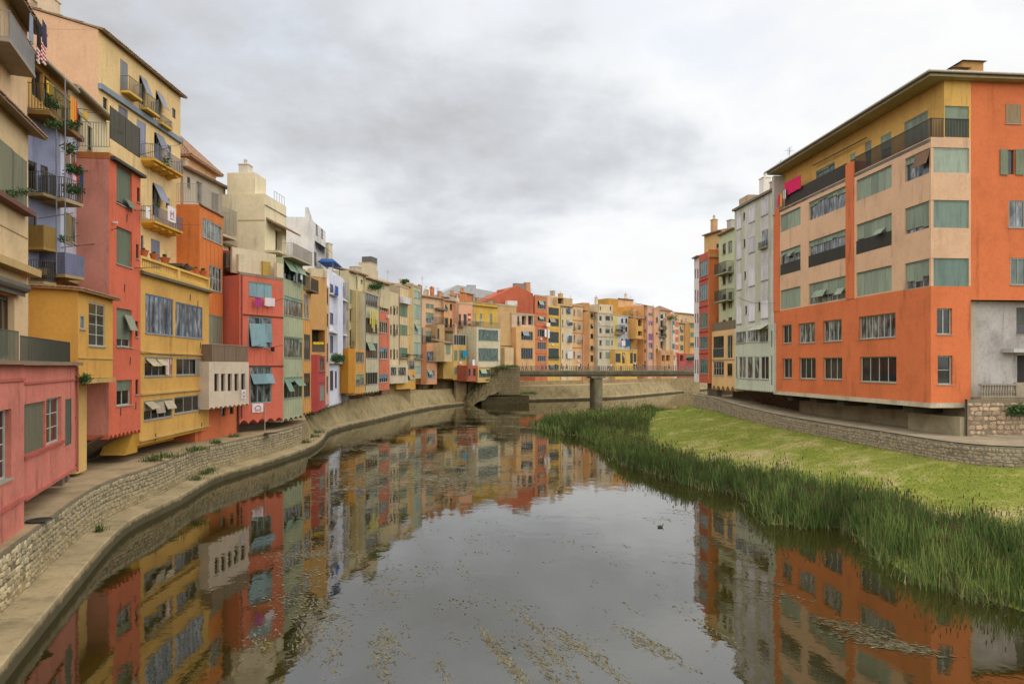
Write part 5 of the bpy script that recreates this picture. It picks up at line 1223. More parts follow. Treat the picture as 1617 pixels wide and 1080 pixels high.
for i in range(8):
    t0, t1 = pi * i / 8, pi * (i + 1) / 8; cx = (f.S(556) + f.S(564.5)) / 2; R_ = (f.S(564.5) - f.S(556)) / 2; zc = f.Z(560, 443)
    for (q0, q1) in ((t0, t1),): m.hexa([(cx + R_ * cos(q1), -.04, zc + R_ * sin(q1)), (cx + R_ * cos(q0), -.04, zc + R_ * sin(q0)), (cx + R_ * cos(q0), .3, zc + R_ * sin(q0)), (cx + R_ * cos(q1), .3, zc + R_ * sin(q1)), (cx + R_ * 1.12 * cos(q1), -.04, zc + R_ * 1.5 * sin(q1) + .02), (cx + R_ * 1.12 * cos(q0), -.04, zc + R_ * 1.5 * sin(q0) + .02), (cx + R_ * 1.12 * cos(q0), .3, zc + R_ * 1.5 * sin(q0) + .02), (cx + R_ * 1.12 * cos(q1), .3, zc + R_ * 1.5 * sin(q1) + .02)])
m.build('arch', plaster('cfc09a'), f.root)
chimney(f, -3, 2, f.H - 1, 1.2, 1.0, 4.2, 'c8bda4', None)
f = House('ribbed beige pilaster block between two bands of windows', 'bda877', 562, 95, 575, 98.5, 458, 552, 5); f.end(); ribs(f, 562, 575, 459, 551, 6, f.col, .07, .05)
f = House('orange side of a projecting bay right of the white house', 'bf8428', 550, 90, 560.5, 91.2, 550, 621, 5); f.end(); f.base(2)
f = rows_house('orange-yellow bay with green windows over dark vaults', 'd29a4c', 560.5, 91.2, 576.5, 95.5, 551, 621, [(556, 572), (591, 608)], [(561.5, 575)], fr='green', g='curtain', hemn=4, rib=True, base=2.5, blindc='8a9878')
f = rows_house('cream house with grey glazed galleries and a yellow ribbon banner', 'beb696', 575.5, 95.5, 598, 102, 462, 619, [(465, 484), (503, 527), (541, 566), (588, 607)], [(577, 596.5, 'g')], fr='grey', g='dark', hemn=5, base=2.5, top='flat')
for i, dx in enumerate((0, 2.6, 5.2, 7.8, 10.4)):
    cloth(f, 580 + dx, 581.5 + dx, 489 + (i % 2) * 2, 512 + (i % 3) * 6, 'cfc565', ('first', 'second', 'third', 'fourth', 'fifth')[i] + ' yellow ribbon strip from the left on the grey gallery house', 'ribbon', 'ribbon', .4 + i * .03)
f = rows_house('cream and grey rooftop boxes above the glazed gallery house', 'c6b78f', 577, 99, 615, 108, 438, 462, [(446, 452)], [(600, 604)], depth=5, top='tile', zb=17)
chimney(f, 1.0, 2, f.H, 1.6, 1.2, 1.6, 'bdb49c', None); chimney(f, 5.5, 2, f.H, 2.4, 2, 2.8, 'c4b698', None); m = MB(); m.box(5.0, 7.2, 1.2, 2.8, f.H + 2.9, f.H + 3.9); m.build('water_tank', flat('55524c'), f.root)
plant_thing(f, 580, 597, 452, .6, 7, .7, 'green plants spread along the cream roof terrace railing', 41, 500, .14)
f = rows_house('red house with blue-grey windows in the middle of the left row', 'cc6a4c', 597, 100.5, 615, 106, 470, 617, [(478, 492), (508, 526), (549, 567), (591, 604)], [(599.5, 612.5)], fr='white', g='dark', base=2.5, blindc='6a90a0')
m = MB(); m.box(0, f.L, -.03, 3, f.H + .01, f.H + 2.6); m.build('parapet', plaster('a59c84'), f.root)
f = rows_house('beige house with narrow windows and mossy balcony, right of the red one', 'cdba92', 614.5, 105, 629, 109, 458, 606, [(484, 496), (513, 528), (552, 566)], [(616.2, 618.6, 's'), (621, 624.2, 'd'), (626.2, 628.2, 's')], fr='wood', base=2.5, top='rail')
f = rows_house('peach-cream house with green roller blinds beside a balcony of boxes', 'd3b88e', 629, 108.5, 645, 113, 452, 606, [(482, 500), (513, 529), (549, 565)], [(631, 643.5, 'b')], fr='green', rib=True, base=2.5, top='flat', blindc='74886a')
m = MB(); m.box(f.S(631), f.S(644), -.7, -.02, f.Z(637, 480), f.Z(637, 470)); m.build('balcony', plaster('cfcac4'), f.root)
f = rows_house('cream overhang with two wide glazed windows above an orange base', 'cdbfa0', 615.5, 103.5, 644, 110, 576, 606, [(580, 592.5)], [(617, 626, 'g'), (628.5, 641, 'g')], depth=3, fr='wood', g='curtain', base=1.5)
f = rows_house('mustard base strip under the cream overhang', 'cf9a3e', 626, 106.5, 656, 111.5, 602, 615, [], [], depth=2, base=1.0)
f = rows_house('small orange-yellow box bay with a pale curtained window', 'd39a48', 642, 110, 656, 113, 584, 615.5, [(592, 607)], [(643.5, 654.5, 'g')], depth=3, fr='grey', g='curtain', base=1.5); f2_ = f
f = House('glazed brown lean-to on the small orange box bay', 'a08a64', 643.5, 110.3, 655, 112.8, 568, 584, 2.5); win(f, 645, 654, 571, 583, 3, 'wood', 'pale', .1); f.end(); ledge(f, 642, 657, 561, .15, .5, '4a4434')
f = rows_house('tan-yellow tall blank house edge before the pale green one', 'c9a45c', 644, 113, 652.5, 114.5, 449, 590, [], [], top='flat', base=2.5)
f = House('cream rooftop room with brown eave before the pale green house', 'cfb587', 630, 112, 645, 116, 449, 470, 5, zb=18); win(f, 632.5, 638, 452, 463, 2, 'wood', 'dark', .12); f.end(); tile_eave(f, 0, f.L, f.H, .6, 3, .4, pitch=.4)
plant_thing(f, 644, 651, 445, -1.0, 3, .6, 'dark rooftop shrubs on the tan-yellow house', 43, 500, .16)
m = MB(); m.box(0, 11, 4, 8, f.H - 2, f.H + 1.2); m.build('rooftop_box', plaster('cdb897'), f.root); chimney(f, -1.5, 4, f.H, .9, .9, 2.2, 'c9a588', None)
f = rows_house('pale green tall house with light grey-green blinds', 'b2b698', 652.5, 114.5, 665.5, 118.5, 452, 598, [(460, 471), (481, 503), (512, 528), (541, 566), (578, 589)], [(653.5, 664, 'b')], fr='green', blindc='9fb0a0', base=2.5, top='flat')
# ---- middle stretch, almost facing the camera
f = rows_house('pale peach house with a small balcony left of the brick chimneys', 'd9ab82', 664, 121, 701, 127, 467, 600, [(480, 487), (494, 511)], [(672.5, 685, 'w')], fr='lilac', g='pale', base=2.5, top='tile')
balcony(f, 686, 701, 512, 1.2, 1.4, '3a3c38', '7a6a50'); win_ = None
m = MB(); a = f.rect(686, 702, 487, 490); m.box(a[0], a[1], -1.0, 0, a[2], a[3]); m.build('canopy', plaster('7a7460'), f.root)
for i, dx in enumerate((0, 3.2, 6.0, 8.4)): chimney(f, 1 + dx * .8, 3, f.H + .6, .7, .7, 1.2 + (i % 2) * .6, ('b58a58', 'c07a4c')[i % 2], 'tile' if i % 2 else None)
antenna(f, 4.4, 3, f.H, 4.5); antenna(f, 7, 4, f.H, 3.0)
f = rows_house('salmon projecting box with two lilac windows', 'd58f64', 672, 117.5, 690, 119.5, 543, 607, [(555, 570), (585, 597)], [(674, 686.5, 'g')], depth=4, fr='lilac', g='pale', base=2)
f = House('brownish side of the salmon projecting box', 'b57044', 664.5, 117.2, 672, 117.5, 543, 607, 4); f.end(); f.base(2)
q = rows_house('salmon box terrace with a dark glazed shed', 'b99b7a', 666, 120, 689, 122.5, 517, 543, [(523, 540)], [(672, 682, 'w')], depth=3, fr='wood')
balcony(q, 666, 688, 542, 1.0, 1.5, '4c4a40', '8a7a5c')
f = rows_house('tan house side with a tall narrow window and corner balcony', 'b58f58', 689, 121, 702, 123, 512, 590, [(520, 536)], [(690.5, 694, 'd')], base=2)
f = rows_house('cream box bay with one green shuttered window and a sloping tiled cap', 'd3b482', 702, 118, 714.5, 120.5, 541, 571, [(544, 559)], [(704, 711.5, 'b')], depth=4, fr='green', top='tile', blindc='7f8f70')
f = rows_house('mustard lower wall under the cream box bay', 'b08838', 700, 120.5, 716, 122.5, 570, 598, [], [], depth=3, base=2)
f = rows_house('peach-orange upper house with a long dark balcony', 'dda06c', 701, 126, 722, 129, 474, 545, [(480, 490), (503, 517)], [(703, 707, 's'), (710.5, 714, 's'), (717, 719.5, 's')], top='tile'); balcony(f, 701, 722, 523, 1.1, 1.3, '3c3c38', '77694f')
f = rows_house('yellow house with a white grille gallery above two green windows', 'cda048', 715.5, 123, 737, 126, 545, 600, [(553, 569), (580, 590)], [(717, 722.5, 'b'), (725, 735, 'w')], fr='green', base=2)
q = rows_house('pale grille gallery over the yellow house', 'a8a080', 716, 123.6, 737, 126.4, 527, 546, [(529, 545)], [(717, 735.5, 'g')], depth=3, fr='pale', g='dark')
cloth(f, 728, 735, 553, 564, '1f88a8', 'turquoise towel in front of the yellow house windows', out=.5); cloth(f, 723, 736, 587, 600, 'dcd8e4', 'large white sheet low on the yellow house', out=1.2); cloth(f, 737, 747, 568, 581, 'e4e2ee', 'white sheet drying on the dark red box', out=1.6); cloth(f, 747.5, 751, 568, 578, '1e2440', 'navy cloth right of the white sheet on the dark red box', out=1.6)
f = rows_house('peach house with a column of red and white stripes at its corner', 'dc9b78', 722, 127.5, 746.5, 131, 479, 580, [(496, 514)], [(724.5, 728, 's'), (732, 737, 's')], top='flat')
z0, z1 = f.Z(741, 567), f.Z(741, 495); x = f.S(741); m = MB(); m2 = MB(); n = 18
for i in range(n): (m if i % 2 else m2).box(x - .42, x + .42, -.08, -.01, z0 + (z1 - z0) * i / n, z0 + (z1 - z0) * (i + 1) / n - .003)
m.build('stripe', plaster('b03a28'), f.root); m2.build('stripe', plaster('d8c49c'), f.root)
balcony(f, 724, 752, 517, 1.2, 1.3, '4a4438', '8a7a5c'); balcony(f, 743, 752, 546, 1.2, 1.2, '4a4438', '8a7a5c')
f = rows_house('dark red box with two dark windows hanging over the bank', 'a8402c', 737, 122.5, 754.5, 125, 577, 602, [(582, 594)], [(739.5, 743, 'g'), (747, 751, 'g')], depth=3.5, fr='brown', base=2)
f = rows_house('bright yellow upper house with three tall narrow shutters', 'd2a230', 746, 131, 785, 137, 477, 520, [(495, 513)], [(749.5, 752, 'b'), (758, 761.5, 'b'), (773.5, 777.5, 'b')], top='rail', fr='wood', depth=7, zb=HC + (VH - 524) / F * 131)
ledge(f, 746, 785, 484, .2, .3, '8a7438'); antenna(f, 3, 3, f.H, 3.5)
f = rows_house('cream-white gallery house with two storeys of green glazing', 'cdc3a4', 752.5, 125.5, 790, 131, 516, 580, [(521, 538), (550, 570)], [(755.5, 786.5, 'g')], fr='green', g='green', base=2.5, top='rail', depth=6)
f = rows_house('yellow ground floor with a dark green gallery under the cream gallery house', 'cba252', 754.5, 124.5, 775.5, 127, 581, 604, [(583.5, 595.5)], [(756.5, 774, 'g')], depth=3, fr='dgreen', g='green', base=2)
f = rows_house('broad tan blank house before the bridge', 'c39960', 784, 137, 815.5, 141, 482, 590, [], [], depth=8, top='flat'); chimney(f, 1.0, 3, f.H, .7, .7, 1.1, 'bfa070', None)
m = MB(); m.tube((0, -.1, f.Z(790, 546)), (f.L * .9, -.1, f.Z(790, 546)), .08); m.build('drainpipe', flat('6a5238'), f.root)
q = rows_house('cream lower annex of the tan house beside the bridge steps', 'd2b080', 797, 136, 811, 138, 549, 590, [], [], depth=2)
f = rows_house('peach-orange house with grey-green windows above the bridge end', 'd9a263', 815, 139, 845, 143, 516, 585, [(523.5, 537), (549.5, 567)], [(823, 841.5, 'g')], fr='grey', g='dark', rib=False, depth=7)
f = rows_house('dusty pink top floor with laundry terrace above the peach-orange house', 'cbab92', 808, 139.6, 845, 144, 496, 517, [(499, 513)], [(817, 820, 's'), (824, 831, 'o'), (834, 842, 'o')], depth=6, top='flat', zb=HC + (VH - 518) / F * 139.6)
# red gable wall
f = House('big brick-red gable wall rising behind the middle roofs', 'b05c40', 756, 146, 842, 152, 478, 500, 9, zb=17.0, zt=HC + 99 / F * 146)
f.end(); xk = f.S(817); m = MB(); zt = f.H; pk = f.Z(817, 451)
m.add([(0, 0, zt), (f.L, 0, zt), (f.L, 0, f.Z(842, 464)), (xk, 0, pk), (0, 9, zt), (f.L, 9, zt), (f.L, 9, f.Z(842, 464)), (xk, 9, pk)], [(0, 1, 2, 3), (7, 6, 5, 4), (0, 3, 7, 4), (3, 2, 6, 7), (2, 1, 5, 6)]); m.build('gable', plaster('b05c40'), f.root)
chimney(f, f.S(829), 3, pk - .6, 3.2, 1.2, 1.4, '8a8076', None); chimney(f, f.S(841), 3, pk - 1, 1.4, 1.2, 2.2, 'c08a60', None); chimney(f, f.S(799), 3, pk - 2, 1.5, 1, .9, 'b0684a', None)
m = MB(); a = f.rect(796, 811, 476, 484); m.box(a[0], a[1], -2, -.5, a[2], a[3]); m.build('rooftop_box', plaster('d0c8c0'), f.root)
# big grey roof far behind
f = House('large pale grey metal roof far behind the left roofs', 'a9aaa8', 700, 215, 781, 222, 462, 500, 14, zb=14.0, k=1.05, zt=HC + 116 / F * 215)
f.end(); xk = f.S(722); m = MB(); pk = f.Z(722, 450); m.add([(0, 0, f.H), (f.L, 0, f.H), (f.L, 0, f.Z(780, 461)), (xk, 0, pk), (0, 14, f.H), (f.L, 14, f.H), (f.L, 14, f.Z(780, 461)), (xk, 14, pk)], [(0, 1, 2, 3), (7, 6, 5, 4), (0, 3, 7, 4), (3, 2, 6, 7), (2, 1, 5, 6)]); m.build('roof', flat('a5a7a8', .6), f.root)
chimney(f, f.S(750), 4, f.Z(750, 456) - 1, 3.0, 2, 2.6, '9a9c9c', None)
for (u, v, w, h, lab, c) in ((708, 473, 12, 8, 'brown shed roof among the antennas behind the peach house', '8a7a60'), (728, 470, 22, 6, 'long rooftop pergola with a white band behind the striped house', 'b9b0a0'), (742, 468, 10, 10, 'orange-brown rooftop block with chimneys behind the striped house', 'b87a50')):
    f = House(lab, c, u - w / 2, 134, u + w / 2, 137, v - h / 2, v + h + 8, 4, name='rooftop_shed', cat='rooftop shed'); f.end(); chimney(f, .8, 1.5, f.H, .6, .6, 1.2, 'c08a50', None); tile_eave(f, -.2, f.L + .2, f.H, .4, 2, .4, pitch=.5)
# ---- beyond the bridge
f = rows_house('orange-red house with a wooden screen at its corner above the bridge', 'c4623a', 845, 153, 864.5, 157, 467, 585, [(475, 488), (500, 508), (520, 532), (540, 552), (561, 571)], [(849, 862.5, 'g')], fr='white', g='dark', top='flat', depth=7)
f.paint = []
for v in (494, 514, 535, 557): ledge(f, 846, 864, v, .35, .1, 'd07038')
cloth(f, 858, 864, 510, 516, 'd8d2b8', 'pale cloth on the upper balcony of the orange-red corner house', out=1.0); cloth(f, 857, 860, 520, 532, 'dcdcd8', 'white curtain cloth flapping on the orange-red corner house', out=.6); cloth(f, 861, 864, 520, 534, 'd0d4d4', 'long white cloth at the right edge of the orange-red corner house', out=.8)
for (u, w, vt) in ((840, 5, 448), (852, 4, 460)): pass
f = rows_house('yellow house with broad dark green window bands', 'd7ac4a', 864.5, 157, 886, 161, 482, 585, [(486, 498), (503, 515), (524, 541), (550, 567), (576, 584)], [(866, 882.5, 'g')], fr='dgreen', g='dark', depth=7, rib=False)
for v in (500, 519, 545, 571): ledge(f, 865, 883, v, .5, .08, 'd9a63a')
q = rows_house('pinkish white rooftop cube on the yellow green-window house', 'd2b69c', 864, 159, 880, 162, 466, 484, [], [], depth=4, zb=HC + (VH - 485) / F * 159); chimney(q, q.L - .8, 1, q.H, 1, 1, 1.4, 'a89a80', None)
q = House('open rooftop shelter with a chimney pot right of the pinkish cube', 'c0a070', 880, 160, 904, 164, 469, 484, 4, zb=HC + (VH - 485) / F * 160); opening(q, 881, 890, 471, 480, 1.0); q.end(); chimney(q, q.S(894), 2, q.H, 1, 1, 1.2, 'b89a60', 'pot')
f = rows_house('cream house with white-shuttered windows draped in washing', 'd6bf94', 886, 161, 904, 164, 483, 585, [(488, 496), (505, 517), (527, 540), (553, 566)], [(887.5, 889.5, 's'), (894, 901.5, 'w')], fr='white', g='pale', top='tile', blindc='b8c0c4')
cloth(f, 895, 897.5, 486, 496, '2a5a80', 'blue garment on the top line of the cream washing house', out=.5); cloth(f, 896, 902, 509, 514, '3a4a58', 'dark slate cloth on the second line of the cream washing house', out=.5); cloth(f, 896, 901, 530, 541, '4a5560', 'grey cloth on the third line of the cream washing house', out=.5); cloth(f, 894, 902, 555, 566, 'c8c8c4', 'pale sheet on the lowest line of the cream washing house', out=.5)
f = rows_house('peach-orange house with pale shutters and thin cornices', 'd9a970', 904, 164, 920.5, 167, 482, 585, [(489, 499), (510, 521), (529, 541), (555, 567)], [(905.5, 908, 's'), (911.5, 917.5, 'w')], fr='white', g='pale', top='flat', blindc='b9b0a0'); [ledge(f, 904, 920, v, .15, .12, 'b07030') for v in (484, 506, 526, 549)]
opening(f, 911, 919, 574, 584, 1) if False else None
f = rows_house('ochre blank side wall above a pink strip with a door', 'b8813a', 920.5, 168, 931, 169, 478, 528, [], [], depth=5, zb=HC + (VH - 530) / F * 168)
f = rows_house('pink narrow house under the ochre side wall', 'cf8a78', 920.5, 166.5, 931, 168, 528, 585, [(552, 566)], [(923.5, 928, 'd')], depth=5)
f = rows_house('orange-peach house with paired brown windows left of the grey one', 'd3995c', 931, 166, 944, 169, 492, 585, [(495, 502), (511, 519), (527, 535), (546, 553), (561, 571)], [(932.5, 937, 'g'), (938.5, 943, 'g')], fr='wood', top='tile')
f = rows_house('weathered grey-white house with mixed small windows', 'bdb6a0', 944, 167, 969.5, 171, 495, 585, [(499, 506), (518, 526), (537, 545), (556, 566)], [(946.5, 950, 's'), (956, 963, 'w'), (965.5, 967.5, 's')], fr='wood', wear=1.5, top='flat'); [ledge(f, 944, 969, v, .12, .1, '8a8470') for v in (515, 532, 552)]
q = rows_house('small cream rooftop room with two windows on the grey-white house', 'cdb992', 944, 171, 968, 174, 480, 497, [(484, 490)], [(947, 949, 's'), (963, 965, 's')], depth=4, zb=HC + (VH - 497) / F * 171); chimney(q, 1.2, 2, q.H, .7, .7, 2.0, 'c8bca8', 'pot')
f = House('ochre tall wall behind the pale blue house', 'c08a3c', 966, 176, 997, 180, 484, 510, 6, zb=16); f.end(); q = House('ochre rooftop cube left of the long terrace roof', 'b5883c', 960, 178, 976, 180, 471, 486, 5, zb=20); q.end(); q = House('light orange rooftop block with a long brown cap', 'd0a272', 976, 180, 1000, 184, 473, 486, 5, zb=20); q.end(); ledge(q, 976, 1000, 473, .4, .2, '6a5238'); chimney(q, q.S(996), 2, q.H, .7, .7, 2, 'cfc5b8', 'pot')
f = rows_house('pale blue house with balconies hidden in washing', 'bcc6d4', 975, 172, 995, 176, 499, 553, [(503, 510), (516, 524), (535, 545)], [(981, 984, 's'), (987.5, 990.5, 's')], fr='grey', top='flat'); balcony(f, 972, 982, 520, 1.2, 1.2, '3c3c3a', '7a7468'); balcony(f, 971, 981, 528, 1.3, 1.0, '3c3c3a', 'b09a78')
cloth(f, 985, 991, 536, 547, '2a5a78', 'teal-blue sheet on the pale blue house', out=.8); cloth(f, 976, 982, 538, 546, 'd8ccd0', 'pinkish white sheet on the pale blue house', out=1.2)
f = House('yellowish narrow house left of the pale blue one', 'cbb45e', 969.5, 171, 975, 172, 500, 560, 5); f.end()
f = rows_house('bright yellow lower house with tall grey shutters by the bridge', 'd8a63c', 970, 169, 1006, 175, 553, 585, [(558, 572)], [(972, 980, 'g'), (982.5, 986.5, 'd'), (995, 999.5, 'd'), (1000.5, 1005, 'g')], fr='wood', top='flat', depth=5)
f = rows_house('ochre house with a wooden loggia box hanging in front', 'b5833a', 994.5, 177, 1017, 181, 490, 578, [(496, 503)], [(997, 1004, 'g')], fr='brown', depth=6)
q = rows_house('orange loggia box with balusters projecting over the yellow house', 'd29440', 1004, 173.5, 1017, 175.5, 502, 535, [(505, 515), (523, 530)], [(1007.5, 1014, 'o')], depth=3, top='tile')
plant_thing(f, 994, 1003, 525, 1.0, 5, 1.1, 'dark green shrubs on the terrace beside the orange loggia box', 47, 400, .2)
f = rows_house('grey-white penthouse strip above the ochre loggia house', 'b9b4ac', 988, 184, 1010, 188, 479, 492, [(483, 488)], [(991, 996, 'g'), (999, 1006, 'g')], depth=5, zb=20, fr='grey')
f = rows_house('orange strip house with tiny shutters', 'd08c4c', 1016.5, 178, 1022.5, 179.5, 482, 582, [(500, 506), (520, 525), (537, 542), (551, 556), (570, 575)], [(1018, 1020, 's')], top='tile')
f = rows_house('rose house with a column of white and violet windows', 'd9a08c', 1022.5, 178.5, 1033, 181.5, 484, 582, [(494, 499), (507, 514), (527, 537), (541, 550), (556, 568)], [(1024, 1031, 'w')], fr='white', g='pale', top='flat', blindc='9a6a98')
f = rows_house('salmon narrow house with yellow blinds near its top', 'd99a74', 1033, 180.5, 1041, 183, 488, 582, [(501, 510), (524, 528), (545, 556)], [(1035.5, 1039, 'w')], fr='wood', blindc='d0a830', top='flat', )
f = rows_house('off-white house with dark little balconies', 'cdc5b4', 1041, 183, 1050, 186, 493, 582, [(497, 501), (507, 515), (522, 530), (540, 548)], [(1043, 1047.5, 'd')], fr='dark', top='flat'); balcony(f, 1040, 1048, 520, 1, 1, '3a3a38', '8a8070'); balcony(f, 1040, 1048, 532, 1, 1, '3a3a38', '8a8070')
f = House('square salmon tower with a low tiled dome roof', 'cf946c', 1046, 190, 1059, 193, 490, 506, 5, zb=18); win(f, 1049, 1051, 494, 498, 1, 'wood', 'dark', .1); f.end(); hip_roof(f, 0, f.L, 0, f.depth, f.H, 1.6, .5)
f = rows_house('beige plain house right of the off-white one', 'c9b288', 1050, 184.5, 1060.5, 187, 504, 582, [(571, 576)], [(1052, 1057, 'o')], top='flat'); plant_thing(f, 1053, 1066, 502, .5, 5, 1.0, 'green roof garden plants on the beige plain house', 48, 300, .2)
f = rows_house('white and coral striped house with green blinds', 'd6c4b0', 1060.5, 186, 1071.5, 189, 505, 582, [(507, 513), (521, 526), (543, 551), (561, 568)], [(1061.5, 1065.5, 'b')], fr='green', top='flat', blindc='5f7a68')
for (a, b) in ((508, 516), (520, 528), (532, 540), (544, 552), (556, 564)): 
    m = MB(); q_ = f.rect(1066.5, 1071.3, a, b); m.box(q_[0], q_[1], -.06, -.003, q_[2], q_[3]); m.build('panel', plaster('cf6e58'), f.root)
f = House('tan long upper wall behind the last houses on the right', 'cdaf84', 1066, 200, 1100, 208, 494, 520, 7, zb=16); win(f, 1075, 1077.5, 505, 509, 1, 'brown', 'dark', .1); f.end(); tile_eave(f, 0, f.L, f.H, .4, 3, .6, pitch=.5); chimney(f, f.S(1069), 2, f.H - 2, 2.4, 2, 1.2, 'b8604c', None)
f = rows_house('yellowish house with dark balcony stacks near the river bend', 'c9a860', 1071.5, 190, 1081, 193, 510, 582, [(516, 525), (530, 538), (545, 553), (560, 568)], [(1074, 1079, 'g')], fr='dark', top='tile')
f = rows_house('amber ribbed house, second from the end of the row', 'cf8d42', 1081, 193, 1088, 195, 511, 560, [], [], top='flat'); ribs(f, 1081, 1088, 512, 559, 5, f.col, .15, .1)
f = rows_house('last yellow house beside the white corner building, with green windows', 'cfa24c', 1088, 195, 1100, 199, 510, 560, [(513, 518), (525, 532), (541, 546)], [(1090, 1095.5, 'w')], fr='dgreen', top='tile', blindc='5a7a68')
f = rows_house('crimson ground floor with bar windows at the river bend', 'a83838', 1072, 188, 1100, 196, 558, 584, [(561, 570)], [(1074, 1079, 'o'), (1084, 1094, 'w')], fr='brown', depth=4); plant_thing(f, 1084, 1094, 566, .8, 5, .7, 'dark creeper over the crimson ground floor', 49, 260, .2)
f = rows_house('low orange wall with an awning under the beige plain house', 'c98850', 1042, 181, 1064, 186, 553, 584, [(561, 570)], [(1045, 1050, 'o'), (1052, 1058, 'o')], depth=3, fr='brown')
BACK = plaster('9a8a68')
m = MB(); a, b = XY(812, 163), XY(1105, 214); dd = (b - a).normalized(); nn = Vector((-dd.y, dd.x))
p4 = [a, b, b + nn * 2, a + nn * 2]; m.hexa([(p.x, p.y, 0) for p in p4] + [(p.x, p.y, 4.3) for p in p4])
tag(m.build('river_wall', concrete('a8946c', .8, 'embankment_render', .3)), 'long plain embankment wall under the houses beyond the bridge', 'wall')

# ================================================================== RIGHT ROW
OR = 'd37241'; SAL = 'd6ae8a'
f = House('large modern orange block with salmon bands and green roller-blind windows', OR, 1222, 65.6, 1470, 44.0, 272, 636, 12, k=1.0, zb=8 - 58 / F * 44, zt=HC + 460 / F * 44)
R = f; TOPZ = f.Z(1340, 268)
def zline(u0, v0, u1, v1): return .5 * (f.Z(u0, v0) + f.Z(u1, v1))
zlow = zline(1236, 487.5, 1425, 462); sal = plaster(SAL); zrail = zline(1240, 333, 1460, 213)
yel = plaster('d8aa58')
f.paint = [(f.S(1231.5), f.S(1336), zlow, zrail, sal), (f.S(1349), f.L + 1, zlow, zrail, sal)]
Zr = {}
def bandz(pairs): return sum(f.Z(u, v) for u, v in pairs) / len(pairs)
rowz = {2: (bandz([(1306, 337.4), (1380, 307), (1248, 362)]), bandz([(1306, 306.7), (1380, 271), (1248, 335)])),
        3: (bandz([(1306, 403), (1380, 382), (1248, 423)]), bandz([(1306, 371), (1380, 343), (1248, 395)])),
        4: (bandz([(1306, 476), (1380, 464), (1248, 487)]), bandz([(1306, 442), (1380, 425.7), (1248, 455)]))}
cols = {1: (f.S(1232.5), f.S(1264)), 2: (f.S(1277), f.S(1336)), 3: (f.S(1352.5), f.S(1408))}
BC = '8e9a86'
for r_, (z0, z1) in rowz.items():
    for c_, (s0, s1) in cols.items():
        n = {1: 3, 2: 8, 3: 5}[c_]
        bl = {(2, 2): .28, (3, 2): .28, (4, 2): .66, (3, 1): .4, (2, 3): 1.0, (3, 3): .82, (4, 3): 1, (4, 1): 1, (2, 1): 1}[(r_, c_)]
        za = z0
        win(f, 1240 + c_ * 40, 1290 + c_ * 40, 0, 0, n, 'grey', 'pale' if c_ == 2 else 'curtain', .22, blind=bl, bc=BC, rectz=(s0, s1, za, z1), sill=False)
        if r_ == 3:
            m = MB(); m.box(s0, s1, -.02, .04, z0 - .55, z0 + .45); m.build('balustrade_panel', slatted('3d3a33', 1.0), f.root)
m = MB()
for (c_, u0, u1) in ((2, 1283, 1290), (2, 1300, 1306), (1, 1236, 1242), (1, 1246, 1252)): pass
awning_tilt(f, 1236, 1241, 401, 407, .4, BC); awning_tilt(f, 1247, 1253, 397, 405, .4, BC); awning_tilt(f, 1287, 1305, 458, 469, .35, BC); awning_tilt(f, 1323, 1334, 455, 465, .35, BC); awning_tilt(f, 1385, 1398, 361, 370, .35, BC)
z2 = rowz[2]
win(f, 1397, 1408, 271, 297, 1, 'white', 'pale', .08, rectz=(f.S(1399), f.S(1407.5), z2[0] + .25, z2[1] - .35), sill=False) if False else None
# corner windows on the river side
crow = [(bandz([(1446, 282)]), bandz([(1446, 243.6)])), (bandz([(1449, 365.5)]), bandz([(1449, 323)])), (bandz([(1451, 455)]), bandz([(1451, 411.7)]))]
for i, (z0, z1) in enumerate(crow): win(f, 1430, 1469, 0, 0, 3, 'grey', 'curtain' if i else 'pale', .2, blind=(.35, .9, .75)[i], bc=BC, rectz=(f.S(1429), f.L - .03, z0, z1), sill=False)
m = MB(); z0, z1 = crow[0]; s0, s1 = f.S(1446), f.L - .1; m.hexa([(s0, -.3, z1 - 1.0), (s1, -.3, z1 - 1.0), (s1, -.26, z1 - 1.0), (s0, -.26, z1 - 1.0), (s0, .02, z1 - .05), (s1, .02, z1 - .05), (s1, .06, z1 - .05), (s0, .06, z1 - .05)]); m.build('hanging_blind', slatted('8a6a50'), f.root)
# lower floors
for (a, b, c, d, n) in ((1235, 1250, 513, 542, 2), (1260.7, 1287, 510, 541.5, 3), (1299.5, 1329, 505.5, 539, 4), (1356, 1414, 497, 534, 6)): win(f, a, b, c, d, n, 'pale', 'curtain' if n > 2 else 'dark', .22)
for (a, b, c, d, n) in ((1236, 1250.5, 566, 597, 2), (1261.7, 1288, 565, 598, 3), (1299.5, 1330, 564.5, 599, 3), (1357.5, 1415.5, 563, 603.5, 4)): win(f, a, b, c, d, n, 'pale', 'dark', .22)
# top storey stands back behind the terrace
f2 = f.other(f.A - Vector((f.d.y, -f.d.x)) * .9, f.B - Vector((f.d.y, -f.d.x)) * .9)
zr0 = zrail - .25
def tz(u, v): return f2.Z(u, v)
f2.holes = []
for (u0, u1, vt, vb, n, bl) in ((1428, 1465, 184, 228, 3, 1.0), (1390.5, 1407.5, 212, 250, 1, .6), (1288, 1318, 263, 285, 3, .2), (1343, 1351, 242, 262, 1, .5), (1366, 1376, 224, 262, 1, .4)):
    win(f2, u0, u1, vt, vb, n, 'grey', 'green', .15, blind=bl, bc=BC, sill=False)
f2.wall(f2, 0, f.L - .0, zr0, f.H - .35, yel)
m = MB(); m.box(0, f.L, .0, .92, zrail - .3, zrail - .05); m.build('terrace_floor', concrete('9a9080', .8), f.root)
f.end_ = None
Hf = f.H; f.H = Hf
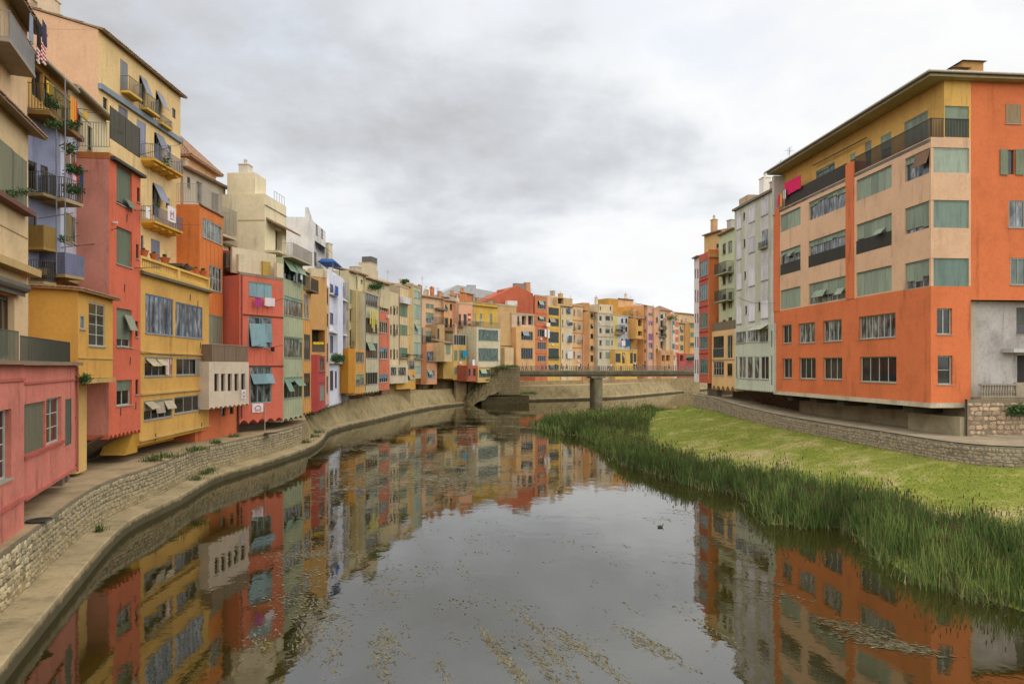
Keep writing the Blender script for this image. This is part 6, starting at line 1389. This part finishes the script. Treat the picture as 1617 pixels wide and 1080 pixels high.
# front wall only up to the terrace parapet; the body behind it carries on
mbody = f.wall(f, 0, f.L, 0, zrail, f.col, 'wall', 0.0, 12, right=False)
m = MB(); m.box(.02, .3, .93, 12, zrail - .1, Hf - .35); m.box(.02, f.L, 11.5, 12, zrail, Hf - .35); m.build('wall', yel, f.root)
for (u0, u1) in ((1349.5, 1463),):
    pts = [(f.S(u0), .05), (f.L - .02, .05)]; m = MB(); rail_mesh(m, pts, zrail - .02, 1.25, .10, .016, .05); m.build('terrace_railing', flat('3a3630', .5), f.root)
m = MB(); m.box(f.S(1239), f.S(1336), .03, .07, zrail - .02, zrail + 1.15); m.build('balustrade_panel', slatted('46403a'), f.root)
m = MB(); m.box(f.S(1336), f.S(1349), -.05, .9, zlow, zrail + 1.0); m.build('pilaster', plaster(OR), f.root)
m = MB(); m.box(-.002, f.S(1231), -.05, .0, zlow, zrail + .3); m.build('pilaster', plaster(OR), f.root)
m = MB(); m.box(-.1, .35, -.15, 2, zrail - .3, Hf - .6); m.build('party_wall', plaster('b6aea8'), f.root)
# end face
e1 = Vector((-f.d.y, f.d.x)); Bc = f.B.copy(); E = f.other(Bc, Bc + e1 * 16)
sE = E.S(1533); 
E.paint = [(0, sE, zlow, zrail, sal), (sE, 16, 0, zrail, plaster(OR)), (0, sE, zrail, Hf, yel)]
er = [(167.5, 208), (237, 276.6), (318, 360), (407, 452)]
zz = [(E.Z(1495, b), E.Z(1495, a)) for a, b in er]
for i, (z0, z1) in enumerate(zz[1:]):
    z0, z1 = crow[i]; win(E, 1471, 1530, 0, 0, 2 if i else 2, 'grey', 'green', .2, blind=1.0, bc=('95a08f', '788a7e', '72877d')[i], rectz=(.03, sE - .12, z0, z1), sill=False)
z0, z1 = zz[0]; win(E, 1466, 1526, 0, 0, 2, 'grey', 'green', .2, blind=1.0, bc='7f8c78', rectz=(.95, sE - .12, zrail + .03, z1), sill=False)
win(E, 1479.5, 1503.5, 487, 528, 2, 'pale', 'dark', .22); win(E, 1480.7, 1504, 561.5, 607, 1, 'pale', 'dark', .22, bars=1)
win(E, 1588, 1612, 165, 196, 1, 'wood', 'dark', .1, sh='a08a68'); win(E, 1591.5, 1602, 237, 276, 1, 'wood', 'dark', .15, sill=False)
for (ua, ub) in ((1578.5, 1590.5), (1603, 1616)):
    a = E.rect(ua, ub, 236.5, 277); m = MB(); m.box(a[0], a[1], -.08, -.03, a[2], a[3]); m.build('shutter', slatted('8a9478'), E.root, E)
win(E, 1593, 1618, 317, 360, 2, 'grey', 'pale', .1); win(E, 1595.5, 1620, 407.5, 450, 2, 'grey', 'green', .1)
for (a, b) in ((237, 276), (317, 360), (408, 450)): win(E, 1660, 1690, a, b, 2, 'grey', 'pale', .1)
zg = E.Z(1575, 474)
EH = E.holes
E.wall(E, 0, 16, zg, zrail, f.col)                 # upper part runs on over the grey house
E.wall(E, 0, sE, 0, zg, f.col)
E2 = E.other = None
E.paint = [(0, sE, zrail, Hf, yel)]
E.wall(E, .9, 16, zrail, Hf - .35, f.col)
m = MB(); rail_mesh(m, [(0.02, .05), (sE - .02, .05)], zrail - .02, 1.25, .10, .016, .05); m.build('terrace_railing', flat('3a3630', .5), f.root, E)
m = MB(); m.box(.9, .95, .05, sE, zrail, Hf - .4)
# roof slab with wide soffit and gutter
m = MB(); m.box(-.4, f.L + .6, -.5, 12.4, Hf - .35, Hf - .12); m.build('soffit', plaster('a59a7c'), f.root)
m = MB(); m.hexa([(-.5, -.62, Hf - .12), (f.L + .72, -.62, Hf - .12), (f.L + .72, 16, Hf - .12), (-.5, 16, Hf - .12), (-.5, -.58, Hf + .0), (f.L + .68, -.58, Hf + .0), (f.L - 3, 8, Hf + 1.3), (2, 8, Hf + 1.3)]); m.build('roof', flat('9a9688', .6), f.root)
m = MB(); m.tube((-.5, -.68, Hf - .1), (f.L + .78, -.68, Hf - .1), .08, 8); m.tube((f.L + .78, -.68, Hf - .1), (f.L + .78, 14, Hf - .1), .08, 8); m.build('gutter', flat('b3b0a6', .4, .3), f.root)
for (u, w, h) in ((1543, 1.1, 1.15), (1564, 1.5, 1.65)):
    s = E.S(u); m = MB(); m.box(s - w / 2, s + w / 2, 1.5, 3.2, Hf - .1, Hf + h); m.build('chimney', plaster('b88a50'), f.root, E); m = MB(); m.hexa([(s - w / 2 - .15, 1.3, Hf + h), (s + w / 2 + .15, 1.3, Hf + h), (s + w / 2 + .15, 3.4, Hf + h), (s - w / 2 - .15, 3.4, Hf + h), (s - w / 4, 1.8, Hf + h + .25), (s + w / 2, 1.8, Hf + h + .25), (s + w / 2, 3, Hf + h + .25), (s - w / 4, 3, Hf + h + .25)]); m.build('chimney_cap', flat('5a5044'), f.root, E)
m = MB(); m.box(-.0, f.L + .06, -.06, 3, -.32, -.003); m.box(f.L - .1, f.L + .05, -.05, sE, -.33, -.004) ; m.build('floor_slab', concrete('c4b89e', .95, 'slab_edge'), f.root)
m = MB(); m.box(0, sE, -.05, .3, -.318, -.002); m.build('floor_slab', concrete('c4b89e', .95, 'slab_edge'), f.root, E)
for k in range(5): m = MB(); x = 2 + k * (f.L - 3) / 4.5; m.box(x, x + 1.0, .3, 2.9, -.8, -.321); m.build('floor_beam', concrete('4a4438', .7), f.root)
m = MB(); m.box(.3, f.L - .2, 2.4, 6, -2.6, -.322); m.build('base_wall', concrete('a5977a', .8, 'base_concrete', .25), f.root)
m = MB(); m.box(f.L - 4.5, f.L + .5, 1.6, 2.39, -2.7, -.9); m.build('base_wall', concrete('b2a688', .8, 'base_concrete2', .2), f.root)
m = MB(); s = f.S(1240); m.tube((s, -.9, f2.Z(1240, 262)), (s, -.9, f2.Z(1240, 240)), .02)
# retractable awning arms
for (a, va, b, vb) in ((1289, 262, 1374, 218),): m = MB(); m.tube((f2.S(a), -.3, f2.Z(a, va) - .0), (f2.S(b), -.3, f2.Z(b, vb)), .05); m.build('awning_box', flat('5a4630'), f.root, f2)
cloth(f, 1241, 1267, 283, 304, 'd01c58', 'bright magenta cloth flapping at the left end of the orange block terrace', out=.15); cloth(f, 1241, 1246, 300, 314, 'd8d4cc', 'black and white printed cloth below the magenta one', out=.25, stripes=['2a2a2e']); cloth(f, 1231.5, 1235, 308, 324, 'd03050', 'small red cloth at the far left of the orange block terrace', out=.2); cloth(f, 1235.5, 1238.5, 306, 326, 'd89a40', 'small orange-yellow cloth beside the small red one', out=.2)
# grey stone house at the right edge
f = House('grey rendered house with a flat canopy under the orange block, right edge', 'b3aca6', 1532, 44.85, 1720, 46.4, 477, 632, 7, zb=HC - 52 / F * 44.9, zt=R.zb + zg - .01, wear=2.0)
f.mat = f.mat
win(f, 1605, 1640, 486, 528, 2, 'dark', 'dark', .2, blind=.6, bc='6a6a66'); opening(f, 1606, 1640, 561, 604, .4); f.end()
m = MB(); a = f.rect(1582, 1650, 551, 557); m.box(a[0], a[1], -.9, 0, a[2], a[3]); m.build('canopy', flat('b5b3ae'), f.root)
m = MB(); m.box(0, .45, -.06, -.003, 0, f.H); m.build('quoin_strip', plaster('b8aa98'), f.root)
r = House('balustraded terrace wall in front of the grey house', 'b0a088', 1549, 43.6, 1720, 44.8, 627, 690, 2.0, zb=3.4, zt=HC - 50 / F * 43.6, name='terrace_wall', cat='wall')
r.col = concrete('a59780', .8, 'terrace_concrete', .3); r.end(); zt = r.H
m = MB(); x1 = r.S(1604); m.box(0, r.L, -.05, .2, zt, zt + .1); m.box(0, x1, -.04, .19, zt + .78, zt + .88); m.box(x1, x1 + 1.2, -.05, .2, zt + .1, zt + .95); bo = m.build('balustrade', concrete('a89c88', .8, 'cast_stone', .25), r.root)
bm_ = MB(); bm_.lathe((0, 0, 0), [(.06, 0), (.05, .05), (.085, .22), (.04, .45), (.06, .62), (.06, .68)], 6); bms = bm_.mesh('baluster', [concrete('a89c88', .8, 'cast_stone', .25)])
for i in range(13): o = bpy.data.objects.new('baluster', bms); COL.objects.link(o); o.parent = bo; o.location = (x1 * (i + .5) / 13, .08, zt + .1)
ln_ = [r.A + r.d * (x * .5) + Vector((r.d.y, -r.d.x)) * .02 for x in range(-2, int(r.L / .5))]
stone_wall('rubble_wall', 'rough dry rubble wall below the balustrade at the right edge', ln_, 3.4, r.zb + r.H - .1, stone('b09a80', 'warm_rubble'), concrete('8f806a', .8, 'rubble_mortar'), .42, .26, 40, outward=-1, seed=21, thick=.2, near=(30, 44))
plant_thing(r, 1590, 1617, 648, .25, 7, .45, 'green creeper hanging over the rubble wall at the right edge', 51, 900, .08)
# lilac and green striped house
f = House('lilac and pale green striped house with rows of white shutters', 'c2beb8', 1160, 74.6, 1222, 65.7, 334, 520, 9, k=1.02, wear=1.3); Lh = f
GP = plaster('b3b49c')
for (a, b) in ((1160, 1163), (1168.5, 1176), (1192, 1201), (1213, 1217)): f.paint.append((f.S(a), f.S(b), 0, f.H, GP))
for (a, b, rws) in ((1163.5, 1171, ((342, 362), (383, 410), (433, 458), (485, 512))), (1182.5, 1192, ((328, 351), (374, 399), (425, 452), (480, 508))), (1202, 1213, ((315, 340), (363, 390), (415, 443), (475, 503)))):
    for i, (c, d) in enumerate(rws): win(f, a, b, c, d, 2, 'white', 'pale', .1, blind=0 if (a > 1200 and i == 1) else .97, bc='d4cfd2')
for (a, b, c, d) in ((1173.5, 1176.5, 336, 347), (1174, 1177, 378, 391), (1175, 1178, 429, 441), (1176.5, 1179.5, 483, 496), (1197.5, 1200.5, 477, 491)): win(f, a, b, c, d, 1, 'wood', 'dark', .12)
f.end(); balcony(f, 1202, 1213, 391, .35, .55, '4a4a44', '8a8470')
m = MB(); m.box(-.15, f.L, -.25, 2, f.H, f.H + .22); m.build('coping', plaster('7c7460'), f.root)
m = MB(); m.box(0, 2.2, .5, 4, f.H + .22, f.H + 1.3); m.build('rooftop_box', plaster('b09a80'), f.root); chimney(f, 3.0, 2, f.H + .2, 1.0, .8, 2.6, 'ded8cc', 'pot'); chimney(f, f.L - 2, 2, f.H + .2, 2.6, 1.6, 1.4, 'b9a08a', None); antenna(f, f.L - 1.2, 2.2, f.H + 1.2, 3.4); antenna(f, 6.0, 2.2, f.H + .4, 2.6); antenna(f, f.L - 3.4, 2.4, f.H + 1.2, 2.8)
f = House('pale mint lower storey with a long glazed gallery under the striped house', 'c0c4b0', 1160.5, 73.9, 1222, 65.1, 519, 613, 4, zt=Lh.zb + .05)
win(f, 1162, 1178, 524, 542, 3, 'grey', 'pale', .12); win(f, 1180, 1197, 521, 540, 4, 'white', 'pale', .12); win(f, 1199, 1213, 519, 540, 3, 'grey', 'curtain', .12); awning_tilt(f, 1191, 1213, 514, 521, .8, 'b8b8a0')
win(f, 1166.5, 1177.5, 563, 597, 2, 'white', 'curtain', .12); win(f, 1179.5, 1188.5, 563, 598, 1, 'white', 'curtain', .12); win(f, 1190.5, 1199, 563, 598.5, 1, 'white', 'curtain', .12); win(f, 1201, 1214, 562.5, 599, 2, 'white', 'dark', .12); win(f, 1162, 1164, 563, 597, 1, 'grey', 'dark', .12, sill=False); win(f, 1217.5, 1219.5, 522, 548, 1, 'grey', 'dark', .1, sill=False); win(f, 1217.5, 1219.5, 562, 608, 1, 'grey', 'dark', .1, sill=False)
f.end(); hem(f, 16, .14)
m = MB()
for i in range(9): x = .8 + i * (f.L - 1.6) / 8; m.hexa([(x, 2.8, -2.0), (x + .16, 2.8, -2.0), (x + .16, 2.95, -2.0), (x, 2.95, -2.0), (x + .3, .3, -.1), (x + .46, .3, -.1), (x + .46, .5, -.1), (x + .3, .5, -.1)])
m.build('timber_strut', flat('5a3a2a', .8), f.root); f.base(3.0, plaster('5f5340'), 2.2)
# green narrow house with balconies
f = House('pale green narrow house with two dark balconies between red and lilac', 'bfc29a', 1135, 80.5, 1160.5, 76.0, 372, 530, 6)
for (vt, vb) in ((385, 402), (425, 450), (465, 490), (505, 520)): win(f, 1141, 1146, vt, vb, 1, 'wood', 'dark', .12); win(f, 1150, 1156, vt - 4, vb - 4, 1, 'wood', 'curtain', .12)
f.end(); balcony(f, 1139.5, 1159, 432, .9, 1.2, '3c3c36', '9a9a78'); balcony(f, 1139.5, 1159, 475, .9, 1.2, '3c3c36', '9a9a78'); tile_eave(f, 0, f.L, f.H, .3, 2, .3)
f = House('warm yellow lower house with a terrace and dark grid windows', 'dcb076', 1124, 80.8, 1161, 74.2, 524, 608, 5)
win(f, 1126.5, 1143, 531, 550, 4, 'dark', 'dark', .1, bars=1); win(f, 1126.5, 1143, 550.5, 564, 1, 'dark', 'dark', .08, blind=1, bc='3f4440', sill=False); win(f, 1148.5, 1156.5, 529, 566, 2, 'pale', 'dark', .1, sill=False); win(f, 1126.5, 1143, 570, 593, 4, 'pale', 'dark', .1, bars=1); win(f, 1148.5, 1156.5, 574, 593, 2, 'dark', 'dark', .1)
f.end(); hem(f, 5, .5); ledge(f, 1124, 1161, 568, .08, .05, 'a88850'); roof_rail(f, 1125, 1160, 523, 1.1, solid='8a7a60', y=.05); f.base(2.5)
f = House('red house with an orange side and a stack of green-grey windows', 'bd5a48', 1104, 84.8, 1119.5, 81.2, 404, 604, 1.6, zb=HC - 26 / F * 84.8)
for (vt, vb) in ((412, 436), (449, 474), (495, 518), (532, 551), (567, 590)): win(f, 1105.5, 1117.5, vt, vb, 4, 'teal', 'green', .1)
f.paint.append((f.L - .01, f.L + .1, 0, f.H, plaster('c46a3c'))); f.end(); [ledge(f, 1104, 1119.5, v, .1, .06, '8f3f34') for v in (442, 484, 524, 558)]
g2 = House('orange-brown side wall of the red house', 'c8723e', 1119.7, 81.05, 1135.5, 81.2, 400, 604, .25, zb=f.zb, zt=f.zb + f.H + .15); g2.end(); ledge(g2, 1119, 1136, 404, .4, .2, 'b08a50')
f.base(1.0)
q = House('ochre rooftop storey with a chimney over the red house', 'c9a468', 1112, 84, 1140, 80.5, 372, 400, 5, zb=HC + (VH - 402) / F * 84); win(q, 1131, 1135, 385, 392, 1, 'wood', 'dark', .1); q.end(); tile_eave(q, 0, q.L, q.H, .3, 2, .4); chimney(q, .6, 1, q.H - .4, .6, .6, 2.2, 'c09a70', 'pot'); chimney(q, q.L - 1, 2, q.H + .2, .8, .7, 1.2, 'a8a49c', None)
f = House('white narrow end house of the right row', 'd8d0cc', 1096, 87.0, 1104.5, 84.8, 408, 603, 5)
for (vt, vb) in ((425, 440), (458, 478), (495, 510), (532, 549), (568, 590)): win(f, 1097.5, 1099, vt, vb, 1, 'wood', 'dark', .1, sill=False); win(f, 1101, 1102.8, vt, vb, 1, 'wood', 'dark', .1, sill=False)
f.end(); tile_eave(f, 0, f.L, f.H, .3, 2, .4); f.base(2)
m = MB(); ln_ = [XY(1100, 90), XY(1222, 69), XY(1470, 48)]
# dark ground under the right houses
# ================================================================== BRIDGE, PEOPLE, SMALL THINGS
def bridge():
    # deck from the stone abutment at u=800 to the right-hand bank
    A = XY(803, 149.0); B = XY(1118, 154.0); d = (B - A).normalized(); ang = atan2(d.y, d.x); Lb = (B - A).length
    z = HC - (586 - VH) / F * 149.0
    r = empty('footbridge', (A.x, A.y, z), ang, 'long concrete bridge with one pier crossing the river in the distance', 'bridge')
    CM = concrete('8d8468', .8, 'bridge_concrete', .4)
    m = MB(); m.box(0, Lb, 0, 4.6, -.75, 0); m.box(-.1, Lb, -.25, 4.85, -.24, .05); m.build('deck', CM, r)
    m = MB(); m.box(0, Lb, .5, .9, -1.25, -.752); m.box(0, Lb, 3.7, 4.1, -1.25, -.752); m.build('girder', CM, r)
    pu = (945 - U0) / F; t = (pu * A.y - A.x) / (d.x - pu * d.y)
    m = MB(); m.box(t - .95, t + .95, .1, 4.5, -z - 1.2, -1.26); m.box(t - 1.6, t + 1.6, -.2, 4.8, -1.6, -1.254)
    m.lathe((t, .1, -z - 1.2), [(.95, 0), (.95, z - .8)], 12); m.build('pier', CM, r)
    m = MB(); rail_mesh(m, [(0, .0), (Lb, .0)], .05, 1.02, .42, .035, .09, True); m.build('railing', flat('6d6a5e', .6), r)
    m = MB(); rail_mesh(m, [(0, 4.6), (Lb, 4.6)], .05, 1.02, .42, .035, .09, True); m.build('railing', flat('6d6a5e', .6), r)
    n = int(Lb / 5); m = MB()
    for i in range(n + 1):
        x = Lb * i / n; m.box(x - .14, x + .14, -.12, .12, .05, 1.15)
    m.build('railing_post', CM, r)
    return r, A, d, ang, z, Lb
BR, bA, bd, bang, bz, bL = bridge()
def person_mesh(pose, cols):
    """one skinned body; materials by height and limb"""
    V = {'pel': (0, 0, .93), 'wai': (0, 0, 1.08), 'che': (0, 0, 1.32), 'nec': (0, 0, 1.47), 'hea': (0, -.015, 1.57), 'top': (0, -.01, 1.68)}
    R = {'pel': .13, 'wai': .12, 'che': .145, 'nec': .055, 'hea': .085, 'top': .075}
    E = [('pel', 'wai'), ('wai', 'che'), ('che', 'nec'), ('nec', 'hea'), ('hea', 'top')]
    st = {'stand': (0, 0, 0), 'walk': (.26, -.24, .2), 'lean': (.05, .0, .5)}[pose]
    for s, nm in ((-1, 'l'), (1, 'r')):
        f = st[0] if s < 0 else st[1]
        V['hip' + nm] = (s * .10, 0, .88); V['kne' + nm] = (s * .11, -f * .6 - .02, .48); V['ank' + nm] = (s * .11, -f * .9 + .03, .08); V['toe' + nm] = (s * .12, -f * .9 - .14, .045)
        R['hip' + nm] = .10; R['kne' + nm] = .062; R['ank' + nm] = .045; R['toe' + nm] = .04
        g = -f * .8 + st[2] * .5
        V['sho' + nm] = (s * .19, 0, 1.40); V['elb' + nm] = (s * .24, g * .3 + .03, 1.14); V['han' + nm] = (s * .22, -abs(g) * .8 - .06, .92 + (.18 if pose == 'lean' else 0))
        R['sho' + nm] = .065; R['elb' + nm] = .045; R['han' + nm] = .036
        E += [('pel', 'hip' + nm), ('hip' + nm, 'kne' + nm), ('kne' + nm, 'ank' + nm), ('ank' + nm, 'toe' + nm), ('che', 'sho' + nm), ('sho' + nm, 'elb' + nm), ('elb' + nm, 'han' + nm)]
    names = list(V); me = bpy.data.meshes.new('person'); me.from_pydata([V[n] for n in names], [(names.index(a), names.index(b)) for a, b in E], [])
    o = bpy.data.objects.new('person_tmp', me); COL.objects.link(o); md = o.modifiers.new('s', 'SKIN'); md.use_smooth_shade = True
    for i, n in enumerate(names): me.skin_vertices[0].data[i].radius = (R[n], R[n] * (.75 if n in ('pel', 'wai', 'che') else 1)); me.skin_vertices[0].data[i].use_root = (n == 'pel')
    sb = o.modifiers.new('u', 'SUBSURF'); sb.levels = 1; dg = bpy.context.evaluated_depsgraph_get(); ev = o.evaluated_get(dg); out = bpy.data.meshes.new_from_object(ev)
    bpy.data.objects.remove(o); out.name = 'person'
    return out
POSES = {p: person_mesh(p, None) for p in ('stand', 'walk', 'lean')}
def person(x, y, z, rz, pose, top, legs, hair, label, sc=1.0, group=None):
    me = POSES[pose].copy(); me.materials.clear()
    for c in (top, legs, 'c49a80', hair): me.materials.append(flat(c, .8))
    for p in me.polygons:
        c = p.center; h = c.z; mi = 0
        if h > 1.46: mi = 2 if (c.y < -.045 and h < 1.66) else 3
        elif h < .95 and abs(c.x) < .18 or h < .85: mi = 1
        elif abs(c.x) > .18 and h < 1.10: mi = 2
        p.material_index = mi
    o = bpy.data.objects.new('person', me); COL.objects.link(o); o.location = (x, y, z); o.rotation_euler = (0, 0, rz); o.scale = (sc, sc, sc)
    tag(o, label, 'person', group); return o
ppl = [(826, .6, 'walk', 'b8b4a8', '3a3f50', '2e2218', 'person in a pale grey top near the left end of the bridge'), (832, .9, 'walk', 'c08a90', '50505a', '5a4028', 'person in a dusty pink top beside one in grey, left end of the bridge'),
       (857, .5, 'stand', 'b06a60', '404048', '2a1c14', 'person in a faded red shirt in front of the orange house on the bridge'), (863, .8, 'walk', '8a8a90', '2f3038', '3b2a1c', 'person in a mid grey jacket just right of a red shirt on the bridge'),
       (878, .4, 'lean', '23252a', '1f2024', '1d1612', 'person all in black leaning on the bridge rail before the yellow house'), (888, .7, 'walk', 'a32a3a', '2b2d3a', '20160f', 'person in a crimson top in the middle of a group on the bridge'),
       (891, 1.0, 'stand', 'd8d4cc', '6a5a48', '2a2018', 'person in a white top next to a crimson one on the bridge'), (896, .6, 'walk', 'a0565a', '39404f', '33261a', 'person in a brick coloured top right of a white top on the bridge'),
       (915, .5, 'stand', 'e4e0da', '2a2a30', '1b1410', 'person in bright white in front of the dark doorway on the bridge'), (918, .9, 'walk', '33272a', '222228', '2f2018', 'person in a very dark brown jacket behind one in bright white on the bridge'),
       (930, .6, 'walk', '2a2c34', '2a2c34', '241a12', 'person in dark navy clothes left of the bridge pier'), (962, .5, 'walk', 'd6c8b4', '4a4a50', '7a6040', 'person in a cream top just right of the bridge pier'),
       (967, .9, 'stand', 'cfc9c0', '8a7a68', '3a2a1a', 'person in light clothes from head to foot right of the pier'), (1003, .5, 'stand', '2c2e33', '26262c', '181410', 'person in a black coat by the yellow building, centre right of bridge'),
       (1007, .8, 'walk', '4a5a70', '2c2e38', '2a2018', 'person in a slate blue top beside a black coat on the bridge'), (1017, .6, 'stand', '9a5a60', '2e2e36', '1e1610', 'person in a muted red top, one of three standing on the bridge'), (1020.5, .9, 'lean', '26262a', '30303a', '20180f', 'person in black leaning at the rail right of a muted red top'),
       (1058, .6, 'walk', '5a8088', '3a4048', '2a2018', 'person in a teal top towards the right end of the bridge')]
for (u, y, pose, a, b_, c, lab) in ppl:
    k = (u - U0) / F; t = (k * bA.y - bA.x) / (bd.x - k * bd.y); w = bA + bd * t + Vector((-bd.y, bd.x)) * (y + .1)
    person(w.x, w.y, bz + .053, bang + (pi / 2 if pose == 'walk' and u % 2 else -pi / 2 if pose == 'walk' else 0), pose, a, b_, c, lab, .97 + .06 * random.random(), 'people on the distant bridge')
# stone abutment where the bridge lands on the left bank
def abutment():
    A = XY(782, 129.0); B = XY(828, 129.5); dd = (B - A).normalized(); L = (B - A).length
    f = House('old stone abutment with a sloping flight where the distant bridge lands', concrete('8a7c5c', .8, 'abutment_stone', .3), 787, 127.0, 821, 129.0, 580, 622, 7.0, 'bridge_abutment', 'abutment')
    m = MB(); me6 = [stone_mesh(70 + k, None) for k in range(4)]; rg = random.Random(4); z = 0
    f.end()
    while z < f.H - .2:
        x = rg.uniform(0, .3)
        while x < f.L - .4:
            w = rg.uniform(.4, .8); q = me6[rg.randrange(4)]; mt = Matrix.Translation((x + w / 2, 0, z + .2)) @ Matrix.Diagonal((w * .93, .12, .36, 1)); m.add([mt @ Vector(v) for v in q.v], q.f); x += w
        z += .4
    tag(m.build('small_stones', stone('98896a', 'abutment_rubble'), f.root), kind='stuff')
    m = MB(); m.box(-4.0, f.L + 2.0, -.4, 5, -3.4, -.5); m.build('plinth', concrete('8f8263', .8, 'plinth_stone', .4), f.root)
    # loose stone slope running down to the left
    n1, n2 = 16, 10; V = []; Fc = []
    for j in range(n2 + 1):
        for i in range(n1 + 1):
            a, b = i / n1, j / n2; h = (f.H + 3.6) * a ** .8 * (1 - .55 * (1 - b) ** 1.6) - 3.4 + rg.uniform(-.22, .22); V.append((-8.5 + 8.4 * a + rg.uniform(-.12, .12), -1.6 + 4.5 * b + rg.uniform(-.12, .12), h))
    for j in range(n2):
        for i in range(n1): k = j * (n1 + 1) + i; Fc.append((k, k + 1, k + n1 + 2, k + n1 + 1))
    m.add(V, Fc); m.build('rubble_slope', stone('766b4e', 'slope_rubble'), f.root)
    A_ = f.A; weeds([(A_.x + dx, A_.y + dy, f.zb + f.H * hh_, .9) for dx, dy, hh_ in ((-5.5, .2, .15), (-4.5, .0, .25), (-2.6, -.4, .5), (-3.4, .5, .45), (-1.6, .3, .7), (-.3, 0, .95), (.8, -.1, 1.0), (2.2, -.1, 1.0), (3.4, -.3, 1.0), (5.4, -1.0, -.0), (7.2, -.9, .0))], 1.3, 420, 'weeds', 9)
abutment()
# duck on the water
def duck(x, y, rz):
    r = empty('duck', (x, y, 0), rz, 'small dark duck swimming alone in midstream', 'duck')
    me = bpy.data.meshes.new('body'); vs = [(0, -.17, .03), (0, -.08, .05), (0, .06, .05), (0, .15, .06), (0, .20, .16), (0, .21, .22), (0, -.26, .09)]; es = [(6, 0), (0, 1), (1, 2), (2, 3), (3, 4), (4, 5)]
    me.from_pydata(vs, es, []); o = bpy.data.objects.new('t', me); COL.objects.link(o); o.modifiers.new('s', 'SKIN')
    for i, q in enumerate((.05, .09, .09, .06, .028, .038, .015)): me.skin_vertices[0].data[i].radius = (q, q * .8)
    me.skin_vertices[0].data[1].use_root = True; o.modifiers.new('u', 'SUBSURF').levels = 2
    ev = o.evaluated_get(bpy.context.evaluated_depsgraph_get()); mm = bpy.data.meshes.new_from_object(ev); bpy.data.objects.remove(o)
    mm.materials.append(flat('3a332a', .8)); b = bpy.data.objects.new('body', mm); COL.objects.link(b); b.parent = r; mm.polygons.foreach_set('use_smooth', [True] * len(mm.polygons))
    m = MB(); m.hexa([(-.016, .23, .205), (.016, .23, .205), (.012, .29, .2), (-.012, .29, .2), (-.014, .23, .225), (.014, .23, .225), (.01, .28, .21), (-.01, .28, .21)]); m.build('beak', flat('a08a3a', .6), r)
    for s in (-1, 1):
        m = MB(); m.hexa([(s * .085, -.2, .07), (s * .1, -.02, .06), (s * .09, .08, .08), (s * .08, .06, .1), (s * .03, -.24, .11), (s * .055, -.02, .135), (s * .05, .08, .12), (s * .04, .05, .13)]); m.build('wing', flat('4a4034', .8), r)
g = G(1043, 832, 0); duck(g.x, g.y, -1.2); [setattr(o_, 'scale', (.72, .72, .72)) for o_ in COL.objects if o_.name == 'duck']
# manhole covers on the left promenade
def manhole(u, v, r, lab):
    g = G(u, v, 2.45); m = MB(); m.lathe((0, 0, 0), [(r, 0), (r, .02), (r * .88, .022), (r * .86, .012)], 20)
    for i in range(-2, 3): m.box(-r * .7, r * .7, i * r * .28 - .02, i * r * .28 + .02, .013, .024)
    o = m.build('manhole_cover', flat('4d4a42', .6, .4)); o.location = (g.x, g.y, 2.455); tag(o, lab, 'manhole cover')
manhole(62, 821, .42, 'round iron manhole cover on the left promenade near the pink house'); manhole(427, 684, .5, 'round manhole cover on the promenade below the coral house')

# cables strung along the old facades
def cable(p, q, sag, label, r=.014):
    p = Vector(p); q = Vector(q); m = MB(); n = 14; pts = [p.lerp(q, i / n) - Vector((0, 0, sag * 4 * (i / n) * (1 - i / n))) for i in range(n + 1)]
    for a, b in zip(pts[:-1], pts[1:]): m.tube(a - p, b - p, r, 4)
    o = m.build('cable', flat('2b2a28')); o.location = p; tag(o, label, 'cable', 'cables strung along the facades')
cable(P(176, 200, 36.6), P(285, 228, 52.8), .5, 'thin dark cable from the coral-red house terrace to the tallest yellow house')
cable(P(222, 330, 40.4), P(330, 352, 52.2), .5, 'thin cable sagging across the two scalloped balconies')
cable(P(180, 545, 36.9), P(330, 563, 51.0), .25, 'cable running low across the coral-red and mustard fronts')
cable(P(392, 498, 56.8), P(516, 520, 74.0), .4, 'cable running across the coral-pink and pale green fronts')
cable(P(1224, 478, 65.0), P(1166, 470, 73.6), .3, 'short cable between the orange block and the striped house')
